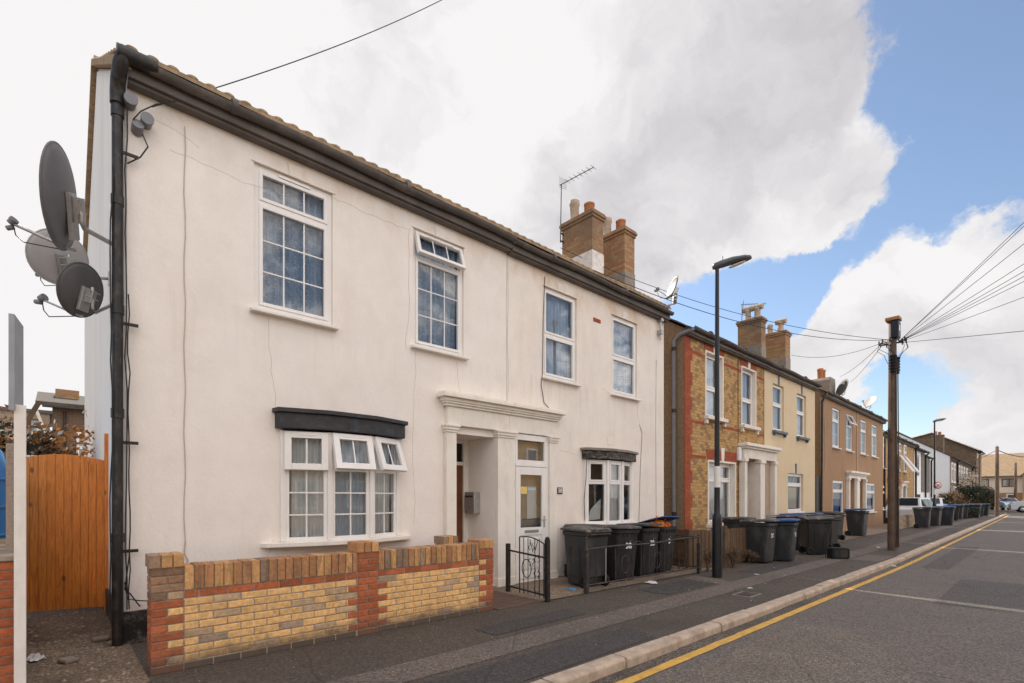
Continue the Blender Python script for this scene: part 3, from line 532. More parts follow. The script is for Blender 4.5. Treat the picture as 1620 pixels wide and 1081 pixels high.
def roof_part(parent, L, D, eave, ridge, m, ov=.2, lx=0.0, rx=0.0, tile=.165, yr=None):
    """two pitched slabs with rows and tile noses cut along the eave"""
    yr = yr or D/2; b = MB(); th = .05; s = (ridge-eave)/yr
    z0 = eave-ov*s
    nx = max(2, int((L+lx+rx)/tile)); rows = 12
    # front slope as stepped courses
    for k in range(rows):
        t0, t1 = k/rows, (k+1)/rows; ya, yb = -ov+(yr+ov)*t0, -ov+(yr+ov)*t1; za, zb = z0+(ridge-z0)*t0, z0+(ridge-z0)*t1
        b.add([(-lx, ya, za), (L+rx, ya, za), (L+rx, yb+.03, zb+.02), (-lx, yb+.03, zb+.02), (-lx, ya, za+.045), (L+rx, ya, za+.045), (L+rx, yb, zb+.012), (-lx, yb, zb+.012)],
              [(0, 3, 2, 1), (4, 5, 6, 7), (0, 1, 5, 4), (0, 4, 7, 3), (1, 2, 6, 5)])
    # roll of each tile at the eave
    if tile < .3:
        for i in range(nx):
            x = -lx+(i+.5)*(L+lx+rx)/nx
            n = 6; pr = [(x+tile*.29*math.cos(math.pi*j/n), z0+.043+.026*math.sin(math.pi*j/n)) for j in range(n+1)]
            dy = (yr+ov)*.5; b.add([(px, -ov-.004, pz) for px, pz in pr]+[(px, -ov+dy, pz+s*dy+.0) for px, pz in pr], [tuple(range(n, -1, -1))]+[(j, j+1, j+n+2, j+n+1) for j in range(n)], 0, False)
    b.add([(-lx, D+ov, z0), (L+rx, D+ov, z0), (L+rx, yr, ridge), (-lx, yr, ridge), (-lx, D+ov, z0+th), (L+rx, D+ov, z0+th), (L+rx, yr, ridge+th), (-lx, yr, ridge+th)],
          [(0, 3, 2, 1), (4, 5, 6, 7), (0, 1, 5, 4), (0, 4, 7, 3), (1, 2, 6, 5)])
    b.tube([(-lx, yr, ridge+.03), (L+rx, yr, ridge+.03)], .09, 8)
    return b.build('roof', m, parent)
def curtain(parent, x0, x1, z0, z1, y, m, folds=9, amp=.018, M=None, name='curtain', gather=0):
    b = MB(M); n = folds*6; vs = []
    for i in range(n+1):
        t = i/n; x = x0+(x1-x0)*t; yy = y+amp*math.sin(t*folds*2*math.pi)+amp*.5*math.sin(t*folds*3.1+1)
        g_ = gather*math.sin(math.pi*t)
        vs += [(x, yy, z0+g_), (x, yy+amp*.3, z1)]
    b.add(vs, [(2*i, 2*i+2, 2*i+3, 2*i+1) for i in range(n)], 0, True)
    return b.build(name, m, parent)
def light_pane(fb, gb, x0, x1, z0, z1, y, bx, bz, st=.04, bead=.012, sash=True):
    """one light: sash frame boxes into fb, glass into gb, glazing bars"""
    if sash:
        fb.box(x0, y-.012, z0, x0+st, y+.045, z1); fb.box(x1-st, y-.012, z0, x1, y+.045, z1)
        fb.box(x0+st, y-.012, z0, x1-st, y+.045, z0+st); fb.box(x0+st, y-.012, z1-st, x1-st, y+.045, z1)
        x0 += st; x1 -= st; z0 += st; z1 -= st
    gb.add([(x0, y+.022, z0), (x1, y+.022, z0), (x1, y+.022, z1), (x0, y+.022, z1)], [(0, 1, 2, 3)])
    w = .009
    for i in range(1, bx): xx = x0+(x1-x0)*i/bx; fb.box(xx-w, y+.012, z0, xx+w, y+.020, z1)
    for j in range(1, bz): zz = z0+(z1-z0)*j/bz; fb.box(x0, y+.010, zz-w, x1, y+.019, zz+w)
def window(parent, x0, x1, z0, z1, y=.05, lights=None, tr=None, bars=(1, 1), topbars=(1, 1), ft=.05, cur=None, sill=True, m=UPVC, glass=GLASS, open_top=False,
           M=None, trims=True, mull=None, sillm=None, ang=14, cz=0, vent=True, name='window', room=True, sd=.09):
    fb = MB(M); gb = MB(M)
    fb.box(x0, y, z0, x0+ft, y+.075, z1); fb.box(x1-ft, y, z0, x1, y+.075, z1); fb.box(x0+ft, y, z0, x1-ft, y+.075, z0+ft); fb.box(x0+ft, y, z1-ft, x1-ft, y+.075, z1)
    xa, xb, za, zb = x0+ft, x1-ft, z0+ft, z1-ft
    cols = [xa]+([] if not mull else [c for mm in mull for c in (mm-.025, mm+.025)])+[xb]
    if mull:
        for mm in mull: fb.box(mm-.025, y-.004, za, mm+.025, y+.07, zb)
    rows = [(za, zb, bars)] if tr is None else [(za, tr-.022, bars), (tr+.022, zb, topbars)]
    if tr is not None:
        for i in range(0, len(cols), 2): fb.box(cols[i], y-.002, tr-.022, cols[i+1], y+.07, tr+.022)
    saved = []
    for ri, (r0, r1, br) in enumerate(rows):
        for i in range(0, len(cols), 2):
            if ri == 1 and open_top: saved.append((cols[i], cols[i+1], r0, r1)); continue
            light_pane(fb, gb, cols[i], cols[i+1], r0, r1, y, br[0], br[1])
    w = fb.build(name, m, parent, bevel=.004)
    gb.build('pane', glass, w)
    for (a, c, d, e) in saved:
        H_ = (M or Matrix()) @ Matrix.Translation((0, y-.02, e)) @ Matrix.Rotation(-R(ang), 4, 'X') @ Matrix.Translation((0, -y+.02, -e))
        f2 = MB(H_); g2 = MB(H_); light_pane(f2, g2, a-.02, c+.02, d-.025, e+.01, y-.03, topbars[0], topbars[1], st=.05)
        if vent: f2.box(a+(c-a)*.2, y-.052, e-.035, c-(c-a)*.2, y-.042, e-.018)
        ts = f2.build('top_light', m, w, bevel=.004); g2.build('pane', glass, w)
    if trims and tr is not None and vent and not open_top:
        v = MB(M); v.box(x0+(x1-x0)*.3, y-.02, z1-ft*.9, x1-(x1-x0)*.3, y-.001, z1-ft*.45); v.build('trickle_vent', m, w)
    if sill:
        s = MB(M); s.add([(x0-.05, y-sd-.03, z0-.05), (x1+.05, y-sd-.03, z0-.05), (x1+.05, y+.03, z0-.05), (x0-.05, y+.03, z0-.05), (x0-.05, y-sd-.03, z0-.018), (x1+.05, y-sd-.03, z0-.018), (x1+.05, y+.03, z0-.001), (x0-.05, y+.03, z0-.001)],
              [(0, 3, 2, 1), (4, 5, 6, 7), (0, 1, 5, 4), (1, 2, 6, 5), (2, 3, 7, 6), (3, 0, 4, 7)]).build('sill', sillm or m, w, bevel=.004)
    if cur: curtain(w, x0+ft, x1-ft, z0+.02+cz, z1-.03, y+.13, cur, folds=max(4, int((x1-x0)*11)), M=M)
    if room:
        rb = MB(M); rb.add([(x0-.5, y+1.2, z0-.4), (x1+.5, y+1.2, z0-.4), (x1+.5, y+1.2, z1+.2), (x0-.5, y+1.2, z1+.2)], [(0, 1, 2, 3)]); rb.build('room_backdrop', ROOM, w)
    return w
def gutter(parent, L, z, y=-.2, m=GUTTER, fm=SOFFIT, left_drop=False, fz=None, x0=0.0, r=.062, fh=.22, joints=2.1):
    f = MB(); fz = fz if fz is not None else z
    zb_ = z-.16; f.box(x0, -.11, zb_, L, -.002, fz); f.box(x0, -.15, zb_+.03, L, -.11, z+.015)
    fo = f.build('fascia', fm, parent, bevel=.006)
    b = MB(); n = 8; vs = []; N_ = int((L-x0)/.5)+1
    for i in range(N_+1):
        x = x0+(L-x0)*i/N_; sag = -.012*math.sin(i*1.3)
        for k in range(n+1):
            t = math.pi+math.pi*k/n; vs.append((x, y+r*math.cos(t), z+r*math.sin(t)*1.1+sag+.02))
    b.add(vs, [(i*(n+1)+k, i*(n+1)+k+1, (i+1)*(n+1)+k+1, (i+1)*(n+1)+k) for i in range(N_) for k in range(n)], 0, True)
    x = x0+.9
    while x < L-.1:
        b.tube([(x-.03, y, z+.012), (x+.03, y, z+.012)], r+.012, 12); b.box(x-.012, y, z-.01, x+.012, -.1, z+.02); x += joints
    return b.build('gutter', m, parent)
def chimney(parent, x0, y0, x1, y1, z0, z1, m, pots, cap=True, mcap=None, base=None):
    b = MB(); b.box(x0, y0, z0, x1, y1, z1-.16)
    c = b.build('chimney', m, parent)
    k = MB(); k.box(x0-.03, y0-.03, z1-.16, x1+.03, y1+.03, z1-.09); k.box(x0-.06, y0-.06, z1-.09, x1+.06, y1+.06, z1-.02); k.box(x0-.04, y0-.04, z1-.02, x1+.04, y1+.04, z1+.02)
    k.build('chimney_cap', mcap or m, c, bevel=.006)
    if base:
        q = MB(); q.box(x0-.012, y0-.012, z0, x1+.012, y1+.012, base[0]); q.build('chimney_flashing', base[1], c)
    for (px, py, h, r, mm, style) in pots:
        p = MB(); zz = z1+.02
        if style == 'round': pr = [(r*1.02, zz), (r*.94, zz+h*.1), (r*.9, zz+h*.75), (r*1.05, zz+h*.8), (r*1.08, zz+h*.88), (r*.98, zz+h*.93), (r*1.05, zz+h), (r*.8, zz+h), (r*.75, zz+h*.5)]
        elif style == 'short': pr = [(r, zz), (r, zz+h*.85), (r*1.06, zz+h*.88), (r*1.06, zz+h), (r*.85, zz+h), (r*.8, zz+h*.4)]
        else: pr = [(r*1.05, zz), (r*.85, zz+h*.4), (r*.85, zz+h*.8), (r*1.0, zz+h*.86), (r*.9, zz+h*.9), (r*.9, zz+h)]
        p.lathe(pr, px, py, 20)
        if style == 'hood': p.tube([(px, py-r*1.6, zz+h), (px, py+r*1.5, zz+h*1.02)], r*.85, 14)
        p.build('chimney_pot', mm, c)
        MB().lathe([(r*1.25, z1+.015), (r*1.15, z1+.07), (r*.8, z1+.09)], px, py, 14).build('flaunching', CEMENT, c)
    return c

# ---- the two halves of the near white building
F1 = Frame(.54, 6.2); EAVE = 5.62; RIDGE = 8.2; DEP = 8.2
JX = 4.98   # party line, local to the left house
hl = tag(empty('house', (.54, 6.2, 0)), 'cream rendered end house with three satellite dishes, black corner downpipe and open bow window lights', 'house', 'rendered and brick terrace houses')
LX = lambda X: X-.54
# openings: (x0,x1,z0,z1[,reveal])
bow = (LX(2.0), LX(3.5), .90, 2.24)
opsL = [(LX(1.69), LX(2.60), 3.58, 5.24), (LX(3.76), LX(4.64), 3.58, 5.24), (*bow, .02), (LX(4.45), LX(5.255), .05, 2.40, .75)]
b = facade(JX, EAVE, opsL)
shell(b, JX, DEP, EAVE, RIDGE, True, False)
wl = b.build('wall', [RENDER], hl)
# gable side gets its own whiter coat set proud of the wall
gb_ = MB(); gb_.add([(-.02, 0.012, .0), (-.02, 0.012, EAVE), (-.02, DEP/2, RIDGE-.05), (-.02, DEP, EAVE), (-.02, DEP, 0)], [(0, 1, 2, 3, 4)])
gb_.box(-.02, .01, 0, -.001, .03, EAVE); gb_.build('gable_render', GABLE, hl)
pl = MB(); pl.box(-.05, -.035, 0, .22, -.002, .32); pl.box(.22, -.03, 0, 3.8, -.002, .24); pl.box(-.05, -.002, 0, -.021, 2.2, .30); pl.build('plinth', BLACKP, hl, bevel=.006)
roof_part(hl, JX, DEP, EAVE+.17, RIDGE+.06, TILE, ov=.17, lx=.06)
vt = MB()
for k in range(34):   # under-ends of the verge tiles down the gable
    t0 = k/34; y0 = -.17+(DEP+.34)*t0; y1 = y0+(DEP+.34)/34-.012; f = lambda y: EAVE+.06+(RIDGE-EAVE)/(DEP/2)*(y if y < DEP/2 else DEP-y)
    vt.add([(-.09, y0, f(y0)-.05), (-.09, y1, f(y1)-.05), (-.09, y1, f(y1)+.06), (-.09, y0, f(y0)+.04), (.02, y0, f(y0)-.05), (.02, y1, f(y1)-.05), (.02, y1, f(y1)+.06), (.02, y0, f(y0)+.04)],
           [(0, 1, 2, 3), (7, 6, 5, 4), (0, 4, 5, 1), (3, 2, 6, 7), (0, 3, 7, 4), (1, 5, 6, 2)])
vt.build('verge_tiles', TILE, hl, bevel=.004)
gutter(hl, JX, 5.60, fz=5.74)
window(hl, *opsL[0][:4], y=.03, tr=4.82, bars=(3, 3), topbars=(3, 1), cur=LACE, sillm=UPVC2, ft=.06)
window(hl, *opsL[1][:4], y=.03, tr=4.86, bars=(3, 3), topbars=(3, 1), cur=LACE, open_top=True, ang=17, sillm=UPVC2)
# cement surround bands and keystones over the upper windows
for o_ in opsL[:2]:
    kk = MB(); cx = (o_[0]+o_[1])/2; kk.prism([(cx-.07, o_[3]+.012), (cx+.07, o_[3]+.012), (cx+.09, o_[3]+.15), (cx-.09, o_[3]+.15)], -.012, -.002)
    kk.box(o_[0]-.03, -.014, o_[3], o_[1]+.03, -.002, o_[3]+.012); kk.build('keystone', RENDER, hl, bevel=.003)
# bow window of three facets with top-hung lights
def bow_window(parent, pts, z0, z1, tr, cur, open_ang, bars, topbars, name='bow_window', fm=UPVC, sillz=None, curs=None, ft=.045):
    root = None; sl = MB(); n = len(pts)
    # corner posts
    base = MB()
    for (x, y) in pts: base.box(x-.028, y-.022, z0, x+.028, y+.05, z1)
    base.prism([(pts[0][0]-.03, .10)]+[(x, y+.0) for x, y in pts]+[(pts[-1][0]+.03, .10)], z0-.02, z0, axis='z')
    root = base.build(name, fm, parent, bevel=.004)
    for i in range(n-1):
        (xa, ya), (xb, yb) = pts[i], pts[i+1]; l = math.hypot(xb-xa, yb-ya); th = math.atan2(yb-ya, xb-xa)
        M = Matrix.Translation((xa, ya, 0)) @ Matrix.Rotation(th, 4, 'Z')
        fb = MB(M); g2 = MB(M); a0, a1 = .024, l-.024; y = 0
        fb.box(a0, y, z0, a0+ft, y+.06, z1); fb.box(a1-ft, y, z0, a1, y+.06, z1); fb.box(a0+ft, y, z0, a1-ft, y+.06, z0+ft); fb.box(a0+ft, y, z1-ft, a1-ft, y+.06, z1); fb.box(a0+ft, y-.004, tr-.025, a1-ft, y+.06, tr+.025)
        light_pane(fb, g2, a0+ft, a1-ft, z0+ft, tr-.025, y, bars[0], bars[1], sash=False)
        if open_ang is None: light_pane(fb, g2, a0+ft, a1-ft, tr+.025, z1-ft, y, topbars[0], topbars[1], st=.035)
        fb.build('window_frame', fm, root, bevel=.003); g2.build('pane', GLASS, root)
        if open_ang is not None:
            e = z1-.01; H_ = M @ Matrix.Translation((0, y-.02, e)) @ Matrix.Rotation(-R(open_ang[i]), 4, 'X') @ Matrix.Translation((0, -y+.02, -e))
            f3 = MB(H_); g3 = MB(H_); light_pane(f3, g3, a0-.005, a1+.005, tr-.02, e, -.04, topbars[0], topbars[1], st=.075)
            f3.box(a0+l*.2, -.058, e-.045, a1-l*.2, -.052, e-.025)
            ts = f3.build('top_light', fm, root, bevel=.004); g3.build('pane', GLASS, root)
        cc = (curs or [cur]*(n-1))[i]
        if cc: curtain(root, a0+.02, a1-.02, z0+.03, z1-.03, .085+.012*i, cc, folds=6, M=M, amp=.02)
    return root
bp_ = [(LX(1.995), -.02), (LX(2.485), -.185), (LX(3.03), -.185), (LX(3.50), -.02)]
bw = bow_window(hl, bp_, .92, 2.22, 1.78, NET, [3, 16, 19], (2, 3), (2, 1), curs=[NET, NETG, NET])
s = MB(); s.prism([(LX(1.75), .0), (LX(1.80), -.10), (LX(2.45), -.26), (LX(3.06), -.26), (LX(3.66), -.10), (LX(3.70), .0)], .86, .915, axis='z'); s.build('sill', MOULD, bw, bevel=.008)
s = MB(); s.prism([(LX(1.91), .0), (LX(1.93), -.12), (LX(2.46), -.27), (LX(3.05), -.27), (LX(3.56), -.12), (LX(3.58), .0)], 2.24, 2.42, axis='z'); s.prism([(LX(1.88), .0), (LX(1.90), -.15), (LX(2.45), -.31), (LX(3.06), -.31), (LX(3.59), -.15), (LX(3.61), .0)], 2.42, 2.47, axis='z'); s.build('canopy', mat('black_canopy_paint', (.035, .033, .033), .55, var=.3, vs=8, bump=.3, bs=30, stain=(.09, .16, .30, .35), ss=9, sstr=(1, 1, 3)), bw, bevel=.006)
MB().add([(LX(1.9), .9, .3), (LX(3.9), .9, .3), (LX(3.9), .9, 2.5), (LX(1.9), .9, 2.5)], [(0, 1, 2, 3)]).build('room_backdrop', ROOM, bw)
# things behind the left pane: dark scroll screen
sg = MB()
for i in range(7):
    for j in range(5):
        cx, cz = LX(2.04)+.025+i*.052, 1.02+j*.085; q = [(cx+.02*math.cos(t)*(1-t/14), .04-.07*0, cz+.03*math.sin(t)*(1-t/14)) for t in [k*.7 for k in range(11)]]; sg.tube(q, .003, 4)
sg.tube([(LX(2.03), .04, 1.0), (LX(2.03), .04, 1.46)], .005, 5); sg.tube([(LX(2.42), .04, 1.0), (LX(2.42), .04, 1.46)], .005, 5); sg.tube([(LX(2.03), .04, 1.46), (LX(2.42), .04, 1.44)], .005, 5)
sg.build('scroll_screen', CABLE, bw)
# portico on the left half
def cornice(parent, x0, x1, ends=(1, 1), name='door_cornice'):
    b = MB(); st = [(.11, 2.785, 2.82), (.135, 2.82, 2.85), (.155, 2.85, 2.90), (.21, 2.90, 2.955), (.195, 2.955, 2.98)]
    for d, za, zb in st:
        e = d-.085; b.box(x0-(e if ends[0] else 0), -d, za, x1+(e if ends[1] else 0), -.001, zb)
    b.box(x0+(.02 if ends[0] else 0), -.075, 2.51, x1-(.02 if ends[1] else 0), -.001, 2.785)
    return b.build(name, MOULD, parent, bevel=.006)
def pilaster(parent, x0, x1, d=.085, z1=2.51, ret=True):
    b = MB(); b.box(x0, -d, 0, x1, -.001, z1-.11); b.box(x0-.015, -d-.015, z1-.11, x1+.015, -.001, z1-.075); b.box(x0-.03, -d-.03, z1-.075, x1+.03, -.001, z1-.03); b.box(x0-.045, -d-.045, z1-.03, x1+.045, -.001, z1)
    b.box(x0-.012, -d-.012, 0, x1+.012, -.002, .14)
    return b.build('pilaster', MOULD, parent, bevel=.005)
cornice(hl, LX(4.27), JX-.002, (1, 0)); pilaster(hl, LX(4.27), LX(4.448)); pilaster(hl, LX(5.257), LX(5.615))
# recessed doorway, ajar dark door
d = MB(); x0, x1 = LX(4.45), LX(5.255); d.box(x0, .70, .05, x0+.05, .75, 2.40); d.box(x1-.10, .69, .05, x1, .75, 2.40); d.box(x0+.05, .70, 1.98, x1-.10, .75, 2.04); d.box(x0+.05, .70, 2.35, x1-.10, .75, 2.40)
fr_ = d.build('front_door', UPVC2, hl, bevel=.004)
MB().box(x0+.05, .72, .06, x1-.10, .745, 1.98).build('door_panel', DKWOOD, fr_)
MB().add([(x0+.05, .73, 2.04), (x1-.10, .73, 2.04), (x1-.10, .73, 2.35), (x0+.05, .73, 2.35)], [(0, 1, 2, 3)]).build('pane', GLASS, fr_)
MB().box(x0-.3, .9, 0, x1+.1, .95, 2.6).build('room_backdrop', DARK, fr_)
# black corner downpipe with hopper bends
dp = MB(); px_, py_ = -.075, -.04
dp.tube([(px_, py_, .0), (px_, py_, 5.25)], .046, 14)
for z in (1.0, 2.2, 3.2, 4.25, 5.1): dp.tube([(px_, py_, z), (px_, py_, z+.09)], .054, 14)
dp.tube([(px_, py_, 5.22), (px_, py_, 5.34), (px_+.0, py_-.05, 5.42), (px_+.01, py_-.15, 5.52), (px_+.03, -.2, 5.60)], .062, 14)
dp.tube([(px_-.02, -.2, 5.615), (.22, -.2, 5.625)], .074, 14)
for z in (.9, 1.95, 3.1, 4.75): dp.box(px_, py_-.03, z, px_+.16, py_-.015, z+.03)
dp.build('downpipe', PIPE, hl)
cb = MB(); rk = random.Random(4)
for dx, z1 in ((-.05, 4.6), (.062, 5.2), (.085, 3.4)):
    cb.tube([(px_+dx+rk.uniform(-.012, .012), py_-.045, .35+(z1-.35)*k/16) for k in range(17)], .006, 5)
cb.tube([(px_+.05, py_-.06, .62), (0, -.07, .45), (.10, -.06, .42), (.22, -.08, .40), (.30, -.4, .44), (.2, -1.0, .50)], .006, 5)
cb.tube([(px_+.09, py_-.04, .9), (px_+.05, py_-.07, .55), (.02, -.05, .5), (.1, -.05, .36)], .006, 5)
cb.build('cable', CABLE, hl)
w2 = MB(); pts = [(LX(1.02)+.008*math.sin(k*1.7), -.008, 5.3-(5.3-.75)*k/20) for k in range(20)]; w2.tube(pts, .0045, 5); w2.tube([pts[-1], (pts[-1][0]-.01, -.01, .86), (pts[-1][0]+.02, -.012, .78), (pts[-1][0]+.01, -.01, .7)], .007, 5)
w2.build('cable', CABLEW, hl)
# security lights at the corner
sl = MB()
for (a, z, q) in ((.02, 5.28, -.10), (.15, 5.16, -.09)):
    sl.tube([(a, q+.09, z), (a, q-.02, z-.01)], .05, 14)
    sl.tube([(a, q-.02, z-.01), (a, q-.05, z-.012)], .056, 14)
sl.tube([(.08, -.0, 5.05), (.08, -.1, 5.08)], .05, 10); sl.build('corner_lamp', PIPEG, hl)
lp = MB(); lp.tube([(.12, -.05, 5.02), (.16, -.08, 4.9), (.1, -.06, 4.78), (.0, -.05, 4.68)], .007, 5); lp.tube([(.04, -.1, 5.1), (.1, -.12, 5.2), (.22, -.1, 5.34), (.4, -.16, 5.44)], .006, 5); lp.build('cable', CABLE, hl)
# cracks in the render
ck = MB(); rk = random.Random(9)
def crack(b, x, z, dx, dz, n, r=.0016, y=-.0005):
    pts = [(x, y, z)]
    for i in range(n): x += dx/n+rk.uniform(-.02, .02); z += dz/n+rk.uniform(-.02, .02); pts.append((x, y, z))
    b.tube(pts, r, 4)
crack(ck, .35, 5.0, 1.1, -.02, 14); crack(ck, 1.3, 3.5, .12, -1.0, 12); crack(ck, LX(2.6), 5.2, 1.1, -.02, 12, .002); crack(ck, LX(3.7), 5.2, -.02, -1.7, 14, .0022); crack(ck, LX(4.5), 3.5, .04, -.5, 8)
crack(ck, LX(3.8), 3.5, -.03, -2.4, 16); crack(ck, LX(1.9), .95, -.12, -.25, 5); crack(ck, .2, 5.25, .4, -.15, 6)
ck.build('crack', CRACK, hl)

hr = tag(empty('house', (5.52, 6.2, 0)), 'cream rendered house with white door numbered 38 and plain windows behind the railed bins', 'house', 'rendered and brick terrace houses')
RX = lambda X: X-5.52
RL = 4.78
opsR = [(RX(6.38), RX(7.27), 3.56, 5.16), (RX(8.35), RX(9.24), 3.54, 5.14), (RX(7.52), RX(8.98), .92, 2.16, .02), (RX(5.63), RX(6.45), .03, 2.49, .3)]
b = facade(RL, EAVE-.01, opsR, rev=.09, y=-.006)
shell(b, RL, DEP-.02, EAVE-.01, RIDGE-.01, False, True); b.build('wall', RENDER2, hr)
MB().box(1.4, -.04, 0, RL-.01, -.008, .22).build('plinth', BLACKP, hr, bevel=.005)
av = MB(); av.box(1.62, -.06, .04, 1.86, -.045, .17); av.build('air_brick', CEMENT, hr)
MB().box(RX(7.76), -.016, 4.86, RX(7.98), -.007, 4.93).build('air_brick', REDB, hr)
roof_part(hr, RL, DEP, EAVE+.16, RIDGE+.05, TILE, ov=.165, rx=.05)
gutter(hr, RL+.03, 5.575, fz=5.73, m=GUTTER, r=.055)
w_ = window(hr, *opsR[0][:4], y=.03, tr=4.33, bars=(1, 1), topbars=(1, 1), cur=NETG, glass=GLASSB, sillm=UPVC2, vent=False)
w_ = window(hr, *opsR[1][:4], y=.03, tr=4.31, bars=(1, 1), topbars=(1, 1), cur=NETG, glass=GLASSB, sillm=UPVC2, vent=False)
for o_ in opsR[:2]:
    kk = MB(); cx = (o_[0]+o_[1])/2; kk.prism([(cx-.065, o_[3]+.012), (cx+.065, o_[3]+.012), (cx+.08, o_[3]+.15), (cx-.08, o_[3]+.15)], -.016, -.008); kk.box(o_[0]-.03, -.02, o_[3], o_[1]+.03, -.008, o_[3]+.014); kk.build('keystone', RENDER, hr, bevel=.003)
kk = MB(); cx = RX(8.3); kk.box(cx-.09, -.014, 2.5, cx+.09, -.008, 2.66); kk.build('keystone', MOULD, hr, bevel=.003)
bq = [(RX(7.50), -.03), (RX(7.95), -.20), (RX(8.43), -.20), (RX(8.99), -.03)]
br_ = bow_window(hr, bq, .94, 2.16, 1.72, NETG, None, (1, 1), (1, 1), curs=[None, NET, None])
MB().prism([(RX(7.34), -.008), (RX(7.38), -.12), (RX(7.93), -.29), (RX(8.45), -.29), (RX(9.08), -.12), (RX(9.12), -.008)], .885, .935, axis='z').build('sill', MOULD, br_, bevel=.006)
s = MB(); s.prism([(RX(7.41), -.008), (RX(7.43), -.12), (RX(7.93), -.28), (RX(8.45), -.28), (RX(9.04), -.12), (RX(9.06), -.008)], 2.18, 2.33, axis='z'); s.build('canopy', mat('peeling_black_canopy', (.025, .023, .024), .55, var=.3, vs=8, bump=.3, bs=30, stain=(.5, .42, .33, .8), ss=13, sstr=(1, 1, 2)), br_, bevel=.006)
s = MB(); s.prism([(RX(7.36), -.008), (RX(7.40), -.15), (RX(7.92), -.32), (RX(8.46), -.32), (RX(9.08), -.15), (RX(9.11), -.008)], 2.33, 2.38, axis='z'); s.build('canopy_flashing', CEMENT, br_, bevel=.006)
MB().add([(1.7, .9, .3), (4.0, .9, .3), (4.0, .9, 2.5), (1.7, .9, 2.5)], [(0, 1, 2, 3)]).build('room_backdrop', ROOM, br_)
nb = MB()   # folded-back lace and clutter behind the bow
nb.add([(RX(7.6), .0, 1.0), (RX(7.88), -.08, 1.02), (RX(7.9), -.08, 1.42), (RX(7.72), -.05, 1.28), (RX(7.64), -.03, 1.2)], [(0, 1, 2, 3, 4)])
nb.build('curtain', NET, br_)
MB().box(RX(7.6), .25, .95, RX(8.3), .5, 1.5).build('furniture', DARK, br_, bevel=.02)
cornice(hr, .002, RX(6.64), (0, 1)); pilaster(hr, RX(6.46), RX(6.64))
# infilled porch: white door with glass, letterbox, handle, transom light
dx0, dx1 = RX(5.618), RX(6.457); D = MB(); y = -.05
D.box(dx0, y, 0.03, dx0+.05, y+.15, 2.50); D.box(dx1-.05, y, .03, dx1, y+.15, 2.50); D.box(dx0+.05, y, 2.45, dx1-.05, y+.07, 2.50); D.box(dx0+.05, y-.01, 1.96, dx1-.05, y+.07, 2.02); D.box(dx0+.05, y, .01, dx1-.05, y+.1, .06)
door = D.build('front_door', UPVC, hr, bevel=.005)
g2 = MB(); f2 = MB(); light_pane(f2, g2, dx0+.05, dx1-.05, 2.02, 2.45, y+.01, 1, 1, st=.05)
xa, xb = dx0+.055, dx1-.055; yy = y-.005
f2.box(xa, yy, .06, xa+.11, yy+.05, 1.955); f2.box(xb-.11, yy, .06, xb, yy+.05, 1.955); f2.box(xa+.11, yy, 1.82, xb-.11, yy+.05, 1.955); f2.box(xa+.11, yy, .80, xb-.11, yy+.05, .93); f2.box(xa+.11, yy, .07, xb-.11, yy+.05, .17)
f2.box(xa+.11, yy+.015, .17, xb-.11, yy+.04, .80); f2.box(xa+.17, yy+.003, .23, xb-.17, yy+.03, .74)
g2.add([(xa+.11, yy+.025, .93), (xb-.11, yy+.025, .93), (xb-.11, yy+.025, 1.82), (xa+.11, yy+.025, 1.82)], [(0, 1, 2, 3)])
f2.build('door_panel', UPVC, door, bevel=.004); g2.build('pane', GLASSB, door)
MB().box(xa+.2, yy-.008, .84, xb-.2, yy+.002, .89).build('letterbox', STEEL, door, bevel=.003)
h = MB(); h.box(xb-.075, yy-.012, .92, xb-.045, yy, 1.12); h.tube([(xb-.06, yy, 1.05), (xb-.06, yy-.045, 1.05), (xb-.16, yy-.045, 1.05)], .009, 8); h.build('door_handle', STEEL, door)
MB().box(xa+.125, yy+.015, 1.50, xa+.27, yy+.022, 1.62).build('sticker', mat('yellow_sticker', (.75, .55, .15), .5), door)
MB().box(xa+.285, yy+.015, 1.565, xa+.47, yy+.022, 1.60).build('sticker', mat('blue_sticker', (.35, .5, .62), .5), door)
MB().box(xa-.03, .12, 0, xb+.03, .14, 2.47).build('hall_blind', mat('hall_wall', (.52, .43, .34), .8, var=.15, vs=3), door)
for z in (.5, 1.6): MB().tube([(dx0+.02, y-.02, z), (dx0+.02, y-.02, z+.1)], .012, 8).build('hinge', UPVC2, door)
np_ = tag(MB().box(6.72, 6.180, 1.50, 6.86, 6.188, 1.62).build('number_plaque', mat('plaque_black', (.03, .03, .035), .3)), 'small dark number plaque reading 38 beside the white front door', 'house number')
text_mesh('38', .11, Matrix.Translation((6.79, 6.1785, 1.56)) @ Matrix.Rotation(R(90), 4, 'X'), WHITEP, 'digits', np_, bold=.002)
cb = MB(); cb.tube([(RX(6.40), -.02, 5.32), (RX(6.36), -.02, 4.6), (RX(6.34), -.02, 3.6), (RX(6.30), -.025, 3.4), (RX(6.38), -.02, 3.1), (RX(6.5), -.02, 3.02), (RX(6.62), -.02, 2.98)], .006, 5)
cb.build('cable', CABLE, hr); cb = MB(); cb.tube([(RX(9.32), -.012, 3.0), (RX(9.42), -.012, 2.85), (RX(9.35), -.012, 2.0), (RX(9.30), -.012, .9)], .004, 5); cb.build('cable', CABLE, hr); cb = MB(); cb.tube([(RX(7.45), -.1, 2.2), (RX(7.48), -.06, 1.8), (RX(7.42), -.06, 1.4), (RX(7.44), -.06, 1.0)], .006, 5)
cb.build('cable', CABLE, hr)
cb = MB(); cb.tube([(RX(9.98), -.012, 4.5), (RX(9.96), -.012, 3.0), (RX(9.98), -.012, .8)], .005, 5); cb.build('cable', CABLEW, hr)
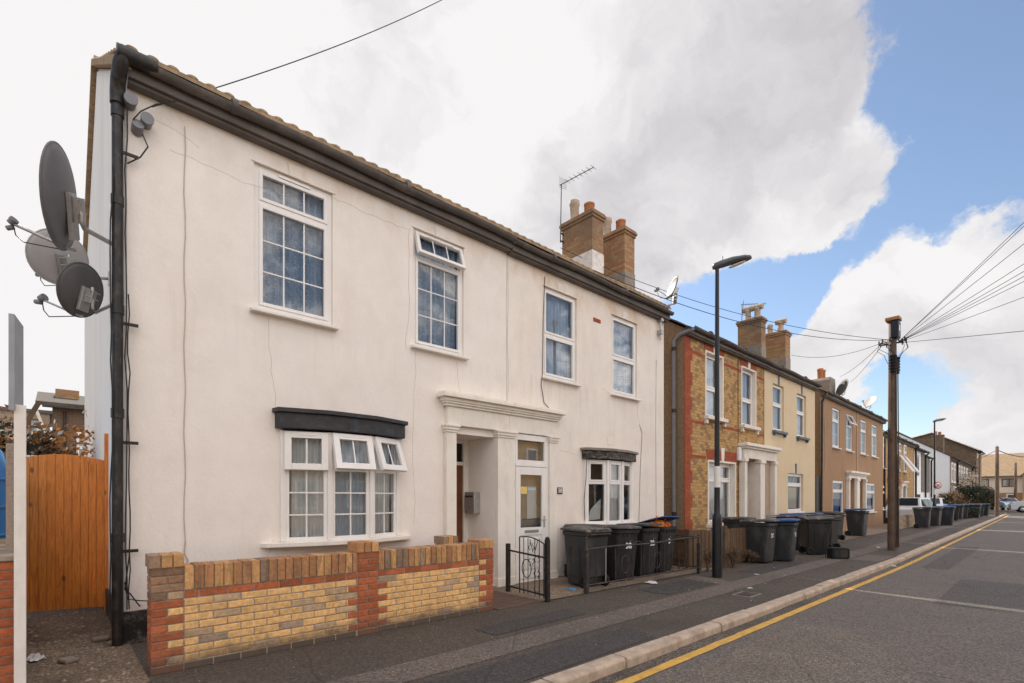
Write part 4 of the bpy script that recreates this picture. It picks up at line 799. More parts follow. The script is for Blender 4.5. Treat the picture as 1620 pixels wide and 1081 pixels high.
ck = MB(); crack(ck, .02, 5.4, 0, -5.2, 30, .002, -.007); crack(ck, RX(8.0), 3.6, .35, -.05, 6, .0016, -.007); crack(ck, RX(9.25), 3.4, .1, -.6, 6, .0016, -.007); crack(ck, RX(6.8), 2.3, .6, -.06, 8, .0016, -.007); ck.build('crack', CRACK, hr)
chimney(hr, RX(9.92), 1.75, RX(10.36), 2.75, 6.2, 8.60, BB, [(RX(10.06), 2.45, .52, .13, POTC, 'round'), (RX(10.14), 2.02, .30, .13, POTR, 'short')], base=(7.60, WHITEWASH), mcap=BB)

# ---- brick half and cream half of the next pair
TH2 = 0.004
F2 = Frame(11.24, 6.2, TH2)
def fpt(F, px, py, dy=0): return F.pt(px, py, dy)
def rect(F, x0, x1, y0, y1, dy=0):
    """opening from its pixel extents, measured on the facade plane"""
    a, zt = F.pt(x0, y0, dy); c, _ = F.pt(x1, y0, dy); _, zb = F.pt(x0, y1, dy); return a, c, zb, zt
h2 = tag(empty('house', (F2.x, F2.y, 0), F2.th), 'yellow stock brick house with painted red quoins and red window arches behind dark picket fence', 'house', 'rendered and brick terrace houses')
L2 = 4.75; E2 = 5.52; RG2 = 8.15
w1 = (1.05, 1.99, 3.52, 5.16); w2_ = (3.17, 4.12, 3.50, 5.14); w3 = (1.19, 2.75, .76, 2.38)
dr = (3.22, 4.08, .05, 2.52, .85)
b = facade(L2, E2, [(*w1, .16), (*w2_, .16), (*w3, .2), dr], rev=.16); b.build('wall', YB, h2)
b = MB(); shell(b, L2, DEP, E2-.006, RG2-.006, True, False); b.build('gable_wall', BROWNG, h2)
q = MB(); rk = random.Random(2)
for k in range(36):
    wq = .36 if k % 4 < 2 else .27; q.box(-.012, -.012, k*.15, wq, -.001, k*.15+.15)
q.build('quoins', REDB, h2)
q = MB()
for z, segs in ((4.98, ((.30, 1.01), (2.03, 3.13), (4.16, L2))), (3.28, ((.30, .96), (2.08, 3.08), (4.21, L2))), (2.42, ((.30, 1.06), (2.88, 3.0)))):
    for a, c in segs: MB().box(a, -.006, z, c, -.001, z+.075).build('string_course', REDB, h2)
for (a, c, d_, e) in (w1, w2_, w3):
    m_ = (a+c)/2; hh = .30 if e < 4 else .27; q = MB(); ks = MB()
    q.prism([(a-.03, e), (c+.03, e), (c+.13, e+hh), (a-.13, e+hh)], -.010, -.001); ks.prism([(m_-.06, e-.01), (m_+.06, e-.01), (m_+.10, e+hh+.08), (m_-.10, e+hh+.08)], -.03, -.001); q.build('window_arch', REDB, h2); ks.build('keystone', MOULD, h2, bevel=.004)
def stucco_rev(par, o, d=.16, m=MOULD, sill=True):
    a, c, z0, z1 = o[:4]; s = MB(); t = .018
    s.box(a-.035, -.02, z0, a+t, d-.02, z1+.03); s.box(c-t, -.02, z0, c+.035, d-.02, z1+.03); s.box(a+t, -.02, z1-t, c-t, d-.02, z1+.03); s.build('window_reveal', m, par, bevel=.003)
    if sill:
        s = MB(); s.box(a-.09, -.13, z0-.09, c+.09, .05, z0-.002); s.box(a-.07, -.08, z0-.2, a+.01, -.001, z0-.092); s.box(c-.01, -.08, z0-.2, c+.07, -.001, z0-.092); s.build('stone_sill', m, par, bevel=.006)
for o_ in (w1, w2_, w3): stucco_rev(h2, o_)
window(h2, w1[0]+.02, w1[1]-.02, w1[2], w1[3]-.02, y=.09, tr=4.28, cur=NETG, glass=GLASSB, sill=False, vent=False, ft=.04)
window(h2, w2_[0]+.02, w2_[1]-.02, w2_[2], w2_[3]-.02, y=.09, tr=4.26, cur=NETG, glass=GLASSB, sill=False, vent=False, ft=.04)
window(h2, w3[0]+.02, w3[1]-.02, w3[2], w3[3]-.02, y=.13, tr=1.92, topbars=(2, 1), cur=NET, sill=False, vent=False, ft=.05, glass=GLASSB)
def portico(par, x0, x1, z1=2.42, proj=.22, mid=None, zc=2.85, m=MOULD):
    b = MB()
    for (xa, xb) in [(x0, x0+.17)]+([mid] if mid else [])+[(x1-.17, x1)]:
        b.box(xa, -proj, 0, xb, -.001, z1-.1); b.box(xa-.03, -proj-.03, z1-.1, xb+.03, -.001, z1)
    b.box(x0, -proj+.01, z1, x1, -.001, zc-.15); b.box(x0-.05, -proj-.06, zc-.15, x1+.05, -.001, zc-.09); b.box(x0-.1, -proj-.12, zc-.09, x1+.1, -.001, zc-.02); b.box(x0-.08, -proj-.1, zc-.02, x1+.08, -.001, zc)
    return b.build('portico', m, par, bevel=.006)
portico(h2, 3.02, 5.36, mid=(4.10, 4.42), z1=2.55, zc=2.97, proj=.16)
MB().box(4.46, -.035, .03, 5.15, -.014, 2.5).build('side_door', mat('tan_door', (.38, .27, .19), .5), h2, bevel=.004)
MB().box(4.056, -.001, .05, 4.078, .80, 2.5).build('door_reveal', MOULD, h2)
MB().box(dr[0]-.02, .80, .05, dr[1]+.02, .86, 2.52).build('front_door', mat('grey_white_door', (.55, .54, .53), .4), h2, bevel=.004)
MB().box(2.82, -.10, 2.46, 2.98, -.003, 2.84).build('alarm_box', UPVC, h2, bevel=.03)
MB().tube([(2.93, -.012, .3), (2.93, -.012, 5.3)], .008, 5).build('cable', CABLE, h2)
roof_part(h2, L2, DEP, E2+.05, RG2+.05, SLATE, ov=.2, lx=.08, tile=.5); gutter(h2, L2, 5.50, fz=5.54, y=-.2)
p = MB(); p.tube([(-.07, .24, 0), (-.07, .24, 5.25), (-.06, .10, 5.36), (-.02, -.16, 5.43), (.06, -.2, 5.46)], .046, 12)
for z in (1.0, 3.5, 5.0): p.tube([(-.07, .24, z), (-.07, .24, z+.09)], .055, 12, mi=1)
p.build('downpipe', [PIPEG, PIPE], h2)
p = MB(); p.tube([(-.012, .8, 5.2), (-.012, .7, 4.0), (-.012, .85, 2.4), (-.012, 1.0, .5)], .008, 5); p.build('cable', CABLEW, h2); p = MB(); p.tube([(-.012, .3, 3.2), (-.012, .28, 1.7), (-.012, .9, 1.68)], .008, 5); p.build('cable', CABLEW, h2)
chimney(h2, .12, 1.80, .58, 2.8, 6.3, 8.70, BB, [(.28, 2.5, .52, .13, POTC, 'round'), (.34, 2.08, .32, .13, POTR, 'short')], base=(7.55, CEMENT))
F2b = Frame(F2.x+L2*math.cos(TH2), F2.y+L2*math.sin(TH2), TH2)
h2b = tag(empty('house', (F2b.x, F2b.y, 0), TH2), 'pale cream pebbledashed house with blue grey sills and narrow deep set windows', 'house', 'rendered and brick terrace houses')
L2b = 4.62
u1 = (.68, 1.60, 3.55, 5.03); u2 = (2.78, 3.70, 3.53, 5.01); u3 = (1.95, 3.40, .97, 2.25)
b = facade(L2b, E2, [(*u1, .1), (*u2, .1), (*u3, .14)], y=-.012); shell(b, L2b, DEP-.02, E2-.008, RG2-.008, False, True); b.build('wall', CREAMR, h2b)
window(h2b, u1[0], u1[1], u1[2], u1[3], y=.06, tr=4.4, cur=NETG, glass=GLASSB, sill=False, vent=False, ft=.05)
window(h2b, u2[0], u2[1], u2[2], u2[3], y=.06, tr=4.38, cur=NETG, glass=GLASSB, sill=False, vent=False, ft=.05)
w_ = window(h2b, u3[0], u3[1], u3[2], u3[3], y=.06, tr=1.88, topbars=(2, 1), bars=(1, 1), cur=None, vent=False, ft=.05)
MB().box(u3[0]+.25, .12, 1.08, u3[1]-.3, .14, 1.78).build('poster', mat('pale_notice', (.65, .6, .52), .7, var=.1, vs=20), w_); curtain(w_, u3[0]+.05, u3[1]-.05, 1.0, 2.2, .2, BLUECUR)  # notice card in its own pale colour
sb = mat('blue_grey_sill', (.12, .14, .18), .6)
for o_ in (u1, u2):
    s = MB(); s.box(o_[0]-.06, -.12, o_[2]-.08, o_[1]+.06, .1, o_[2]-.003); s.box(o_[0]-.02, -.09, o_[2]-.16, o_[0]+.05, -.013, o_[2]-.082); s.box(o_[1]-.05, -.09, o_[2]-.16, o_[1]+.02, -.013, o_[2]-.082); s.build('stone_sill', sb, h2b, bevel=.004)
for o_ in (u1, u2, u3): s = MB(); m_ = (o_[0]+o_[1])/2; s.prism([(m_-.05, o_[3]+.01), (m_+.05, o_[3]+.01), (m_+.07, o_[3]+.34), (m_-.07, o_[3]+.34)], -.03, -.013); s.build('keystone', sb, h2b)
roof_part(h2b, L2b, DEP, E2+.045, RG2+.045, SLATE, ov=.195, rx=.08, tile=.5); gutter(h2b, L2b, 5.49, fz=5.53, y=-.2)
chimney(h2b, L2b-.44, 1.7, L2b-.02, 2.6, 6.3, 8.40, BB, [(L2b-.22, 2.3, .46, .13, POTC, 'hood'), (L2b-.22, 1.93, .46, .13, POTC, 'hood')], base=(7.35, CEMENT))

# ---- brown pebbledashed pair
F3 = Frame(21.75, 6.38, math.atan(.022))
L3 = 10.9; E3 = 5.55; RG3 = 7.9
h3 = tag(empty('house', (F3.x, F3.y, 0), F3.th), 'brown pebbledashed pair of houses with white windows and two small roof dishes', 'house', 'rendered and brick terrace houses')
up3 = [rect(F3, 1317, 1328, 643, 696), rect(F3, 1338.5, 1348.5, 651, 702), rect(F3, 1361.5, 1370.5, 659, 707), rect(F3, 1379, 1387.5, 668, 712)]
up3 = [(a, c, 3.5, 5.1) for a, c, _, _ in up3]
lo3 = [rect(F3, 1317.5, 1334.5, 758, 806), rect(F3, 1371, 1384.5, 763, 805)]; lo3 = [(a, c, .75, 2.15) for a, c, _, _ in lo3]
d3 = rect(F3, 1342, 1351, 758, 810); d3 = (d3[0], d3[1], .05, 2.3, .2); d4 = rect(F3, 1356, 1364, 758, 810); d4 = (d4[0], d4[1], .05, 2.3, .9)
b = facade(L3, E3, up3+lo3+[d3, d4], rev=.08); b.build('wall', BROWNR, h3)
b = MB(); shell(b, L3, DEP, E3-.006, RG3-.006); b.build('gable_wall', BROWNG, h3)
for i, o_ in enumerate(up3): window(h3, *o_, y=.03, tr=4.6, bars=(1, 2), topbars=(1, 1), cur=NETG if i < 3 else NET, glass=GLASSB, open_top=(i == 1), ang=24, vent=False, ft=.045)
for i, o_ in enumerate(lo3):
    window(h3, *o_, y=.03, tr=1.72, topbars=(1, 1), mull=None, cur=BLUECUR if i == 0 else NETG, glass=GLASS, vent=False, ft=.06)
MB().box(d3[0]-.01, .14, .05, d3[1]+.01, .2, 2.3).build('front_door', UPVC, h3, bevel=.004); MB().box(d3[0]+.25, .132, 1.3, d3[1]-.25, .138, 1.9).build('door_pane', GLASSB, h3)
MB().box(d4[0]-.01, .85, .05, d4[1]+.01, .9, 2.3).build('front_door', mat('beige_door', (.5, .42, .33), .5), h3, bevel=.004)
portico(h3, d3[0]-.35, d4[1]+.3, z1=2.3, zc=2.6, proj=.12, mid=(d3[1]+.05, d4[0]-.05))
MB().tube([((up3[1][1]+up3[2][0])/2, -.02, 2.6), ((up3[1][1]+up3[2][0])/2, -.02, 5.3)], .02, 6).build('cable', CABLEW, h3)
MB().tube([(.55, -.02, 2.5), (.55, -.02, 4.6)], .012, 5).build('cable', CABLEW, h3)
roof_part(h3, L3, DEP, E3+.04, RG3+.04, TILE, ov=.2, lx=.08, rx=.08, tile=.5); gutter(h3, L3, 5.5, fz=5.56, y=-.2)
p = MB(); p.tube([(-.07, -.08, 5.1), (-.07, -.16, 5.28), (.05, -.2, 5.42)], .045, 10); p.tube([(-.07, -.05, 0), (-.07, -.08, 5.1)], .04, 10); p.build('downpipe', PIPE, h3)
chimney(h3, .35, 1.35, .9, 2.3, 6.2, 8.25, BB, [(.62, 2.05, .42, .13, POTC, 'taper'), (.62, 1.62, .46, .13, POTC, 'hood')], base=(7.2, CEMENT))
c5 = MB(); cx, cy = 5.9, 1.35; c5.prism([(cx-.42, 5.9), (cx+.42, 5.9), (cx+.42, 7.05), (cx+.34, 7.18), (cx-.34, 7.18), (cx-.42, 7.05)], cy-.30, cy+.62, axis='y'); c5 = c5.build('chimney', CEMENT, h3, bevel=.05)
for dx in (-.2, .2): MB().lathe([(.12, 7.16), (.12, 7.55), (.14, 7.58), (.14, 7.66), (.1, 7.66)], cx+dx, cy+.2, 14).build('chimney_pot', POTR, c5)

# ---- lower yellow brick house beyond
F4 = Frame(34.3, 6.95, math.atan(.024))
def win_row(par, F, xs, z0, z1, yb=.06, awn=False, m=UPVC, cur=NETG):
    for (a, c) in xs:
        o_ = (F.pt(a, 788)[0], F.pt(c, 788)[0]); window(par, o_[0], o_[1], z0, z1, y=-.035, tr=z0+(z1-z0)*.72, cur=None, vent=False, ft=.08, glass=GLASSB, sd=.05, m=m, room=False)
h4 = tag(empty('house', (F4.x, F4.y, 0), F4.th), 'low yellow brick house with tall white framed windows pushed open behind the telegraph pole', 'house', 'rendered and brick terrace houses')
L4 = 10.0; E4 = 5.12
b = MB(); b.add([(0, 0, 0), (L4, 0, 0), (L4, 0, E4), (0, 0, E4)], [(0, 1, 2, 3)]); shell(b, L4, 7, E4, 7.2); b.build('wall', YB, h4)
win_row(h4, F4, [(1396, 1399.5), (1404, 1407.5), (1421, 1424.5), (1429, 1433)], 3.1, 4.85)
win_row(h4, F4, [(1393.5+.5, 1399.5)], .8, 2.1)
aw = MB()
for k, px in enumerate((1422.8, 1431)):
    x = F4.pt(px, 788)[0]
    for s_ in (0, .55): aw.add([(x-.5+s_, -.07, 4.1), (x-.15+s_, -.07, 4.1), (x-.15+s_, -.75, 3.05), (x-.5+s_, -.75, 3.05), (x-.5+s_, -.05, 4.06), (x-.15+s_, -.05, 4.06), (x-.15+s_, -.72, 3.0), (x-.5+s_, -.72, 3.0)], [(0, 1, 2, 3), (7, 6, 5, 4), (0, 3, 7, 4), (1, 5, 6, 2), (3, 2, 6, 7)])
aw.build('open_casement', UPVC, h4)
x = F4.pt(1427, 788)[0]; portico(h4, x-.5, x+1.0, z1=2.2, zc=2.5, proj=.1); MB().box(x-.3, -.03, .05, x+.8, -.002, 2.2).build('front_door', mat('dark_grey_door', (.09, .085, .085), .4), h4)
for px in (1397.5, 1406, 1422.5, 1430.5): q = MB(); x = F4.pt(px, 788)[0]; q.prism([(x-.5, 2.3), (x+.5, 2.3), (x+.6, 2.6), (x-.6, 2.6)], -.012, -.002); q.build('window_arch', REDB, h4)
roof_part(h4, L4, 7, E4+.05, 7.25, SLATE, ov=.25, lx=.05, rx=.2, tile=.5); gutter(h4, L4, 5.02, fz=5.1, y=-.25)
MB().tube([(L4-.1, -.1, 0), (L4-.1, -.1, 4.8), (L4-.05, -.25, 5.0)], .06, 8).build('downpipe', PIPE, h4)
MB().tube([(0.1, -.06, 0), (.1, -.06, 5.0)], .05, 8).build('downpipe', PIPE, h4)

# ---- white and grey clad modern house
F5 = Frame(45.2, 7.45, math.atan(.026))
h5 = tag(empty('house', (F5.x, F5.y, 0), F5.th), 'modern house with white render and grey timber cladding in two stepped volumes', 'house', 'rendered and brick terrace houses')
L5 = 9.2; b = MB(); WR = mat('white_modern_render', (.78, .76, .74), .8, var=.04)
b.box(0, 0, 0, 5.4, 6, 4.95); b.box(5.41, .15, 0, L5, 6, 4.7); b.build('wall', WR, h5)
xx = lambda px: F5.pt(px, 788)[0]
q = MB(); q.box(xx(1457), -.05, 1.9, xx(1467), -.002, 4.85); q.box(xx(1470)-1.0, .08, 1.9, xx(1473), .148, 4.6); q.build('timber_cladding', SLAT, h5)
q = MB(); q.box(xx(1449.5), -.04, 3.1, xx(1453), -.002, 4.6); q.box(xx(1463), -.07, 3.5, xx(1465), -.052, 4.6); q.box(xx(1450), -.04, .2, xx(1455), -.002, 1.7); q.build('window', mat('dark_glass', (.05, .055, .06), .15), h5)
q = MB(); q.box(-.1, -.3, 4.95, 5.5, 6.2, 5.05); q.box(5.5, -.1, 4.7, L5+.15, 6.2, 4.8); q.build('roof', SLATE, h5, bevel=.01)
q = MB(); q.tube([(5.2, -.1, 0), (5.2, -.1, 4.7), (5.2, -.3, 4.9)], .06, 8); q.tube([(L5-.1, .0, 0), (L5-.1, .0, 4.5), (L5-.1, -.1, 4.7)], .06, 8); q.tube([(-.05, -.32, 4.97), (5.5, -.32, 4.97)], .06, 8); q.tube([(5.5, -.12, 4.72), (L5+.15, -.12, 4.72)], .06, 8); q.build('downpipe', PIPE, h5)

# ---- terrace with the big white gable
F6 = Frame(61.6, 7.4, math.atan(.024))
h6 = tag(empty('house', (F6.x, F6.y, 0), F6.th), 'brown brick terrace with a tall blank white gable end beyond the speed limit sign', 'house', 'rendered and brick terrace houses')
L6 = 25.5; E6 = 5.3
b = MB(); b.add([(0, 0, 0), (L6, 0, 0), (L6, 0, E6), (0, 0, E6)], [(0, 1, 2, 3)]); shell(b, L6, 9, E6, 8.2, False, True); b.build('wall', FARB, h6)
b = MB(); b.add([(-.03, 0, 0), (-.03, 0, E6), (-.03, 4.5, 8.2), (-.03, 9, E6), (-.03, 9, 0)], [(0, 1, 2, 3, 4)]); b.box(-.03, -.02, 0, 0, .02, E6); b.build('gable_wall', WR, h6)
xx = lambda px: F6.pt(px, 788)[0]
for (a, c) in ((1504.5, 1507), (1508.5, 1511), (1516, 1518.5), (1520, 1522), (1524, 1526), (1528, 1530)): window(h6, xx(a), xx(c), 2.9, 4.8, y=-.05, tr=4.2, vent=False, ft=.16, glass=GLASSB, room=False, sd=.05)
for px in (1505, 1521, 1531): x = xx(px); portico(h6, x-.3, x+1.6, z1=2.2, zc=2.5, proj=.1)
q = MB()
for px in (1513, 1537): q.tube([(xx(px), -.1, 0), (xx(px), -.1, 5.0), (xx(px), -.3, 5.2)], .08, 6)
q.build('downpipe', PIPE, h6)
roof_part(h6, L6, 9, E6+.05, 8.25, SLATE, ov=.3, lx=.1, rx=.3, tile=.6, yr=4.5); gutter(h6, L6, 5.22, fz=5.32, y=-.3)
# tall brick gable house behind it
h7 = tag(empty('house', (88.5, 8.0, 0), .024), 'taller brown brick house with white edged gable rising behind the terrace', 'house', 'rendered and brick terrace houses')
b = MB(); b.add([(0, 0, 0), (0, 0, 7.7), (0, 4.4, 10.2), (0, 9, 9.2), (0, 9, 0)], [(0, 1, 2, 3, 4)]); b.add([(0, 0, 0), (8, 0, 0), (8, 0, 7.7), (0, 0, 7.7)], [(0, 1, 2, 3)]); b.build('wall', FARB, h7)
q = MB(); q.add([(-.3, -.4, 7.5), (8, -.4, 7.5), (8, 4.4, 10.25), (-.3, 4.4, 10.25), (-.3, -.4, 7.65), (8, -.4, 7.65), (8, 4.4, 10.4), (-.3, 4.4, 10.4)], [(0, 3, 2, 1), (4, 5, 6, 7), (0, 1, 5, 4), (0, 4, 7, 3)]); q.add([(-.3, 9.4, 9.0), (8, 9.4, 9.0), (8, 4.4, 10.25), (-.3, 4.4, 10.25), (-.3, 9.4, 9.15), (8, 9.4, 9.15), (8, 4.4, 10.4), (-.3, 4.4, 10.4)], [(0, 1, 2, 3), (7, 6, 5, 4), (0, 3, 7, 4)]); q.build('roof', SLATE, h7)
q = MB(); q.tube([(-.32, -.4, 7.55), (-.32, 4.4, 10.3), (-.32, 9.3, 9.1)], .09, 6); q.build('bargeboard', UPVC, h7)
for y in (3.2, 7.0): chimney(h7, -6.5, y-.6, -5.5, y+.6, 6.5, 9.3, FARB, [(-6, y-.2, .4, .16, POTR, 'short'), (-6, y+.2, .5, .16, POTC, 'short')])

# ---- tan roofed terrace closing the street
h8 = tag(empty('house', (121, 15, 0), R(-97)), 'cream and yellow brick terrace with broad tan tiled roof closing the street', 'house', 'rendered and brick terrace houses')
CR2 = mat('cream_far_render', (.72, .62, .50), .85, var=.05); TANT = mat('tan_roof_tile', (.30, .21, .13), .9, var=.25, vs=3, bump=.5, bs=8)
b = MB(); b.box(-2, 0, 0, 10.2, 7, 2.3); b.build('wall', ORB, h8)
MB().box(-2, -.03, 2.3, 10.2, 7, 5.2).build('upper_wall', CR2, h8)
b = MB(); b.add([(-2, -.5, 5.0), (17, -.5, 5.0), (17, 3.5, 9.0), (-2, 3.5, 9.0), (-2, -.5, 5.2), (17, -.5, 5.2), (17, 3.5, 9.2), (-2, 3.5, 9.2)], [(0, 1, 5, 4), (4, 5, 6, 7), (0, 4, 7, 3), (0, 3, 2, 1)]); b.box(-2, 3.5, 5, 17, 3.6, 9.1); b.build('roof', TANT, h8)
b = MB(); b.prism([(10.2, 0), (17, 0), (17, 8.0), (13.8, 8.4), (10.2, 5.1)], -1.6, 3, axis='y'); b.build('gable_wall', mat('brown_far_render', (.38, .27, .18), .9), h8)
q = MB(); q.tube([(9.9, -1.9, 5.0), (13.8, -1.9, 8.5), (18, -1.9, 8.4)], .15, 6); q.box(-2, -.6, 4.92, 10.2, -.45, 5.12); q.build('bargeboard', SOFFIT, h8)
for (x, z, w) in ((.2, 3.3, 1.4), (3.6, 3.3, 2.2), (7.4, 3.3, 1.9)): window(h8, x, x+w, z, z+1.4, y=-.08, mull=[x+w/2], vent=False, ft=.1, m=DKWOOD, glass=GLASSB, room=False, sill=False); MB().box(x+.1, .0, z+.1, x+w-.1, .02, z+1.3).build('curtain', UPVC, h8)
for x in (1.0, 8.0): window(h8, x, x+1.2, .8, 2.1, y=-.06, vent=False, ft=.1, glass=GLASSB, room=False)

# ---- houses seen over the side gate
hb = tag(empty('house', (-.0, 28, 0)), 'brown brick house with white sash window seen over the orange gate', 'house', 'back houses over the gate')
b = facade(7.0, 5.2, [(.75, 2.1, 2.9, 4.2)]); b.add([(0, 0, 0), (0, 0, 5.2), (0, 8, 5.2), (0, 8, 0)], [(0, 1, 2, 3)]); b.box(0.0, 7.9, 0, 7, 8, 5.2); b.build('wall', brick_mat('dark_brown_brick', (.15, .095, .06), (.10, .065, .042), (.22, .15, .09), (.2, .17, .14), .4), hb)
window(hb, .75, 2.1, 2.9, 4.2, y=.0, tr=3.55, cur=NETG, vent=False)
q = MB(); q.add([(-.5, -.4, 5.15), (7.3, -.4, 5.15), (7.3, 4, 6.2), (-.5, 4, 6.2), (-.5, -.4, 5.3), (7.3, -.4, 5.3), (7.3, 4, 6.35), (-.5, 4, 6.35)], [(0, 3, 2, 1), (4, 5, 6, 7), (0, 1, 5, 4), (0, 4, 7, 3)]); q.build('roof', SLATE, hb)
MB().box(.1, 2, 5, .9, 2.9, 6.25).build('chimney', BB, hb)
q = MB(); q.add([(-.5, -.4, 5.2), (-.1, .0, 3.9), (-.1, .0, 3.7), (-.55, -.4, 5.0), (-.5, .3, 5.2), (-.1, .4, 3.9), (-.1, .4, 3.7), (-.55, .3, 5.0)], [(0, 3, 2, 1), (4, 5, 6, 7), (0, 1, 5, 4), (1, 2, 6, 5), (2, 3, 7, 6), (3, 0, 4, 7)]); q.build('bargeboard', MOULD, hb)
q = MB(); q.tube([(.38, -.06, 2), (.38, -.06, 5.0)], .05, 6); q.tube([(-.3, -.42, 5.12), (7, -.42, 5.05)], .05, 6); q.build('downpipe', PIPE, hb)
hm = tag(empty('house', (-8.0, 34, 0)), 'flat roofed tan building with one dark window seen far behind the gate', 'house', 'back houses over the gate')
MB().box(-4, 0, 0, 7.9, 6, 5.6).build('wall', mat('tan_flat_render', (.36, .27, .20), .9, var=.08), hm); q = MB(); q.box(-4.1, -.1, 5.6, 8.0, 6.1, 5.75); q.build('roof', SOFFIT, hm)
window(hm, 7.15, 7.6, 4.4, 5.3, y=-.06, tr=4.9, m=SOFFIT, vent=False, room=False, glass=GLASSB, sill=False)
ho = tag(empty('outbuilding', (-2.0, 19, 0)), 'orange brick shed wall with curved white coping behind the sign post', 'outbuilding')
pr = [(-3, 0), (1.25, 0), (1.25, 2.95)]+[(1.25-2.2*(k/8), 2.95+1.25*math.sin(k/8*math.pi/2)) for k in range(1, 9)]+[(-3, 4.2)]
b = MB(); b.prism(pr, 0, .3, axis='y'); b.build('wall', ORB, ho)
q = MB(); q.tube([(x, .15, z+.03) for x, z in pr[2:]], .06, 6); q.build('coping', UPVC2, ho)

# ---- row across the street (the lower windows mirror it)
rk = random.Random(8)
for i in range(5):
    ho2 = tag(empty('house', (-9+i*7.5, -12.5, 0), 0), ['yellow brick', 'cream painted', 'brown brick', 'red brick', 'pale brick'][i]+' house on the far side of the street', 'house', 'houses across the street')
    m_ = [YB, CREAMR, FARB, ORB, YB][i]; b = MB(); b.box(0, -7, 0, 7.3, 0, 5.5); b.prism([(-7.2, 5.5), (.3, 5.5), (-3.5, 8)], 0, 7.3, axis='x', mi=1); b.build('wall', [m_, SLATE], ho2)
    q = MB()
    for x in (.9, 2.9, 5.0):
        for z, h_ in ((.9, 1.4), (3.3, 1.5)):
            if x == 2.9 and z < 1: q.box(x, .0, 0, x+.95, .05, 2.2, 0); continue
            q.box(x, .0, z, x+1.1, .05, z+h_, 0); q.box(x+.1, .051, z+.1, x+1.0, .06, z+h_-.1, 1)
    q.build('window', [UPVC, mat('dark_pane', (.05, .06, .08), .1)], ho2)

# ------------------------------------------------------------------ front garden wall of individual bricks
gw = tag(empty('garden_wall', (0, 0, 0)), 'low yellow and red brick garden wall with soldier coping in front of bow window', 'wall')
rk = random.Random(21)
def tone(c, a, b_):
    k = rk.uniform(a, b_); h = rk.uniform(.92, 1.08); return [c[0]*k*h, c[1]*k, c[2]*k/h]
RED = lambda: tone((.42, .115, .042), .72, 1.15)
def YEL_():
    t = rk.random()
    c = (.76, .455, .185) if t < .80 else ((.50, .34, .20) if t < .92 else (.37, .265, .18)); k = rk.uniform(.88, 1.08); return [q*k for q in c]
def SOLD():
    t = rk.random(); c = (.56, .30, .12) if t < .5 else ((.42, .20, .085) if t < .90 else (.31, .20, .125)); k = rk.uniform(.8, 1.15); return [q*k for q in c]
X0, X1, YW, TW = .585, 4.175, 4.95, .215
CH = .0662
def course(b, xa, xb, y, z, k, colf, depth=TW, along='x'):
    """bricks of one course between xa and xb, half bond"""
    l = .2165; x = xa-(l/2 if k % 2 else 0)
    while x < xb-.01:
        p, q = max(x, xa), min(x+l-.009, xb)
        if q-p > .02:
            j = rk.uniform(-.002, .002); c = colf()
            if along == 'x': b.box(p, y+j, z, q, y+depth, z+CH-.009, 0, c)
            else: b.box(y, p, z, y+depth+j, q, z+CH-.009, 0, c)
        x += l
def pier(b, x, y, n, w=.222, red=True, cap=True, old=False, side=''):
    for k in range(n):
        f = RED if (red and not (old and k > n-5)) else (lambda: tone((.36, .20, .115), .55, 1.05))
        if k % 2: b.box(x, y-.004, k*CH, x+w*.5-.005, y+w, (k+1)*CH-.009, 0, f() if (side != 'r' or k > 9) else YEL_()); b.box(x+w*.5+.004, y-.004, k*CH, x+w, y+w, (k+1)*CH-.009, 0, f() if (side != 'l' or k > 9) else YEL_())
        else: b.box(x, y-.004, k*CH, x+w, y+w*.48, (k+1)*CH-.009, 0, f()); b.box(x, y+w*.52, k*CH, x+w, y+w, (k+1)*CH-.009, 0, f())
    if cap:
        for i in range(3): b.box(x-.012+i*(w+.024)/3, y-.014, n*CH, x-.012+(i+1)*(w+.024)/3-.008, y+w+.012, n*CH+.107, 0, SOLD())
core = MB(); bb = MB(); cpb = MB()
PW = .222; xm = 2.345
NC = 10
pier(bb, X0, YW, 13, old=True, side='l'); pier(bb, xm, YW, 13); pier(bb, X1-PW, YW, 12, side='r')
core.box(X0+.006, YW+.006, -.05, X0+PW-.006, YW+PW-.006, 13*CH+.095); core.box(xm+.006, YW+.006, -.05, xm+PW-.006, YW+PW-.006, 13*CH+.095); core.box(X1-PW+.006, YW+.006, -.05, X1-.006, YW+PW-.006, 12*CH+.095)
for (a, c) in ((X0+PW+.009, xm-.009), (xm+PW+.009, X1-PW-.009)):
    core.box(a-.01, YW+.008, -.05, c+.01, YW+TW-.006, (NC)*CH+.185)
    for k in range(NC):
        f = (lambda: tone((.19, .13, .09), .6, 1.0)) if k == 0 else (RED if k == NC-1 else YEL_)
        course(bb, a, c, YW+.002, k*CH, k, f)
        if k not in (0, NC-1) and k % 2:   # toothed red bricks next to the piers
            (bb.box(a, YW-.001, k*CH, a+.10, YW+.05, (k+1)*CH-.009, 0, RED()) if a > 2 else None); (c < 3) and bb.box(c-.10, YW-.001, k*CH, c, YW+.05, (k+1)*CH-.009, 0, RED())
    x = a
    while x < c-.03:
        e = min(x+.0735, c); cpb.box(x, YW-.006+rk.uniform(-.002, .002), NC*CH, e-.008, YW+TW+.006, NC*CH+.203+rk.uniform(-.003, .003), 0, SOLD()); x += .0735
bb.build('wall_bricks', BTONE, gw, bevel=.006); cpb.build('coping', BTONE2, gw, bevel=.006); core.build('mortar_core', MORT, gw)
bb = MB(); core = MB(); xr = X1-TW
ya, yb = YW+PW+.009, 5.93
for k in range(NC-2): course(bb, ya, 5.72, xr, k*CH, k, YEL_, along='y')
y = ya
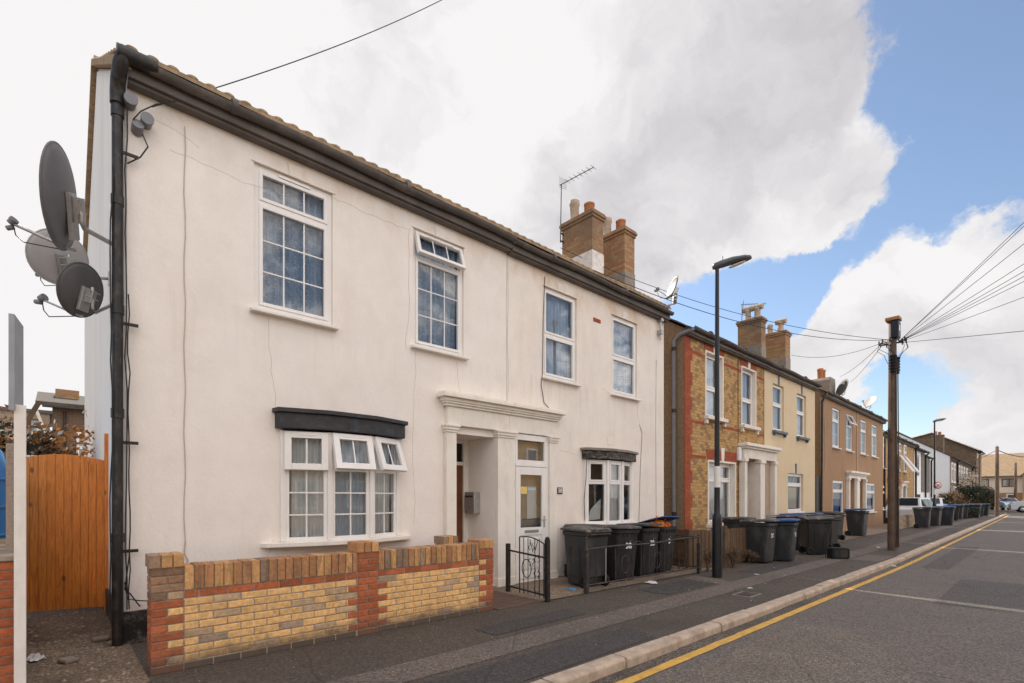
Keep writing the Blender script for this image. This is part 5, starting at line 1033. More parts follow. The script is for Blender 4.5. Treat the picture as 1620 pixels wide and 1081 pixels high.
while y < 5.68: bb.box(xr-.006, y, (NC-2)*CH, xr+TW+.006, y+.066, (NC-2)*CH+.203, 0, SOLD()); y += .0735
core.box(xr+.008, ya-.01, -.05, xr+TW-.008, 5.74, (NC-2)*CH+.19)
pier(bb, xr-.01, 5.72, 12); core.box(xr+.002, 5.73, -.05, xr+.2, 5.93, 12*CH+.09)
bb.build('return_wall_bricks', BTONE, gw, bevel=.004); core.build('mortar_core', MORT, gw)

# neighbour's red brick pier at the left edge, concrete post, timber sign post
np2 = tag(empty('brick_pier', (0, 0, 0)), 'red brick garden pier at the left edge beside the white sign post', 'brick pier')
bb = MB(); core = MB(); xe = ground(22, 1081).x
pe = at(24, 900, 4.98)
for k in range(15):
    bb.box(pe.x-.33, 4.98+rk.uniform(-.003, .003), k*CH, pe.x-.115, 5.2, (k+1)*CH-.010, 0, RED()); bb.box(pe.x-.105, 4.98, k*CH, pe.x, 5.2, (k+1)*CH-.010, 0, RED())
core.box(pe.x-.325, 4.99, -.05, pe.x-.006, 5.19, 15*CH+.012); core.box(pe.x-.34, 4.96, 15*CH, pe.x+.01, 5.22, 15*CH+.03)
bb.build('bricks', BTONE, np2, bevel=.004); core.build('mortar_core', MORT, np2)
nw = tag(empty('boundary_wall', (0, 0, 0)), 'weathered dark brick boundary wall behind the red pier at the left edge', 'wall')
pz = at(20, 870, 5.6); MB().box(pz.x-1.6, 5.5, 0, pz.x, 7.9, 1.0).build('wall', LOWB, nw)
cpz = at(22, 702, 5.9); c0 = at(9, 702, 5.9)
tag(MB().prism([(c0.x, 5.9), (cpz.x, 5.9), (cpz.x, 6.0), (c0.x, 6.0)], 0, cpz.z, axis='z').build('concrete_post', CONCP, bevel=.01), 'rough concrete fence post rising behind the red brick pier', 'post')
sp_ = tag(empty('estate_sign', (0, 0, 0)), 'white timber estate agent post with narrow grey board seen nearly edge on', 'sign')
a0 = at(21.5, 650, 4.88); a1 = at(37.5, 650, 4.88)
MB().box(a0.x+.001, 4.88, -.02, a0.x+.062, 4.942, at(30, 648, 4.9).z+.03).build('post', POSTW, sp_, bevel=.003)
q = MB(); b0 = at(23, 497, 4.85); b1 = at(37, 515, 5.12); bz = at(24, 645, 4.86).z
q.add([(b0.x, 4.85, bz-.02), (b1.x, 5.15, bz+.02), (b1.x, 5.15, b1.z), (b0.x, 4.85, b0.z), (b0.x-.03, 4.852, bz-.02), (b1.x-.03, 5.152, bz+.02), (b1.x-.03, 5.152, b1.z), (b0.x-.03, 4.852, b0.z)], [(0, 1, 2, 3), (7, 6, 5, 4), (0, 4, 5, 1), (3, 2, 6, 7), (0, 3, 7, 4), (1, 5, 6, 2)])
q.build('board', BOARDM, sp_, bevel=.002)
# blue moulded tank behind
q = MB(); q.lathe([(0, 0), (.5, .02), (.52, .2), (.52, 1.25), (.47, 1.5), (.35, 1.68), (.15, 1.76), (0, 1.77)], 0, 0, 24)
for z in (.3, .6, .9, 1.2): q.lathe([(.52, z-.02), (.545, z), (.52, z+.02)], 0, 0, 24)
bt = q.build('blue_tank', mat('bright_blue_plastic', (.02, .22, .55), .4, var=.15)); bt.location = (-.87, 7.9, .43); tag(bt, 'bright blue plastic tank with rounded top behind the concrete post', 'tank')
# pale junk boards
q = MB(); q.add([(-.75, 6.9, 1.0), (-.55, 6.9, 1.25), (-1.3, 7.1, 1.75), (-1.4, 7.1, 1.45), (-.75, 6.95, 1.0), (-.55, 6.95, 1.25), (-1.3, 7.15, 1.75), (-1.4, 7.15, 1.45)], [(0, 1, 2, 3), (7, 6, 5, 4), (0, 4, 5, 1), (1, 5, 6, 2), (2, 6, 7, 3), (3, 7, 4, 0)])
tag(q.build('plywood_sheet', mat('pale_plywood', (.45, .34, .24), .8)), 'pale plywood sheet leaning below the blue tank', 'board')

# ------------------------------------------------------------------ side gate
ga = tag(empty('side_gate', (0, 0, 0)), 'orange stained arched boarded gate beside the cream house', 'gate')
gl, gr = at(33, 900, 8.45), at(165, 900, 8.22)
n = 10; zb = .0
dv = (Vector((gr.x, 8.22, 0))-Vector((gl.x, 8.45, 0)))
for i in range(n):
    q = MB(); p0 = Vector((gl.x, 8.45, 0))+dv*(i/n); p1 = Vector((gl.x, 8.45, 0))+dv*((i+1)/n); g_ = dv.normalized()*.0012
    zt = lambda t: 1.885+.085*math.sin(math.pi*min(1, max(0, (t*.82+.10))))
    a, c = p0+g_, p1-g_; j = rk.uniform(-.002, .002); nrm = Vector((dv.y, -dv.x, 0)).normalized()*.022
    z0 = .05+rk.uniform(0, .008)
    vs = [(a.x, a.y+j, z0), (c.x, c.y+j, z0), (c.x, c.y+j, zt((i+1)/n)), (a.x, a.y+j, zt(i/n))]; vs += [(x, y+.022, z) for x, y, z in vs]
    q.add(vs, [(0, 1, 2, 3), (7, 6, 5, 4), (0, 4, 5, 1), (1, 5, 6, 2), (2, 6, 7, 3), (3, 7, 4, 0)]); q.build('board', GATEW, ga, bevel=.003)
for z in (.35, 1.6):
    q = MB(); q.add([(gl.x, 8.475, z), (gr.x, 8.245, z), (gr.x, 8.245, z+.1), (gl.x, 8.475, z+.1), (gl.x, 8.51, z), (gr.x, 8.28, z), (gr.x, 8.28, z+.1), (gl.x, 8.51, z+.1)], [(0, 1, 2, 3), (7, 6, 5, 4), (0, 4, 5, 1), (2, 6, 7, 3)]); q.build('ledge', GATEW, ga)
q = MB(); q.add([(gl.x, 8.474, .06), (gr.x, 8.244, .06), (gr.x, 8.244, 1.86), (gl.x, 8.474, 1.86)], [(0, 1, 2, 3)]); q.build('backing', GATEW, ga)
gp0, gp1 = at(165.5, 686, 8.1), at(178, 686, 8.1)
tag(MB().box(gp0.x, 8.08, 0, gp1.x+.01, 8.18, gp0.z).build('gate_post', GATEW, bevel=.004), 'tall orange stained gate post fixed to the white side wall', 'post')
# bush, timber and pale boards over the gate
def leaf_cloud(b, cx, cy, cz, rx, ry, rz, n, s, rnd, mi=None, nm=1):
    for _ in range(n):
        while True:
            p = Vector((rnd.uniform(-1, 1), rnd.uniform(-1, 1), rnd.uniform(-1, 1)))
            if p.length < 1: break
        c = Vector((cx+p.x*rx, cy+p.y*ry, cz+p.z*rz)); u = Vector((rnd.gauss(0, 1), rnd.gauss(0, 1), rnd.gauss(0, 1))).normalized(); v = u.orthogonal().normalized()
        k = s*rnd.uniform(.6, 1.4); v2 = u.cross(v)
        b.add([c-v*k, c+v2*k*.5, c+v*k, c-v2*k*.5], [(0, 1, 2, 3)], mi if mi is not None else rnd.randrange(nm))
def bush(label, x, y, z0, h, r, mats, seed, n=900, s=.05, name='bush', cat='bush', group=None, clumps=9, stems=8, ry=None):
    rnd = random.Random(seed); o = tag(empty(name, (x, y, z0)), label, cat, group); ry = ry or r
    st = MB(); tips = []
    for i in range(stems):
        t = rnd.uniform(0, 6.28); q = rnd.uniform(.3, .85); tip = Vector((math.cos(t)*r*q, math.sin(t)*ry*q, h*rnd.uniform(.55, .92))); tips.append(tip)
        st.tube([(tip.x*.1, tip.y*.1, 0), (tip.x*.45, tip.y*.4, tip.z*.5), tip], [.02*h+.006, .012*h+.004, .004], 5)
        for k in range(3):
            f = rnd.uniform(.4, .9); m_ = tip*f; st.tube([m_, m_+Vector((rnd.uniform(-.3, .3)*r, rnd.uniform(-.3, .3)*ry, rnd.uniform(.05, .25)*h))], [.006, .002], 4)
    st.build('stem', TWIG, o); lf = MB()
    cl = tips+[Vector((rnd.uniform(-.7, .7)*r, rnd.uniform(-.7, .7)*ry, rnd.uniform(.25, .85)*h)) for _ in range(clumps)]
    for c in cl:
        m_ = rnd.randrange(len(mats)); q = rnd.uniform(.2, .42)
        leaf_cloud(lf, c.x, c.y, c.z, r*q, ry*q, h*q*.55, n//len(cl), s, rnd, m_)
        leaf_cloud(lf, c.x, c.y, c.z, r*q*1.4, ry*q*1.4, h*q*.8, n//len(cl)//4, s, rnd, None, len(mats))
    lf.build('leaves', mats, o); return o
bush('autumn bush with orange leaves and pale flower heads above the orange gate', .0, 10.6, 0, 2.5, 1.0, [LEAFO, LEAFM, LEAFW, LEAFO, LEAFG], 3, n=8500, s=.045, ry=.8, clumps=22)
bush('thin orange leaved shrub against the brown wall behind the sign post', -1.15, 17.5, 0, 4.0, .8, [LEAFO, LEAFM], 5, n=700, s=.06)
q = MB(); q.add([(-.65, 9.5, 1.6), (-.6, 9.5, 1.6), (-.1, 9.6, 2.78), (-.16, 9.6, 2.78), (-.65, 9.58, 1.6), (-.6, 9.58, 1.6), (-.1, 9.68, 2.78), (-.16, 9.68, 2.78)], [(0, 1, 2, 3), (7, 6, 5, 4), (0, 4, 5, 1), (1, 5, 6, 2), (2, 6, 7, 3), (3, 7, 4, 0)])
tag(q.build('leaning_beam', FENCEW, bevel=.005), 'dark timber beam leaning diagonally above the orange gate', 'beam')
q = MB()
for i in range(4): q.box(-.42+i*.07, 9.3, 0, -.42+i*.07+.062, 9.33, 2.0)
tag(q.build('white_fence_panel', POSTW), 'short white board fence just above the left side of the gate', 'fence')
# bits on the alley ground
def litter(name, label, x, y, z, sx, sy, h, m, seed, cat='litter'):
    rnd = random.Random(seed); b = MB(); n = 7; vs = []
    for j in range(n):
        for i in range(n):
            vs.append(((i/(n-1)-.5)*sx*(1+.15*rnd.uniform(-1, 1)), (j/(n-1)-.5)*sy*(1+.15*rnd.uniform(-1, 1)), h*rnd.random()*(1 if 0 < i < n-1 and 0 < j < n-1 else .3)))
    b.add(vs, [(j*n+i, j*n+i+1, (j+1)*n+i+1, (j+1)*n+i) for j in range(n-1) for i in range(n-1)]); o = b.build(name, m)
    o.location = (x, y, z); o.rotation_euler = (0, 0, rnd.uniform(0, 3)); return tag(o, label, cat)
WP = mat('crumpled_white_paper', (.62, .6, .6), .7, var=.1); BLUEP = mat('blue_plastic_scrap', (.02, .25, .5), .5)
p = ground(54, 1048); litter('crumpled_paper', 'crumpled white paper on the dirt in front of the orange gate', p.x, p.y, .02, .12, .12, .06, WP, 1)
rnd = random.Random(77); st = MB()
for i in range(260):
    x = rnd.uniform(-.8, .5); y = rnd.uniform(5.0, 8.4); s_ = rnd.uniform(.006, .022)
    st.add([(x-s_, y, .012), (x, y-s_, .012), (x+s_*1.2, y, .012), (x, y+s_, .012), (x, y, .012+s_*.9)], [(0, 1, 4), (1, 2, 4), (2, 3, 4), (3, 0, 4)])
tag(st.build('gravel', CONCP), 'loose stones scattered on the alley dirt', 'gravel', kind='stuff')
for i, (px, py) in enumerate(((160, 1015), (184, 1020), (108, 1050))):
    p = ground(px, py); q = MB(); q.box(-.07, -.05, 0, .07, .05, .04); o = q.build('concrete_lump', CEMENT, bevel=.015); o.location = (p.x, p.y, .01); o.rotation_euler = (0, 0, i); tag(o, ['broken concrete lump on the dirt left of the downpipe', 'broken concrete lump at the foot of the black downpipe', 'flat concrete scrap in the alley dirt before the gate'][i], 'rubble')

# ------------------------------------------------------------------ satellite dishes
def dish(label, c, n, rx, ry, m, arm_to, lnb_len=.55, back=True, roll=0, armr=.018, droop=-.35, rim=True, group=None):
    o = tag(empty('satellite_dish', c), label, 'satellite dish', group or 'satellite dishes'); n = Vector(n).normalized()
    up = (Vector((0, 0, 1))-n*n.z).normalized(); rt = up.cross(n)
    if roll: up, rt = up*math.cos(roll)+rt*math.sin(roll), rt*math.cos(roll)-up*math.sin(roll)
    b = MB(); K = 7; S = 36; vs = []; dep = .11*(rx+ry)/2*1.6
    for side in (0, 1):
        for k in range(K+1):
            f = k/K
            for s in range(S):
                t = 2*math.pi*s/S; p = rt*(math.cos(t)*rx*f)+up*(math.sin(t)*ry*f)+n*(dep*f*f-dep*.5-side*.012); vs.append(p)
    fs = []
    for side in (0, 1):
        o_ = side*(K+1)*S
        for k in range(K):
            for s in range(S):
                q = (o_+k*S+s, o_+k*S+(s+1) % S, o_+(k+1)*S+(s+1) % S, o_+(k+1)*S+s); fs.append(q if side == 0 else q[::-1])
    for s in range(S): fs.append((K*S+s, K*S+(s+1) % S, (K+1)*S+K*S+(s+1) % S, (K+1)*S+K*S+s))
    b.add(vs, fs, 0, True); b.build('reflector', m, o)
    r = MB(); r.tube([rt*(math.cos(t)*rx)+up*(math.sin(t)*ry)+n*(dep*.5-.006) for t in [2*math.pi*s/S for s in range(S+1)]], .009, 6, caps=False); r.build('rim', m, o)
    br = MB(); Mx = Matrix((rt.to_4d(), up.to_4d(), n.to_4d(), (0, 0, 0, 1))).transposed(); Mx[3][0:3] = (0, 0, 0); Mx[0][3] = Mx[1][3] = Mx[2][3] = 0
    br = MB(Mx); br.box(-rx*.22, -ry*.75, -dep*.5-.045, rx*.22, ry*.15, -dep*.5-.012); br.box(-rx*.10, -ry*.4, -dep*.5-.12, rx*.10, ry*.1, -dep*.5-.045)
    for q in (-.2, .05): br.tube([(-rx*.3, ry*q, -dep*.5-.10), (rx*.3, ry*q, -dep*.5-.10)], .006, 6)
    br.build('bracket', STEEL, o, bevel=.004)
    a = MB(); foot = -up*ry*.95+n*(-.02); tip = foot+n*lnb_len+up*(ry*.25); a.tube([foot-n*.05, foot, tip], armr*.7, 8); a.build('feed_arm', STEEL, o)
    l = MB(); d_ = (-(tip)+n*.1).normalized(); l.tube([tip+n*.02, tip+n*.02+d_*.03], .03, 12); l.tube([tip+n*.02+d_*.03, tip+n*.02+d_*.055], .036, 12); l.tube([tip-up*.03, tip-d_*.07], .022, 10); l.build('receiver', PIPEG, o)
    w = MB(); w.tube([tip, tip-Vector((0, 0, .10))+n*-.02, tip-Vector((0, 0, .15))-n*.08, foot+n*.05-Vector((0, 0, .02))], .005, 5); w.build('cable', CABLE, o)
    m_ = MB(); tgt = Vector(arm_to)-Vector(c); s0 = -n*(dep*.5+.10)-up*ry*.1
    m_.tube([s0+Vector((0, 0, .08)), s0-Vector((0, 0, .12)), s0-Vector((0, 0, .16))+(tgt-s0)*.08, tgt], armr, 10); m_.box(tgt.x-.004, tgt.y-.05, tgt.z-.08, tgt.x+.015, tgt.y+.05, tgt.z+.08); m_.build('wall_arm', STEEL, o)
    return o
dish('largest dark grey satellite dish, uppermost on the side wall of the cream house', tuple(at(100, 315, 6.3)), (-.90, .36, .10), .33, .45, DISHG, (.515, 6.7, at(160, 372, 6.5).z), lnb_len=.42, armr=.022, roll=.45)
dish('pale grey satellite dish, behind and below the largest dish', tuple(at(95, 408, 7.7)), (-.55, .78, .25), .32, .29, DISHL, (.515, 8.0, at(120, 420, 7.8).z), lnb_len=.4, roll=.4)
dish('small dark mesh satellite dish, lowest of the three on the side wall', tuple(at(130, 460, 6.35)), (-.62, .70, .25), .22, .25, DISHM, (.515, 6.28, at(178, 472, 6.3).z), lnb_len=.42, armr=.014)
ds = at(1064, 455, 5.85); ar = at(1043, 507, 6.14)
o = dish('silver satellite dish on a bent pole above the right end of the cream house', tuple(ds), (-.80, .50, .3), .22, .26, DISHG, (ds.x+.12, ds.y+.02, ds.z-.25), lnb_len=.34, armr=.012)
q = MB(); pw = at(1043, 538, 6.16); q.tube([(pw.x, 6.13, pw.z), (pw.x, 6.13, ar.z+.05), (pw.x+.08, 6.10, ar.z+.22), (ds.x-.05, 5.95, ar.z+.27), (ds.x+.12, 5.9, ar.z+.35), (ds.x+.14, 5.88, ds.z)], .022, 10)
for z in (pw.z+.12, ar.z-.02): q.box(pw.x-.04, 6.08, z, pw.x+.05, 6.19, z+.09)
q2 = q.build('bent_pole', STEEL, o); q2.location = -ds
d3_ = at(1333, 614, 7.2); o = dish('dark round satellite dish beside the rendered chimney of the brown houses', tuple(d3_), (-.55, .55, .3), .42, .42, DISHM, (d3_.x, d3_.y+.2, d3_.z-.5), lnb_len=.4)
d4_ = at(1376, 636, 7.2); o = dish('pale satellite dish on the far end of the brown houses roof', tuple(d4_), (-.6, .3, .55), .38, .42, DISHL, (d4_.x, d4_.y+.2, d4_.z-.5), lnb_len=.4)
d5_ = at(1536.5, 721, 8.6); o = dish('white satellite dish on the far end of the brown terrace', tuple(d5_), (-.9, -.3, .2), .7, .8, POSTW, (d5_.x, d5_.y, d5_.z-1.5), lnb_len=.5, armr=.05)
# aerials
def aerial(label, base, top, d, n=8, L=1.15, s=.13):
    o = tag(empty('tv_aerial', base), label, 'aerial', 'rooftop aerials'); base, top = Vector(base), Vector(top); d = Vector(d).normalized(); c = d.cross(Vector((0, 0, 1))).normalized(); u = c.cross(d)
    MB().tube([(0, 0, 0), top-base], .014, 8).build('mast', RAILM, o)
    m = MB(); t = top-base; m.tube([t-d*.05, t+d*L], .010, 6)
    for i in range(n): p = t+d*(L*(i+1.5)/(n+.5)); m.tube([p-c*s, p+c*s], .0045, 5); m.tube([p-c*s*.0-u*s*.35, p+u*s*.35], .0035, 4)
    for k in range(-3, 4): m.tube([t+d*.08+u*k*.035-c*s, t+d*.02+u*k*.045+c*s], .0045, 4)
    m.build('antenna_rods', RAILM, o)
    k = MB(); k.tube([(-.0, 0, .05), (.12, 0, .05)], .02, 6); k.tube([(0, 0, .25), (.12, 0, .25)], .02, 6); k.build('clamp', RAILM, o)
mb_ = at(886.5, 384, 8.9); mt_ = at(888, 292, 8.9)
aerial('tall tv aerial on the left side of the near chimney', (mb_.x, 8.9, mb_.z), (mt_.x, 8.9, mt_.z), (.08, -1, 0), L=1.0, s=.12, n=7)
mb_ = at(1173.5, 520, 8.7); mt_ = at(1174, 482, 8.7)
aerial('lower tv aerial beside the hooded chimney pots', (mb_.x, 8.7, mb_.z), (mt_.x, 8.7, mt_.z), (.7, -.7, .02), L=.9, s=.12)

# ------------------------------------------------------------------ post box
pb_ = tag(empty('post_box', (5.222, 6.70, 1.17)), 'silver metal post box hung inside the open doorway recess', 'post box')
MB().box(-.10, -.14, 0, 0.028, .12, .36).build('box_body', STEEL, pb_, bevel=.01); MB().box(-.108, -.11, .27, -.10, .09, .30).build('slot_flap', RAILM, pb_); MB().box(-.105, -.03, .1, -.10, -.01, .12).build('lock', RAILM, pb_)

# ------------------------------------------------------------------ gate and railings
wg = tag(empty('wrought_iron_gate', (0, 0, 0)), 'black wrought iron scroll gate folded back before the white door', 'gate')
A_, B_ = Vector((5.12, 5.72, 0)), Vector((5.04, 4.82, 0))
def bar(b, p, q, r=.008, n=6): b.tube([p, q], r, n)
q = MB(); q.box(A_.x-.028, A_.y-.028, 0, A_.x+.028, A_.y+.028, .74); q.build('post', BLACKM, wg, bevel=.004)
q = MB(); q.box(B_.x-.028, B_.y-.028, 0, B_.x+.028, B_.y+.028, .86); q.lathe([(.03, .86), (.035, .88), (0, .9)], B_.x, B_.y, 8); q.build('post', BLACKM, wg, bevel=.004)
q = MB(); d = B_-A_; d1 = d.normalized()
q.tube([A_+Vector((0, 0, .64)), B_+Vector((0, 0, .60))], .014, 6); q.tube([A_+Vector((0, 0, .10)), B_+Vector((0, 0, .08))], .014, 6); q.build('rail', BLACKM, wg)
q = MB(); off = Vector((-.04, 0, 0)); c0_ = A_+d1*.33+off; c1_ = B_-d1*.03+off; W_ = (c1_-c0_).length
def gp(u, z): return c0_+(c1_-c0_)*u+Vector((0, 0, z))
q.tube([gp(0, .05), gp(0, .86)], .009, 6); q.tube([gp(1, .05), gp(1, .80)], .009, 6); q.tube([gp(u/10, .86+.04*math.sin(u/10*math.pi)-.06*u/10) for u in range(11)], .009, 6); q.tube([gp(0, .10), gp(1, .10)], .009, 6)
for u in (.18, .36, .64, .82): q.tube([gp(u, .05), gp(u, .86)], .006, 5)
q.tube([gp(.30+.19*math.cos(t), .42+.13*math.sin(t)) for t in [k*math.pi/12 for k in range(25)]], .007, 5)
for (u0, z0, s_) in ((.5, .66, 1), (.5, .60, -1), (.72, .30, 1), (.72, .22, -1), (.72, .50, 1), (.72, .44, -1)):
    for mx_ in (-1, 1): q.tube([gp(u0+mx_*(.02+.10*(1-k/12)*abs(math.sin(k*.5)))+mx_*.02, z0+s_*(.03+k*.012)) for k in range(10)], .005, 5)
for mx_ in (-1, 1): q.tube([gp(.6+mx_*.16, .84), gp(.6+mx_*.12, .78), gp(.6+mx_*.03, .66)], .006, 5)
q.build('scroll_panel', BLACKM, wg)
fr_ = tag(empty('front_railing', (0, 0, 0)), 'worn black metal railing with one bent oval in front of the number 38 bins', 'railing')
ra, rb_, rc = Vector((5.90, 4.84, 0)), Vector((9.05, 4.70, 0)), Vector((8.95, 5.9, 0))
for p_, h_ in ((ra, .84), (rb_, .74), (rc, .74)):
    MB().box(p_.x-.03, p_.y-.03, 0, p_.x+.03, p_.y+.03, h_*.78).lathe([(.03, h_*.78), (.02, h_*.80), (.02, h_), (.0, h_+.01)], p_.x, p_.y, 8).build('post', RAILM, fr_, bevel=.004)
zr = lambda t: .655+.03*t
q = MB(); q.tube([ra+(rb_-ra)*t+Vector((0, 0, zr(t)+.012*math.sin(t*9))) for t in [k/14 for k in range(15)]], .016, 6); q.tube([ra+(rb_-ra)*t+Vector((0, 0, .12)) for t in (0, .5, 1)], .014, 6); q.tube([rb_+Vector((0, 0, .70)), rc+Vector((0, 0, .70))], .012, 6); q.tube([rb_+Vector((0, 0, .13)), rc+Vector((0, 0, .13))], .012, 6); q.build('rail', RAILM, fr_)
for k in range(1, 14):
    t = k/14; lean = rk.uniform(-.012, .012)
    if k in (4,): continue
    p_ = ra+(rb_-ra)*t; MB().tube([p_+Vector((lean, 0, .12)), p_+Vector((0, 0, zr(t)))], .0085, 5).build('baluster', STEEL if k == 2 else RAILM, fr_)
for k in range(1, 5): p_ = rb_+(rc-rb_)*k/5; MB().tube([p_+Vector((0, 0, .13)), p_+Vector((0, 0, .70))], .008, 5).build('baluster', RAILM, fr_)
q = MB()
for t0 in (4.1/14, 8.0/14): q.tube([ra+(rb_-ra)*(t0+.030*math.cos(t))+Vector((0, 0, .36+.14*math.sin(t))) for t in [k*math.pi/12 for k in range(25)]], .008, 5)
for t0 in (5.6/14, 9.7/14): q.tube([ra+(rb_-ra)*(t0+.04*s)+Vector((0, 0, zr(t0)+.045*math.cos(s*1.4))) for s in (-1, -.5, 0, .5, 1)], .008, 5)
q.build('oval_ornament', RAILM, fr_)

# ------------------------------------------------------------------ picket fence
pf = tag(empty('picket_fence', (0, 0, 0)), 'dark brown close boarded picket fence in front of the yellow brick house', 'fence')
def pickets(parent, p0, p1, n, h0, h1, w=.075, gap=True):
    b = MB(); d = Vector(p1)-Vector(p0); l = d.length; u = d/l; nn_ = Vector((-u.y, u.x, 0))
    for i in range(n):
        c = Vector(p0)+d*((i+.5)/n); h = h0+(h1-h0)*(i/n)+rk.uniform(-.012, .012); hw = l/n*.5-.008; j = rk.uniform(-.004, .004); ln = rk.uniform(-.006, .006)
        q = [c-u*hw, c+u*hw, c+u*hw+nn_*.018, c-u*hw+nn_*.018]; vs = [(p.x, p.y+j, .04) for p in q]+[(p.x+ln, p.y+j, h) for p in q]
        b.add(vs, [(0, 3, 2, 1), (4, 5, 6, 7), (0, 1, 5, 4), (1, 2, 6, 5), (2, 3, 7, 6), (3, 0, 4, 7)])
    for z in (.18, .58):
        a = Vector(p0)+nn_*.025; c = Vector(p1)+nn_*.025; a2 = a+nn_*.03; c2 = c+nn_*.03
        b.add([(a.x, a.y, z), (c.x, c.y, z), (c2.x, c2.y, z), (a2.x, a2.y, z), (a.x, a.y, z+.07), (c.x, c.y, z+.07), (c2.x, c2.y, z+.07), (a2.x, a2.y, z+.07)], [(0, 3, 2, 1), (4, 5, 6, 7), (0, 1, 5, 4), (2, 3, 7, 6)])
    return b.build('picket_panel', FENCEW, parent)
f0 = (10.28, 4.80, 0); f1 = (11.95, 4.82, 0); f2 = (11.0, 6.1, 0); f3 = (12.75, 4.84, 0)
pickets(pf, f0, f1, 19, .78, .76); pickets(pf, f1, f3, 6, .76, .74); pickets(pf, (9.35, 5.05, 0), f0, 9, .79, .78); pickets(pf, (9.35, 5.05, 0), (9.6, 6.1, 0), 9, .80, .80)
for p_ in (f0, f1): MB().box(p_[0]-.05, p_[1]-.06, 0, p_[0]+.05, p_[1]+.04, .85).build('fence_post', FENCEW, pf, bevel=.006)

# ------------------------------------------------------------------ wheelie bins
def make_bin(lidm=BINL, open_ang=0, hs=1.0):
    o = empty('wheelie_bin'); b = MB()
    # tapered body, rounded corners, front (-y) panel relief, axle step at the back (+y)
    def ring(z, hw, yf, yb, r):
        pts = []
        for (cx, cy, a0) in ((hw-r, yb-r, 0), (-hw+r, yb-r, 90), (-hw+r, yf+r, 180), (hw-r, yf+r, 270)):
            for k in range(4): t = R(a0+k*30); pts.append((cx+r*math.cos(t), cy+r*math.sin(t), z))
        return pts
    prof = [(.03, .195, -.22, .17, .04), (.06, .20, -.235, .18, .045), (.16, .208, -.245, .20, .045), (.17, .21, -.247, .235, .045), (.55, .232, -.272, .262, .05), (.80, .245, -.29, .28, .05), (.82, .262, -.31, .295, .05), (.875, .265, -.315, .30, .05)]
    rs = [ring(z*hs, *q) for z, *q in prof]; vs = [p for r_ in rs for p in r_]; n = 16
    fs = [(i*n+k, i*n+(k+1) % n, (i+1)*n+(k+1) % n, (i+1)*n+k) for i in range(len(rs)-1) for k in range(n)]
    b.add(vs, fs, 0, False); b.add(rs[0], [tuple(range(n-1, -1, -1))])
    # rib panels pressed in the front and the sides
    fr = lambda z: -.235-(z-.06)*.074
    for (x0_, x1_) in ((-.15, -.135), (.135, .15)): b.add([(x0_, fr(.10)-.006, .10), (x1_, fr(.10)-.006, .10), (x1_, fr(.55)-.008, .55), (x0_, fr(.55)-.008, .55)], [(0, 1, 2, 3)])
    b.box(-.14, fr(.56)-.010, .55, .14, fr(.56)+.02, .565)
    for sx in (-1, 1):
        for yy in (-.12, .10):
            z0, z1 = .12, .62; h0, h1 = .206+.002, .236+.002
            b.add([(sx*(h0), yy-.008, z0), (sx*(h0), yy+.008, z0), (sx*(h1), yy+.008, z1), (sx*(h1), yy-.008, z1), (sx*(h0+.007), yy-.008, z0), (sx*(h0+.007), yy+.008, z0), (sx*(h1+.007), yy+.008, z1), (sx*(h1+.007), yy-.008, z1)], [(4, 5, 6, 7), (0, 4, 7, 3), (1, 2, 6, 5), (3, 7, 6, 2)])
    for x in (-.18, -.09, 0, .09, .18): b.box(x-.008, -.305, .76*hs, x+.008, -.27, .83*hs)
    body = b.build('bin_body', BINM, o, bevel=.004)
    q = MB(); q.tube([(-.22, .33, .845*hs), (.22, .33, .845*hs)], .016, 8)
    for x in (-.21, 0, .21): q.tube([(x, .29, .83*hs), (x, .33, .845*hs)], .016, 6)
    q.build('handle', BINM, o)
    M = Matrix.Translation((0, .31, .88*hs)) @ Matrix.Rotation(R(open_ang), 4, 'X') @ Matrix.Translation((0, -.31, -.88*hs)); l = MB(M); z = .88*hs
    r0, r1, r2, r3 = ring(z, .285, -.35, .32, .05), ring(z+.028, .285, -.35, .32, .05), ring(z+.045, .255, -.30, .29, .07), ring(z+.062, .17, -.20, .22, .06)
    vs = r0+r1+r2+r3; l.add(vs, [(i*n+k, i*n+(k+1) % n, (i+1)*n+(k+1) % n, (i+1)*n+k) for i in range(3) for k in range(n)]+[tuple(range(3*n, 4*n)), tuple(range(n-1, -1, -1))])
    l.box(-.2, .24, z+.03, .2, .34, z+.06); l.build('lid', lidm, o, bevel=.006)
    for sx in (-1, 1):
        w = MB(Matrix.Translation((sx*.225, .20, .095)) @ Matrix.Rotation(R(90), 4, 'Y')); w.lathe([(.0, -.022), (.05, -.022), (.055, -.026), (.095, -.024), (.095, .024), (.055, .026), (.05, .018), (0, .018)], 0, 0, 18); w.build('wheel', RUBBER, o)
    return o
proto = {'k': make_bin(), 'b': make_bin(BINBL)}
proto['k'].location = (0, -60, 0); proto['b'].location = (1, -60, 0)
used = set(); BINS = []; rb = random.Random(17)
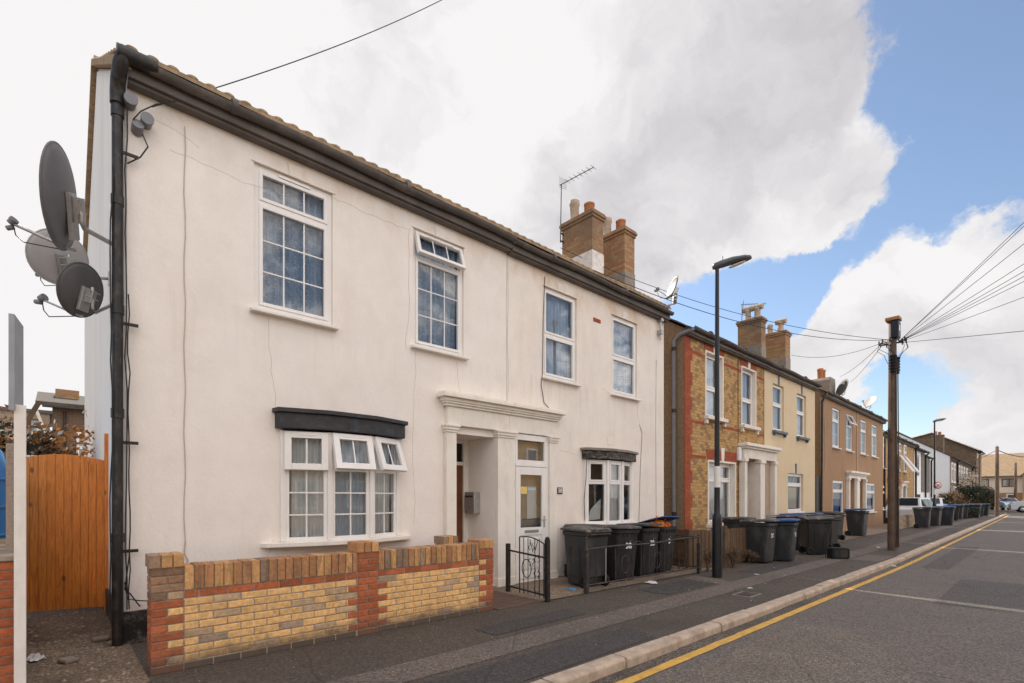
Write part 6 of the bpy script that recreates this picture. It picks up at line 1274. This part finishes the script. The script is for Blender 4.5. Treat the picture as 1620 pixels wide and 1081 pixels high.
def place(kind, x, y, rz, label, group='wheelie bins along the street', lean=0, digits=None, dside=-1, small=None, z=.0, sc_=1.0):
    if kind not in used: o = proto[kind]; used.add(kind)
    else: o = copy_tree(proto[kind])
    o.location = (x, y, z); o.rotation_euler = (lean, 0, rz); tag(o, label, 'wheelie bin', group); o.scale = (sc_, sc_, sc_)
    if digits:
        M = Matrix.Translation((.02, -.283, .60)) @ Matrix.Rotation(R(90-4), 4, 'X')
        pend.append((o, digits, M, small))
    th = rb.choice((0, 0, -2, -4, -1, 0, -3)) if label.find('overflowing') < 0 else 0
    for ch in o.children:
        if ch.name.startswith('lid') and th:
            hp = Vector((0, .31, .88)); ch.rotation_euler = (R(th), 0, R(rb.uniform(-1.5, 1.5))); ch.location = hp-Matrix.Rotation(R(th), 3, 'X') @ hp
    o.rotation_euler = (lean+R(rb.uniform(-1, 1)), R(rb.uniform(-1.2, 1.2)), rz+R(rb.uniform(-5, 5)))
    BINS.append(o); return o
pend = []
G1 = 'bins of the house numbered 38'
ZB = .012
place('k', 6.42, 5.28, R(176), 'charcoal wheelie bin at the left end of the row with its wheels to the street', G1, z=ZB)
place('k', 7.05, 5.80, R(5), 'charcoal wheelie bin standing behind the front row under the small bow window', G1, z=ZB)
place('k', 7.28, 5.30, R(-12), 'charcoal wheelie bin numbered 38, second in the railed row', G1, digits='38', z=ZB)
place('k', 7.97, 5.32, R(-4), 'charcoal wheelie bin numbered 38, third in the railed row', G1, digits='38', z=ZB)
ob = place('k', 8.62, 5.36, R(2), 'charcoal wheelie bin overflowing with orange bags under a raised blue lid', G1, digits='3', z=ZB)
# swap its lid for a raised blue one
for ch in list(ob.children):
    if ch.name.startswith('lid'): bpy.data.objects.remove(ch)
M = Matrix.Translation((0, .31, .90)) @ Matrix.Rotation(R(-14), 4, 'X') @ Matrix.Translation((0, -.31, -.88)); l = MB(M)
vs = []; n = 10
for j in range(n):
    for i in range(n): u, v = i/(n-1)-.5, j/(n-1)-.5; vs.append((u*.62, v*.70-.02, .89+.05*math.cos(u*3.1)*math.cos(v*2.6)-.02*(u+.5)))
l.add(vs, [(j*n+i, j*n+i+1, (j+1)*n+i+1, (j+1)*n+i) for j in range(n-1) for i in range(n-1)], 0, True)
lo_ = l.build('lid', BINBL, ob); sm_ = lo_.modifiers.new('thick', 'SOLIDIFY'); sm_.thickness = .018
def bag(label, x, y, z, s, m, seed):
    rnd = random.Random(seed); b = MB(); n, k = 14, 9; vs = []
    for j in range(k+1):
        for i in range(n):
            t, f = 2*math.pi*i/n, math.pi*j/k; r = s*(1+rnd.uniform(-.13, .13)); vs.append((r*math.sin(f)*math.cos(t), r*math.sin(f)*math.sin(t), r*.7*math.cos(f)))
    b.add(vs, [(j*n+i, (j+1)*n+i, (j+1)*n+(i+1) % n, j*n+(i+1) % n) for j in range(k) for i in range(n)], 0, False); b.tube([(0, 0, s*.6), (.01, 0, s*.85), (.05, .02, s*.95)], [.03, .012, .03], 6)
    o = b.build('rubbish_bag', m); o.location = (x, y, z); return tag(o, label, 'rubbish bag', 'orange rubbish bags')
bag('orange rubbish bag bulging from the left of the open bin', 8.52, 5.28, .92, .15, ORANGEBAG, 1); bag('orange rubbish bag squeezed out at the right of the open bin', 8.76, 5.26, .90, .12, ORANGEBAG, 2)
place('k', 11.62, 4.62, R(-3), 'charcoal wheelie bin numbered 36 with a grey lid on the pavement by the fence end', digits='36', small='J')
place('b', 12.32, 4.40, R(4), 'dented black wheelie bin numbered 36 with a blue lid on the pavement', digits='36', small='J')
place('k', 12.6, 5.5, R(2), 'charcoal wheelie bin standing inside the fence beside the portico', z=ZB)
place('k', 14.35, 4.35, R(38), 'large charcoal wheelie bin turned side on with its wheel to the left')
place('k', 15.9, 4.55, R(170), 'charcoal wheelie bin with wheels facing the street beside the large turned bin')
place('b', 18.0, 5.6, R(-5), 'blue lidded wheelie bin tucked behind two grey lidded ones before the brown house')
place('k', 19.6, 5.4, R(160), 'grey lidded wheelie bin near the brown house with its wheels showing')
place('b', 22.4, 5.35, R(0), 'scuffed black wheelie bin with blue lid directly left of the telegraph pole', sc_=1.08)
place('k', 15.2, 5.2, R(12), 'charcoal wheelie bin half hidden behind the large turned bin')
place('k', 20.6, 5.75, R(-8), 'charcoal wheelie bin against the brown house between two others')
place('b', 17.0, 5.75, R(8), 'blue lidded wheelie bin against the grey slatted screen')
FG = 'far bins along the pavement'
for i, (px, py, k, lb) in enumerate(((1468, 836, 'k', 'first of the far bins right of the low brick wall'), (1485, 833, 'k', 'second far bin leaning towards the street'), (1505, 832, 'b', 'wide blue lidded far bin before the lamp with the speed sign'), (1496, 829, 'b', 'blue lidded far bin behind the wide one'),
        (1521, 822, 'k', 'grey far bin behind the row of blue lids'), (1529, 821, 'k', 'grey far bin beside the brown hedge'), (1548, 820, 'k', 'far grey bin before the dark bush'), (1553, 818, 'k', 'far grey bin squeezed beside its twin by the dark bush'), (1536, 819, 'b', 'far blue lidded bin halfway along the last row'), (1542, 819, 'k', 'far charcoal bin right beside the halfway blue lid'), (1514, 824, 'b', 'far blue lidded bin just beyond the wide one'), (1562, 817, 'b', 'last blue lidded bin before the distant telegraph pole'))):
    p = ground(px, py); place(k, p.x, p.y+.2, R(rk.uniform(-15, 15)), lb, FG, sc_=1.05)
for (px, lb) in ((1441, 'blue lidded bin standing behind the low brick wall, left one'), (1449, 'blue lidded bin standing behind the low brick wall, right one')):
    p = at(px, 815, 5.9); place('b', p.x, 5.9, 0, lb, FG, z=.05)
for (o, dg, M, small) in pend:
    o['digits'] = dg; t = text_mesh(dg, .135, M, WHITEP, 'digits', o, bold=.004)
    if small: text_mesh(small, .11, M @ Matrix.Translation((0, .15, .003)), WHITEP, 'digits', o, bold=.003)
    else:
        M2 = M @ Matrix.Translation((0, .10, .004)); b = MB(M2); b.box(-.09, -.012, -.001, .03, .012, .001); b.box(-.05, .03, -.001, .05, .045, .001); b.box(.04, -.02, -.001, .055, .03, .001); b.build('marking', WHITEP, o)
for o in BINS:
    if 'digits' in o: del o['digits']
# overturned black food caddy
p = ground(1326, 884); cd = tag(empty('food_caddy', (p.x, p.y, 0), R(-47)), 'small black food caddy lying on its side on the pavement', 'caddy')
b = MB(); b.prism([(-.19, .02), (-.17, .0), (.17, .0), (.20, .04), (.20, .22), (.17, .26), (-.17, .26), (-.19, .24)], -.12, .14, axis='y'); b.build('caddy_body', RUBBER, cd, bevel=.02)
b = MB(); b.box(-.14, -.128, .04, .14, -.121, .22); b.build('panel', BINM, cd, bevel=.004); MB().tube([(-.19, -.02, .03), (-.29, -.02, .03), (-.29, -.02, .22), (-.19, -.02, .22)], .010, 6).build('handle', RUBBER, cd)

# ------------------------------------------------------------------ lamp posts
def lamp(label, x, y, h=5.62, banded=True, arm=(.72, -.69), sc_=1):
    o = tag(empty('street_lamp', (x, y, 0)), label, 'street lamp', 'street lamps'); b = MB()
    b.lathe([(.085, 0), (.085, 1.02), (.08, 1.10), (.052, 1.16), (.050, 1.5), (.042, 3), (.034, h-.05)], 0, 0, 18); b.box(-.03, -.088, .4, .03, -.06, .9); b.build('pole', LAMPP, o)
    if banded: MB().lathe([(.056, 1.62), (.056, 2.0)], 0, 0, 18).build('white_band', POSTW, o)
    a = Vector((arm[0], arm[1], 0)).normalized(); n_ = a.cross(Vector((0, 0, 1)))
    def sec(t, w, zt, zb): return [a*t+n_*w*math.cos(q)+Vector((0, 0, (zt+zb)/2+(zt-zb)/2*math.sin(q)+h)) for q in [2*math.pi*k/12 for k in range(12)]]
    S_ = [(-.08, .03, .02, -.05), (-.06, .06, .04, -.07), (.05, .085, .085, -.05), (.25, .12, .14, .015), (.45, .13, .165, .06), (.56, .10, .16, .09), (.61, .03, .14, .11)]
    vs = [p for s in S_ for p in sec(*s)]; b = MB(); b.add(vs, [(i*12+k, i*12+(k+1) % 12, (i+1)*12+(k+1) % 12, (i+1)*12+k) for i in range(len(S_)-1) for k in range(12)]+[tuple(range(11, -1, -1)), tuple(range(len(vs)-12, len(vs)))], 0, True)
    hd = b.build('lamp_head', LAMPH, o)
    c = a*.36; l = MB(); q = [c+a*(.15*math.cos(t))+n_*(.075*math.sin(t))+Vector((0, 0, h+.022+.11*math.cos(t)*.15/.3*1.0)) for t in [2*math.pi*k/14 for k in range(14)]]
    l.add([p-Vector((0, 0, .012)) for p in q]+q, [tuple(range(13, -1, -1))]+[(k, (k+1) % 14, 14+(k+1) % 14, 14+k) for k in range(14)]); l.build('lens', LAMPL, hd)
    MB().tube([a*.1+Vector((0, 0, h+.08)), a*.1+Vector((0, 0, h+.17))], .006, 5).build('photocell', LAMPH, hd); return o
la = ground(1132, 914); lamp('black street lamp standing in front of the yellow brick house', la.x+.06, la.y)
l2 = lamp('black street lamp carrying the round speed limit sign', 36.3, 5.0, h=5.7)
lamp('distant black street lamp beside the dark bush', 68.2, 5.95, h=5.7)
s20 = tag(empty('speed_sign', (36.3, 4.86, 2.13), R(-40)), 'round white speed limit sign with red ring reading 20', 'sign'); s20.scale = (.66, .66, .66)
q = MB(Matrix.Rotation(R(90), 4, 'X')); q.lathe([(0, .02), (.30, .02), (.30, -.0), (0, 0)], 0, 0, 28); q.build('sign_back', LAMPH, s20)
q = MB(Matrix.Translation((0, -.022, 0)) @ Matrix.Rotation(R(90), 4, 'X')); q.lathe([(.225, 0), (.295, 0), (.295, .004), (.225, .004)], 0, 0, 28); q.build('red_ring', mat('sign_red', (.5, .03, .025), .4), s20)
q = MB(Matrix.Translation((0, -.022, 0)) @ Matrix.Rotation(R(90), 4, 'X')); q.lathe([(0, .002), (.224, .002), (.224, 0), (0, 0)], 0, 0, 28); q.build('sign_face', POSTW, s20)
text_mesh('20', .30, Matrix.Translation((0, -.030, 0)) @ Matrix.Rotation(R(90), 4, 'X'), LAMPP, 'digits', s20, bold=.008)

# ------------------------------------------------------------------ telegraph poles and wires
def tpole(label, x, y, h, r=.115, steps=True, gear=True):
    o = tag(empty('telegraph_pole', (x, y, 0)), label, 'telegraph pole', 'telegraph poles'); MB().lathe([(r, 0), (r*.97, h*.3), (r*.86, h*.7), (r*.74, h), (0, h+.03)], 0, 0, 18).build('pole', POLEW, o)
    if gear:
        m = MB(); m.box(-.14, -.16, h-.52, .14, .02, h-.06); m.build('junction_box', LAMPP, o, bevel=.02); MB().box(-.12, -.172, h-.36, -.02, -.161, h-.20).build('label_plate', POSTW, o); MB().box(-.16, -.18, h-.04, .16, .14, h+.05).build('cap', ORB, o, bevel=.01)
        m = MB(); m.tube([(-.28, 0, h-.6), (.28, -.0, h-.6)], .022, 6); m.tube([(0, -.24, h-.64), (0, .24, h-.64)], .022, 6)
        for t in range(10): a = t*.63; m.tube([(.15*math.cos(a), .15*math.sin(a), h-.62), (.30*math.cos(a), .30*math.sin(a), h-.60)], .014, 5); m.tube([(.3*math.cos(a), .3*math.sin(a), h-.66), (.3*math.cos(a), .3*math.sin(a), h-.54)], .018, 5)
        m.build('wire_ring', RAILM, o)
        for s in (-1, 1):
            m = MB(); m.tube([(s*.17, -.04, h-1.45), (s*.17, -.04, h-1.0)], .085, 12)
            for z in (1.05, 1.13, 1.21, 1.29, 1.37): m.tube([(s*.17, -.04, h-z), (s*.17, -.04, h-z+.03)], .10, 12)
            m.build('cable_joint', RUBBER, o)
        m = MB(); rnd = random.Random(6)
        for i in range(9):
            a = rnd.uniform(0, 6.28); m.tube([(.28*math.cos(a), .28*math.sin(a), h-.58), (.34*math.cos(a), .34*math.sin(a), h-.8), (.2*math.cos(a+.5), .2*math.sin(a+.5), h-.95), (.13*math.cos(a+.8), .13*math.sin(a+.8), h-1.2)], .006, 4)
        for dx, dy in ((-.10, -.10), (.0, -.142), (.07, -.125), (-.04, -.14)): m.tube([(dx, dy, 0.1), (dx*.95, dy*.95, h*.5), (dx*.85, dy*.85, h-1.1)], .009, 5)
        m.build('cable', CABLE, o)
        MB().box(-.035, -.145, .1, .035, -.12, 2.6).build('cable_guard', mat('rusty_guard', (.22, .09, .05), .7, var=.4, vs=12), o)
        MB().box(-.05, -.155, 1.65, .04, -.14, 1.75).build('label_plate', YEL, o)
    if steps:
        for i in range(8):
            z = 2.6+i*.42; s = -1 if i % 2 else 1; MB().tube([(s*.1, 0, z), (s*.27, -.02, z), (s*.275, -.02, z+.035)], .010, 6).tube([(s*.1, 0, z-.08), (s*.2, -.01, z)], .006, 5).build('step_iron', RAILM, o)
    return o
PP = ground(1412, 871); PH = 6.28
tpole('nearest telegraph pole on the pavement carrying a fan of wires', PP.x, PP.y, PH)
p2 = ground(1577, 817); tpole('second telegraph pole by the kerb before the distant junction', p2.x+.2, p2.y, 5.45, gear=False, r=.14)
tpole('farthest thin telegraph pole in front of the tan roofed terrace', 84.5, 4.2, 5.6, gear=False, steps=False, r=.15)
def wire(label, p, q, sag, r=.007, group='telephone wires'):
    p, q = Vector(p), Vector(q); pts = [p+(q-p)*t-Vector((0, 0, sag*4*t*(1-t))) for t in [k/24 for k in range(25)]]
    return tag(MB().tube(pts, r, 5).build('telephone_wire', CABLE), label, 'wire', group)
top = (PP.x, PP.y, PH-.58)
tL = (PP.x-.28, PP.y, PH-.60)
w0 = at(886, 392, 8.6); wire('wire from the near pole sagging across to the near chimney', tL, (w0.x, 8.6, w0.z), .42)
w0 = at(940, 428, 6.0); wire('lower wire from the near pole to the gutter of house 38', tL, (w0.x, 6.0, w0.z), .40)
w0 = at(1252, 562, 6.2); wire('wire from the near pole to the gutter right of the hooded chimneys', (PP.x-.3, PP.y+.1, PH-.62), (w0.x, 6.2, w0.z), .22)
w0 = at(1329, 596, 6.9); wire('wire from the near pole to the rendered chimney of the brown houses', (PP.x-.25, PP.y+.2, PH-.66), (w0.x, 6.9, w0.z), .1)
w0 = at(1345, 605, 7.0); wire('wire from the near pole to the dark roof dish', (PP.x-.2, PP.y+.2, PH-.7), (w0.x, 7.0, w0.z), .08)
e = Vector(top)+Vector((.28, -.05, 0))
for (px, py) in ((1622, 345), (1621, 352), (1621, 380), (1621, 412), (1621, 424), (1621, 432), (1621, 440), (1621, 465)):
    dx, dy, dz = ray(px, py); t = 9.6; Q = Vector((dx*t, dy*t, CAMH+dz*t)); D_ = (Q-e); wire('wire in the fan climbing from the near pole to the upper right', e, e+D_*2.2, .06, .006, group='fan of wires to the right of the near pole')
dx, dy, dz = ray(1621, 522); Q = Vector((dx*9.6, dy*9.6, CAMH+dz*9.6)); wire('level wire running from the near pole to the right edge', e, e+(Q-e)*2.2, .02, .007)
for i, (a, z1) in enumerate(((-.33, 2.0), (-.29, 2.0), (.33, 2.1), (.30, 2.0))): wire('slack wire hanging beside the near telegraph pole, '+['outer left', 'inner left', 'outer right', 'inner right'][i], (PP.x+a*.8, PP.y, PH-.7), (PP.x+a*1.6, PP.y, z1+.4), -.03, .004, group='slack wires beside the near pole')
c0_ = at(222, 158, 6.05); dx, dy, dz = ray(705, -3); t = 8.2; wire('single wire rising from the house corner across the sky', (c0_.x+.1, 6.08, c0_.z), (dx*t, dy*t, CAMH+dz*t), .10, .006)
p2t = Vector((p2.x+.2, p2.y, 5.2))
dx, dy, dz = ray(1640, 722); wire('wire from the second telegraph pole to the right edge', p2t, (dx*40, dy*40, CAMH+dz*40), .25, .03)
a_ = at(1495, 728, 8.0); wire('wire from the second telegraph pole to the brown terrace', p2t, (a_.x, 8.0, a_.z), .5, .02)

# ------------------------------------------------------------------ weeds, screen, low wall, hedges
bush('dry brown weeds growing at the foot of the picket fence, right clump', 11.5, 4.66, 0, .30, .50, [LEAFM, LEAFM, TWIG], 11, n=1300, s=.014, name='weeds', cat='weeds', group='dry weeds along the fence', stems=34, ry=.2, clumps=24)
bush('dry brown weeds at the fence corner just right of the lamp post', 10.35, 4.62, 0, .42, .20, [LEAFM, TWIG], 12, n=650, s=.014, name='weeds', cat='weeds', group='dry weeds along the fence', stems=22, ry=.18, clumps=16)
bush('dry brown weeds left of the street lamp base', 9.45, 4.72, 0, .50, .2, [LEAFM, TWIG], 13, n=360, s=.013, name='weeds', cat='weeds', group='dry weeds along the fence', stems=12, ry=.12)
bush('low weeds spreading near the 36 bins', 11.85, 4.75, 0, .25, .3, [LEAFM, LEAFG], 14, n=300, s=.013, name='weeds', cat='weeds', group='dry weeds along the fence', stems=8, ry=.12)
sg_ = tag(empty('slatted_screen', (0, 0, 0)), 'grey louvred side gate between the cream house and the brown house', 'gate')
a_, c_ = at(1291, 800, 6.45), at(1303, 800, 6.42); q = MB()
for k in range(26): q.box(a_.x, 6.42, .1+k*.083, c_.x-.15, 6.47, .155+k*.083)
q.box(a_.x-.05, 6.41, 0, a_.x, 6.5, 2.3); q.box(c_.x-.15, 6.41, 0, c_.x-.1, 6.5, 2.3); q.build('louvres', mat('grey_louvre', (.12, .12, .13), .5), sg_)
q = MB()
for k in range(10): q.box(14.5, 5.55, .42+k*.055, 15.35, 5.58, .455+k*.055)
o = tag(empty('low_screen', (0, 0, 0)), 'low grey slatted panel on a cream plinth behind the blue lidded bin', 'screen'); q.build('slats', mat('grey_slats', (.20, .20, .21), .6), o); MB().box(14.45, 5.54, 0, 15.4, 5.66, .40).build('plinth', CREAMR, o)
tag(MB().box(28.6, 5.2, 0, 33.4, 5.42, .62).box(33.35, 5.15, 0, 33.7, 5.47, .78).build('low_brick_wall', LOWB, bevel=.01), 'low buff brick wall beyond the telegraph pole', 'wall')
tag(MB().box(34.3, 4.98, 0, 46, 5.14, .62).build('low_brick_wall', LOWB), 'low brick wall below the parked white cars', 'wall')
tag(MB().box(46.5, 5.9, 0, 60, 6.1, .75).build('low_brick_wall', LOWB), 'low brick wall beside the brown hedge', 'wall')
bush('brown and red autumn hedge between the far bins and brick terrace', 58, 7.0, 0, 1.9, 2.6, [LEAFM, LEAFM, LEAFG, LEAFM], 21, n=6000, s=.07, name='hedge', cat='hedge', clumps=16, ry=1.0)
bush('dark evergreen bush behind the second telegraph pole', 62.5, 5.6, 0, 2.6, 2.4, [LEAFG, LEAFG, LEAFM], 22, n=8000, s=.075, name='bush', clumps=18, ry=1.5)
bush('pale leaved tree behind the dark bush and distant lamp', 69.0, 7.6, 0, 4.0, 2.6, [LEAFW, LEAFM, LEAFW, LEAFG], 23, n=4500, s=.07, name='tree', cat='tree', clumps=12, ry=2.4)
bush('small dark shrub in front of the distant bins', 47.5, 4.7, 0, .8, .7, [LEAFG], 24, n=500, s=.06, name='shrub', cat='shrub')

# ------------------------------------------------------------------ vehicles
CARG = mat('car_window', (.02, .025, .03), .08); TYRE = RUBBER
def car(name, label, x, y, rz, L, Wd, prof, glassprof, m, wheels, cat='car', group='parked vehicles', wr=.31, light=True):
    o = tag(empty(name, (x, y, ROADZ if y < 2 else 0), rz), label, cat, group); b = MB(); n = len(prof)
    lower, cabin = prof
    def loft(pr, yf, shrink):
        m_ = len(pr); secs = [[(px*(1 if abs(s_) < 1 else shrink), s_*yf(pz), pz) for px, pz in pr] for s_ in (-1, -.94, .94, 1)]; vs = [p for q in secs for p in q]
        b.add(vs, [(i*m_+k, i*m_+(k+1) % m_, (i+1)*m_+(k+1) % m_, (i+1)*m_+k) for i in range(3) for k in range(m_)]+[tuple(range(m_-1, -1, -1)), tuple(range(3*m_, 4*m_))])
    zb_, zt_ = min(z for _, z in cabin), max(z for _, z in cabin)
    fy = lambda z: Wd/2*(.975-.12*(z-zb_)/(zt_-zb_))
    loft(lower, lambda z: Wd/2, .985); loft(cabin, fy, .99); bd = b.build('body', m, o, bevel=.03)
    (ax, az), (bx, bz) = cabin[0], cabin[1]; lp = lambda t: (ax+(bx-ax)*t-.02, az+(bz-az)*t+.015)
    q = MB(); (x0_, z0_), (x1_, z1_) = lp(.12), lp(.93); q.add([(x0_, -fy(z0_)*.88, z0_), (x0_, fy(z0_)*.88, z0_), (x1_, fy(z1_)*.86, z1_), (x1_, -fy(z1_)*.86, z1_)], [(0, 1, 2, 3)]); q.build('windscreen', CARG, o)
    (ax, az), (bx, bz) = cabin[-1], cabin[-2]; lp = lambda t: (ax+(bx-ax)*t+.02, az+(bz-az)*t+.015)
    q = MB(); (x0_, z0_), (x1_, z1_) = lp(.12), lp(.9); q.add([(x0_, -fy(z0_)*.85, z0_), (x0_, fy(z0_)*.85, z0_), (x1_, fy(z1_)*.83, z1_), (x1_, -fy(z1_)*.83, z1_)], [(0, 1, 2, 3)]); q.build('rear_window', CARG, o)
    for s in (-1, 1):
        for gp_ in glassprof:
            q = MB(); f = lambda pz: s*(fy(pz)+.012); v1 = [(px, f(pz), pz) for px, pz in gp_]; v2 = [(px, f(pz)-s*.03, pz) for px, pz in gp_]; k = len(gp_)
            q.add(v1+v2, [tuple(range(k)), tuple(range(2*k-1, k-1, -1))]+[(i, i+k, (i+1) % k+k, (i+1) % k) for i in range(k)]); q.build('side_window', CARG, o)
        for wx in wheels:
            w = MB(Matrix.Translation((wx, s*(Wd/2-.09), wr)) @ Matrix.Rotation(R(90), 4, 'X')); w.lathe([(0, -.11), (wr*.6, -.11), (wr, -.09), (wr, .09), (wr*.6, .11), (0, .11)], 0, 0, 20); wo = w.build('wheel', TYRE, o)
            h_ = MB(Matrix.Translation((wx, s*(Wd/2-.09), wr)) @ Matrix.Rotation(R(90), 4, 'X')); h_.lathe([(0, -.12), (wr*.55, -.118), (wr*.58, -.10)], 0, 0, 16); h_.lathe([(wr*.58, .10), (wr*.55, .118), (0, .12)], 0, 0, 16); h_.build('rim', STEEL, wo)
        MB().box(-L/2-.005, s*Wd*.30-.13, .62, -L/2+.12, s*Wd*.30+.13, .76).build('headlight', LAMPL, o, bevel=.02)
        MB().box(L/2-.1, s*Wd*.36-.08, .68, L/2+.01, s*Wd*.36+.08, .86).build('tail_light', mat('tail_red', (.5, .03, .02), .3), o, bevel=.02)
    return o
WC = mat('white_car_paint', (.72, .72, .73), .25, var=.02, coat=.6); BC = mat('pale_blue_car_paint', (.45, .58, .72), .25, var=.02, coat=.6); SV = mat('silver_van_paint', (.58, .59, .61), .3, var=.03, coat=.5)
suv = ([(-2.25, .35), (-2.28, .75), (-2.1, .98), (-1.1, 1.08), (2.15, 1.08), (2.28, .9), (2.25, .35)], [(-1.1, 1.07), (-.35, 1.62), (1.75, 1.66), (2.13, 1.07)])
hb_ = ([(-2.0, .3), (-2.03, .65), (-1.8, .85), (-.95, .98), (1.85, .98), (2.0, .85), (1.98, .3)], [(-.95, .97), (-.2, 1.42), (1.2, 1.45), (1.83, .97)])
gs = [[(-1.0, 1.1), (-.35, 1.52), (.35, 1.56), (.35, 1.1)], [(.42, 1.1), (.42, 1.56), (1.15, 1.56), (1.15, 1.1)], [(1.22, 1.1), (1.22, 1.56), (1.7, 1.54), (1.95, 1.15)]]
gh = [[(-.8, 1.0), (-.2, 1.34), (.35, 1.37), (.35, 1.0)], [(.42, 1.0), (.42, 1.37), (1.15, 1.37), (1.5, 1.03)]]
car('parked_car', 'white estate car parked behind the low brick wall left of the speed sign', 36.6, 6.0, R(176), 4.5, 1.85, suv, gs, WC, (-1.4, 1.4), wr=.34).scale = (.88, .88, .88)
car('parked_car', 'white hatchback parked beyond the speed sign lamp post', 47.3, 6.75, R(182), 4.0, 1.75, hb_, gh, WC, (-1.25, 1.25))
car('parked_car', 'pale blue car parked between the dark bush and the van', 82.5, 4.9, R(25), 4.0, 1.75, hb_, gh, BC, (-1.25, 1.25))
vp = ([(-2.6, .3), (-2.65, .8), (-2.45, 1.05), (-1.7, 1.2), (2.65, 1.2), (2.65, .3)], [(-1.7, 1.19), (-1.15, 1.85), (-.7, 2.0), (2.55, 2.0), (2.64, 1.19)])
car('van', 'silver panel van crossing the far junction at the right edge', 75.5, 1.6, R(-82), 5.3, 1.95, vp, [[(-1.6, 1.2), (-1.1, 1.78), (-.5, 1.82), (-.5, 1.2)]], SV, (-1.75, 1.6), cat='van', wr=.34)

# ------------------------------------------------------------------ litter and leaves on the ground
for i, (px, py, n_, lb, sx, h, m) in enumerate(((904, 934, 'plastic_scrap', 'bright blue plastic scrap on the concrete beside the railing', .17, .02, BLUEP), (1030, 924, 'crumpled_paper', 'crumpled silver wrapper under the railing', .2, .04, WP), (986, 920, 'food_wrapper', 'orange and white food wrapper under the railing', .12, .05, mat('wrapper_orange', (.6, .35, .15), .6)),
      (1186, 932, 'paper_scrap', 'small white paper scrap on the pavement patch', .09, .01, WP), (1197, 910, 'paper_scrap', 'flat grey paper near the weeds', .12, .01, WP), (1256, 952, 'plastic_scrap', 'white plastic scrap lying in the gutter by the kerb', .1, .04, WP), (1085, 896, 'food_wrapper', 'yellow wrapper under the railing end', .14, .05, mat('wrapper_yellow', (.7, .5, .1), .6)),
      (1390, 868, 'plastic_scrap', 'white scrap beside the telegraph pole foot', .14, .05, WP), (1285, 873, 'food_wrapper', 'orange white wrapper between the 36 bin and the turned bin', .12, .05, mat('wrapper_red', (.6, .2, .08), .6)), (1393, 888, 'paper_scrap', 'white paper on the road beyond the kerb', .12, .02, WP), (1412, 890, 'paper_scrap', 'second scrap of white paper lying by the yellow line', .14, .02, WP))):
    p = ground(px, py, ROADZ if py > 940 and px > 1250 else 0); litter(n_, lb, p.x, p.y, (ROADZ+.008 if px in (1256, 1393, 1412) else .014), sx, sx*.5, h, m, 30+i)
rnd = random.Random(5); st = MB()
for i in range(900):
    a = rnd.uniform(.5, 26); y = rnd.uniform(2.9, 4.9) if rnd.random() < .6 else (rnd.uniform(4.6, 5.0) if rnd.random() < .5 else rnd.uniform(2.45, 2.68)); z = .006 if y > 2.8 else ROADZ+.008
    s_ = rnd.uniform(.004, .014)*(1+a*.03); t = rnd.uniform(0, 3); c, s2 = math.cos(t)*s_, math.sin(t)*s_
    st.add([(a-c, y+bend(a)-s2, z), (a+s2*.6, y+bend(a)-c*.6, z+s_*.3), (a+c, y+bend(a)+s2, z), (a-s2*.6, y+bend(a)+c*.6, z+s_*.4)], [(0, 1, 2, 3)], rnd.choice((0, 0, 1, 1, 1, 2)))
tag(st.build('leaf_litter', [LEAFM, CONCP, WP]), 'tiny dry leaves and paper specks scattered over the pavement', 'leaf litter', kind='stuff')
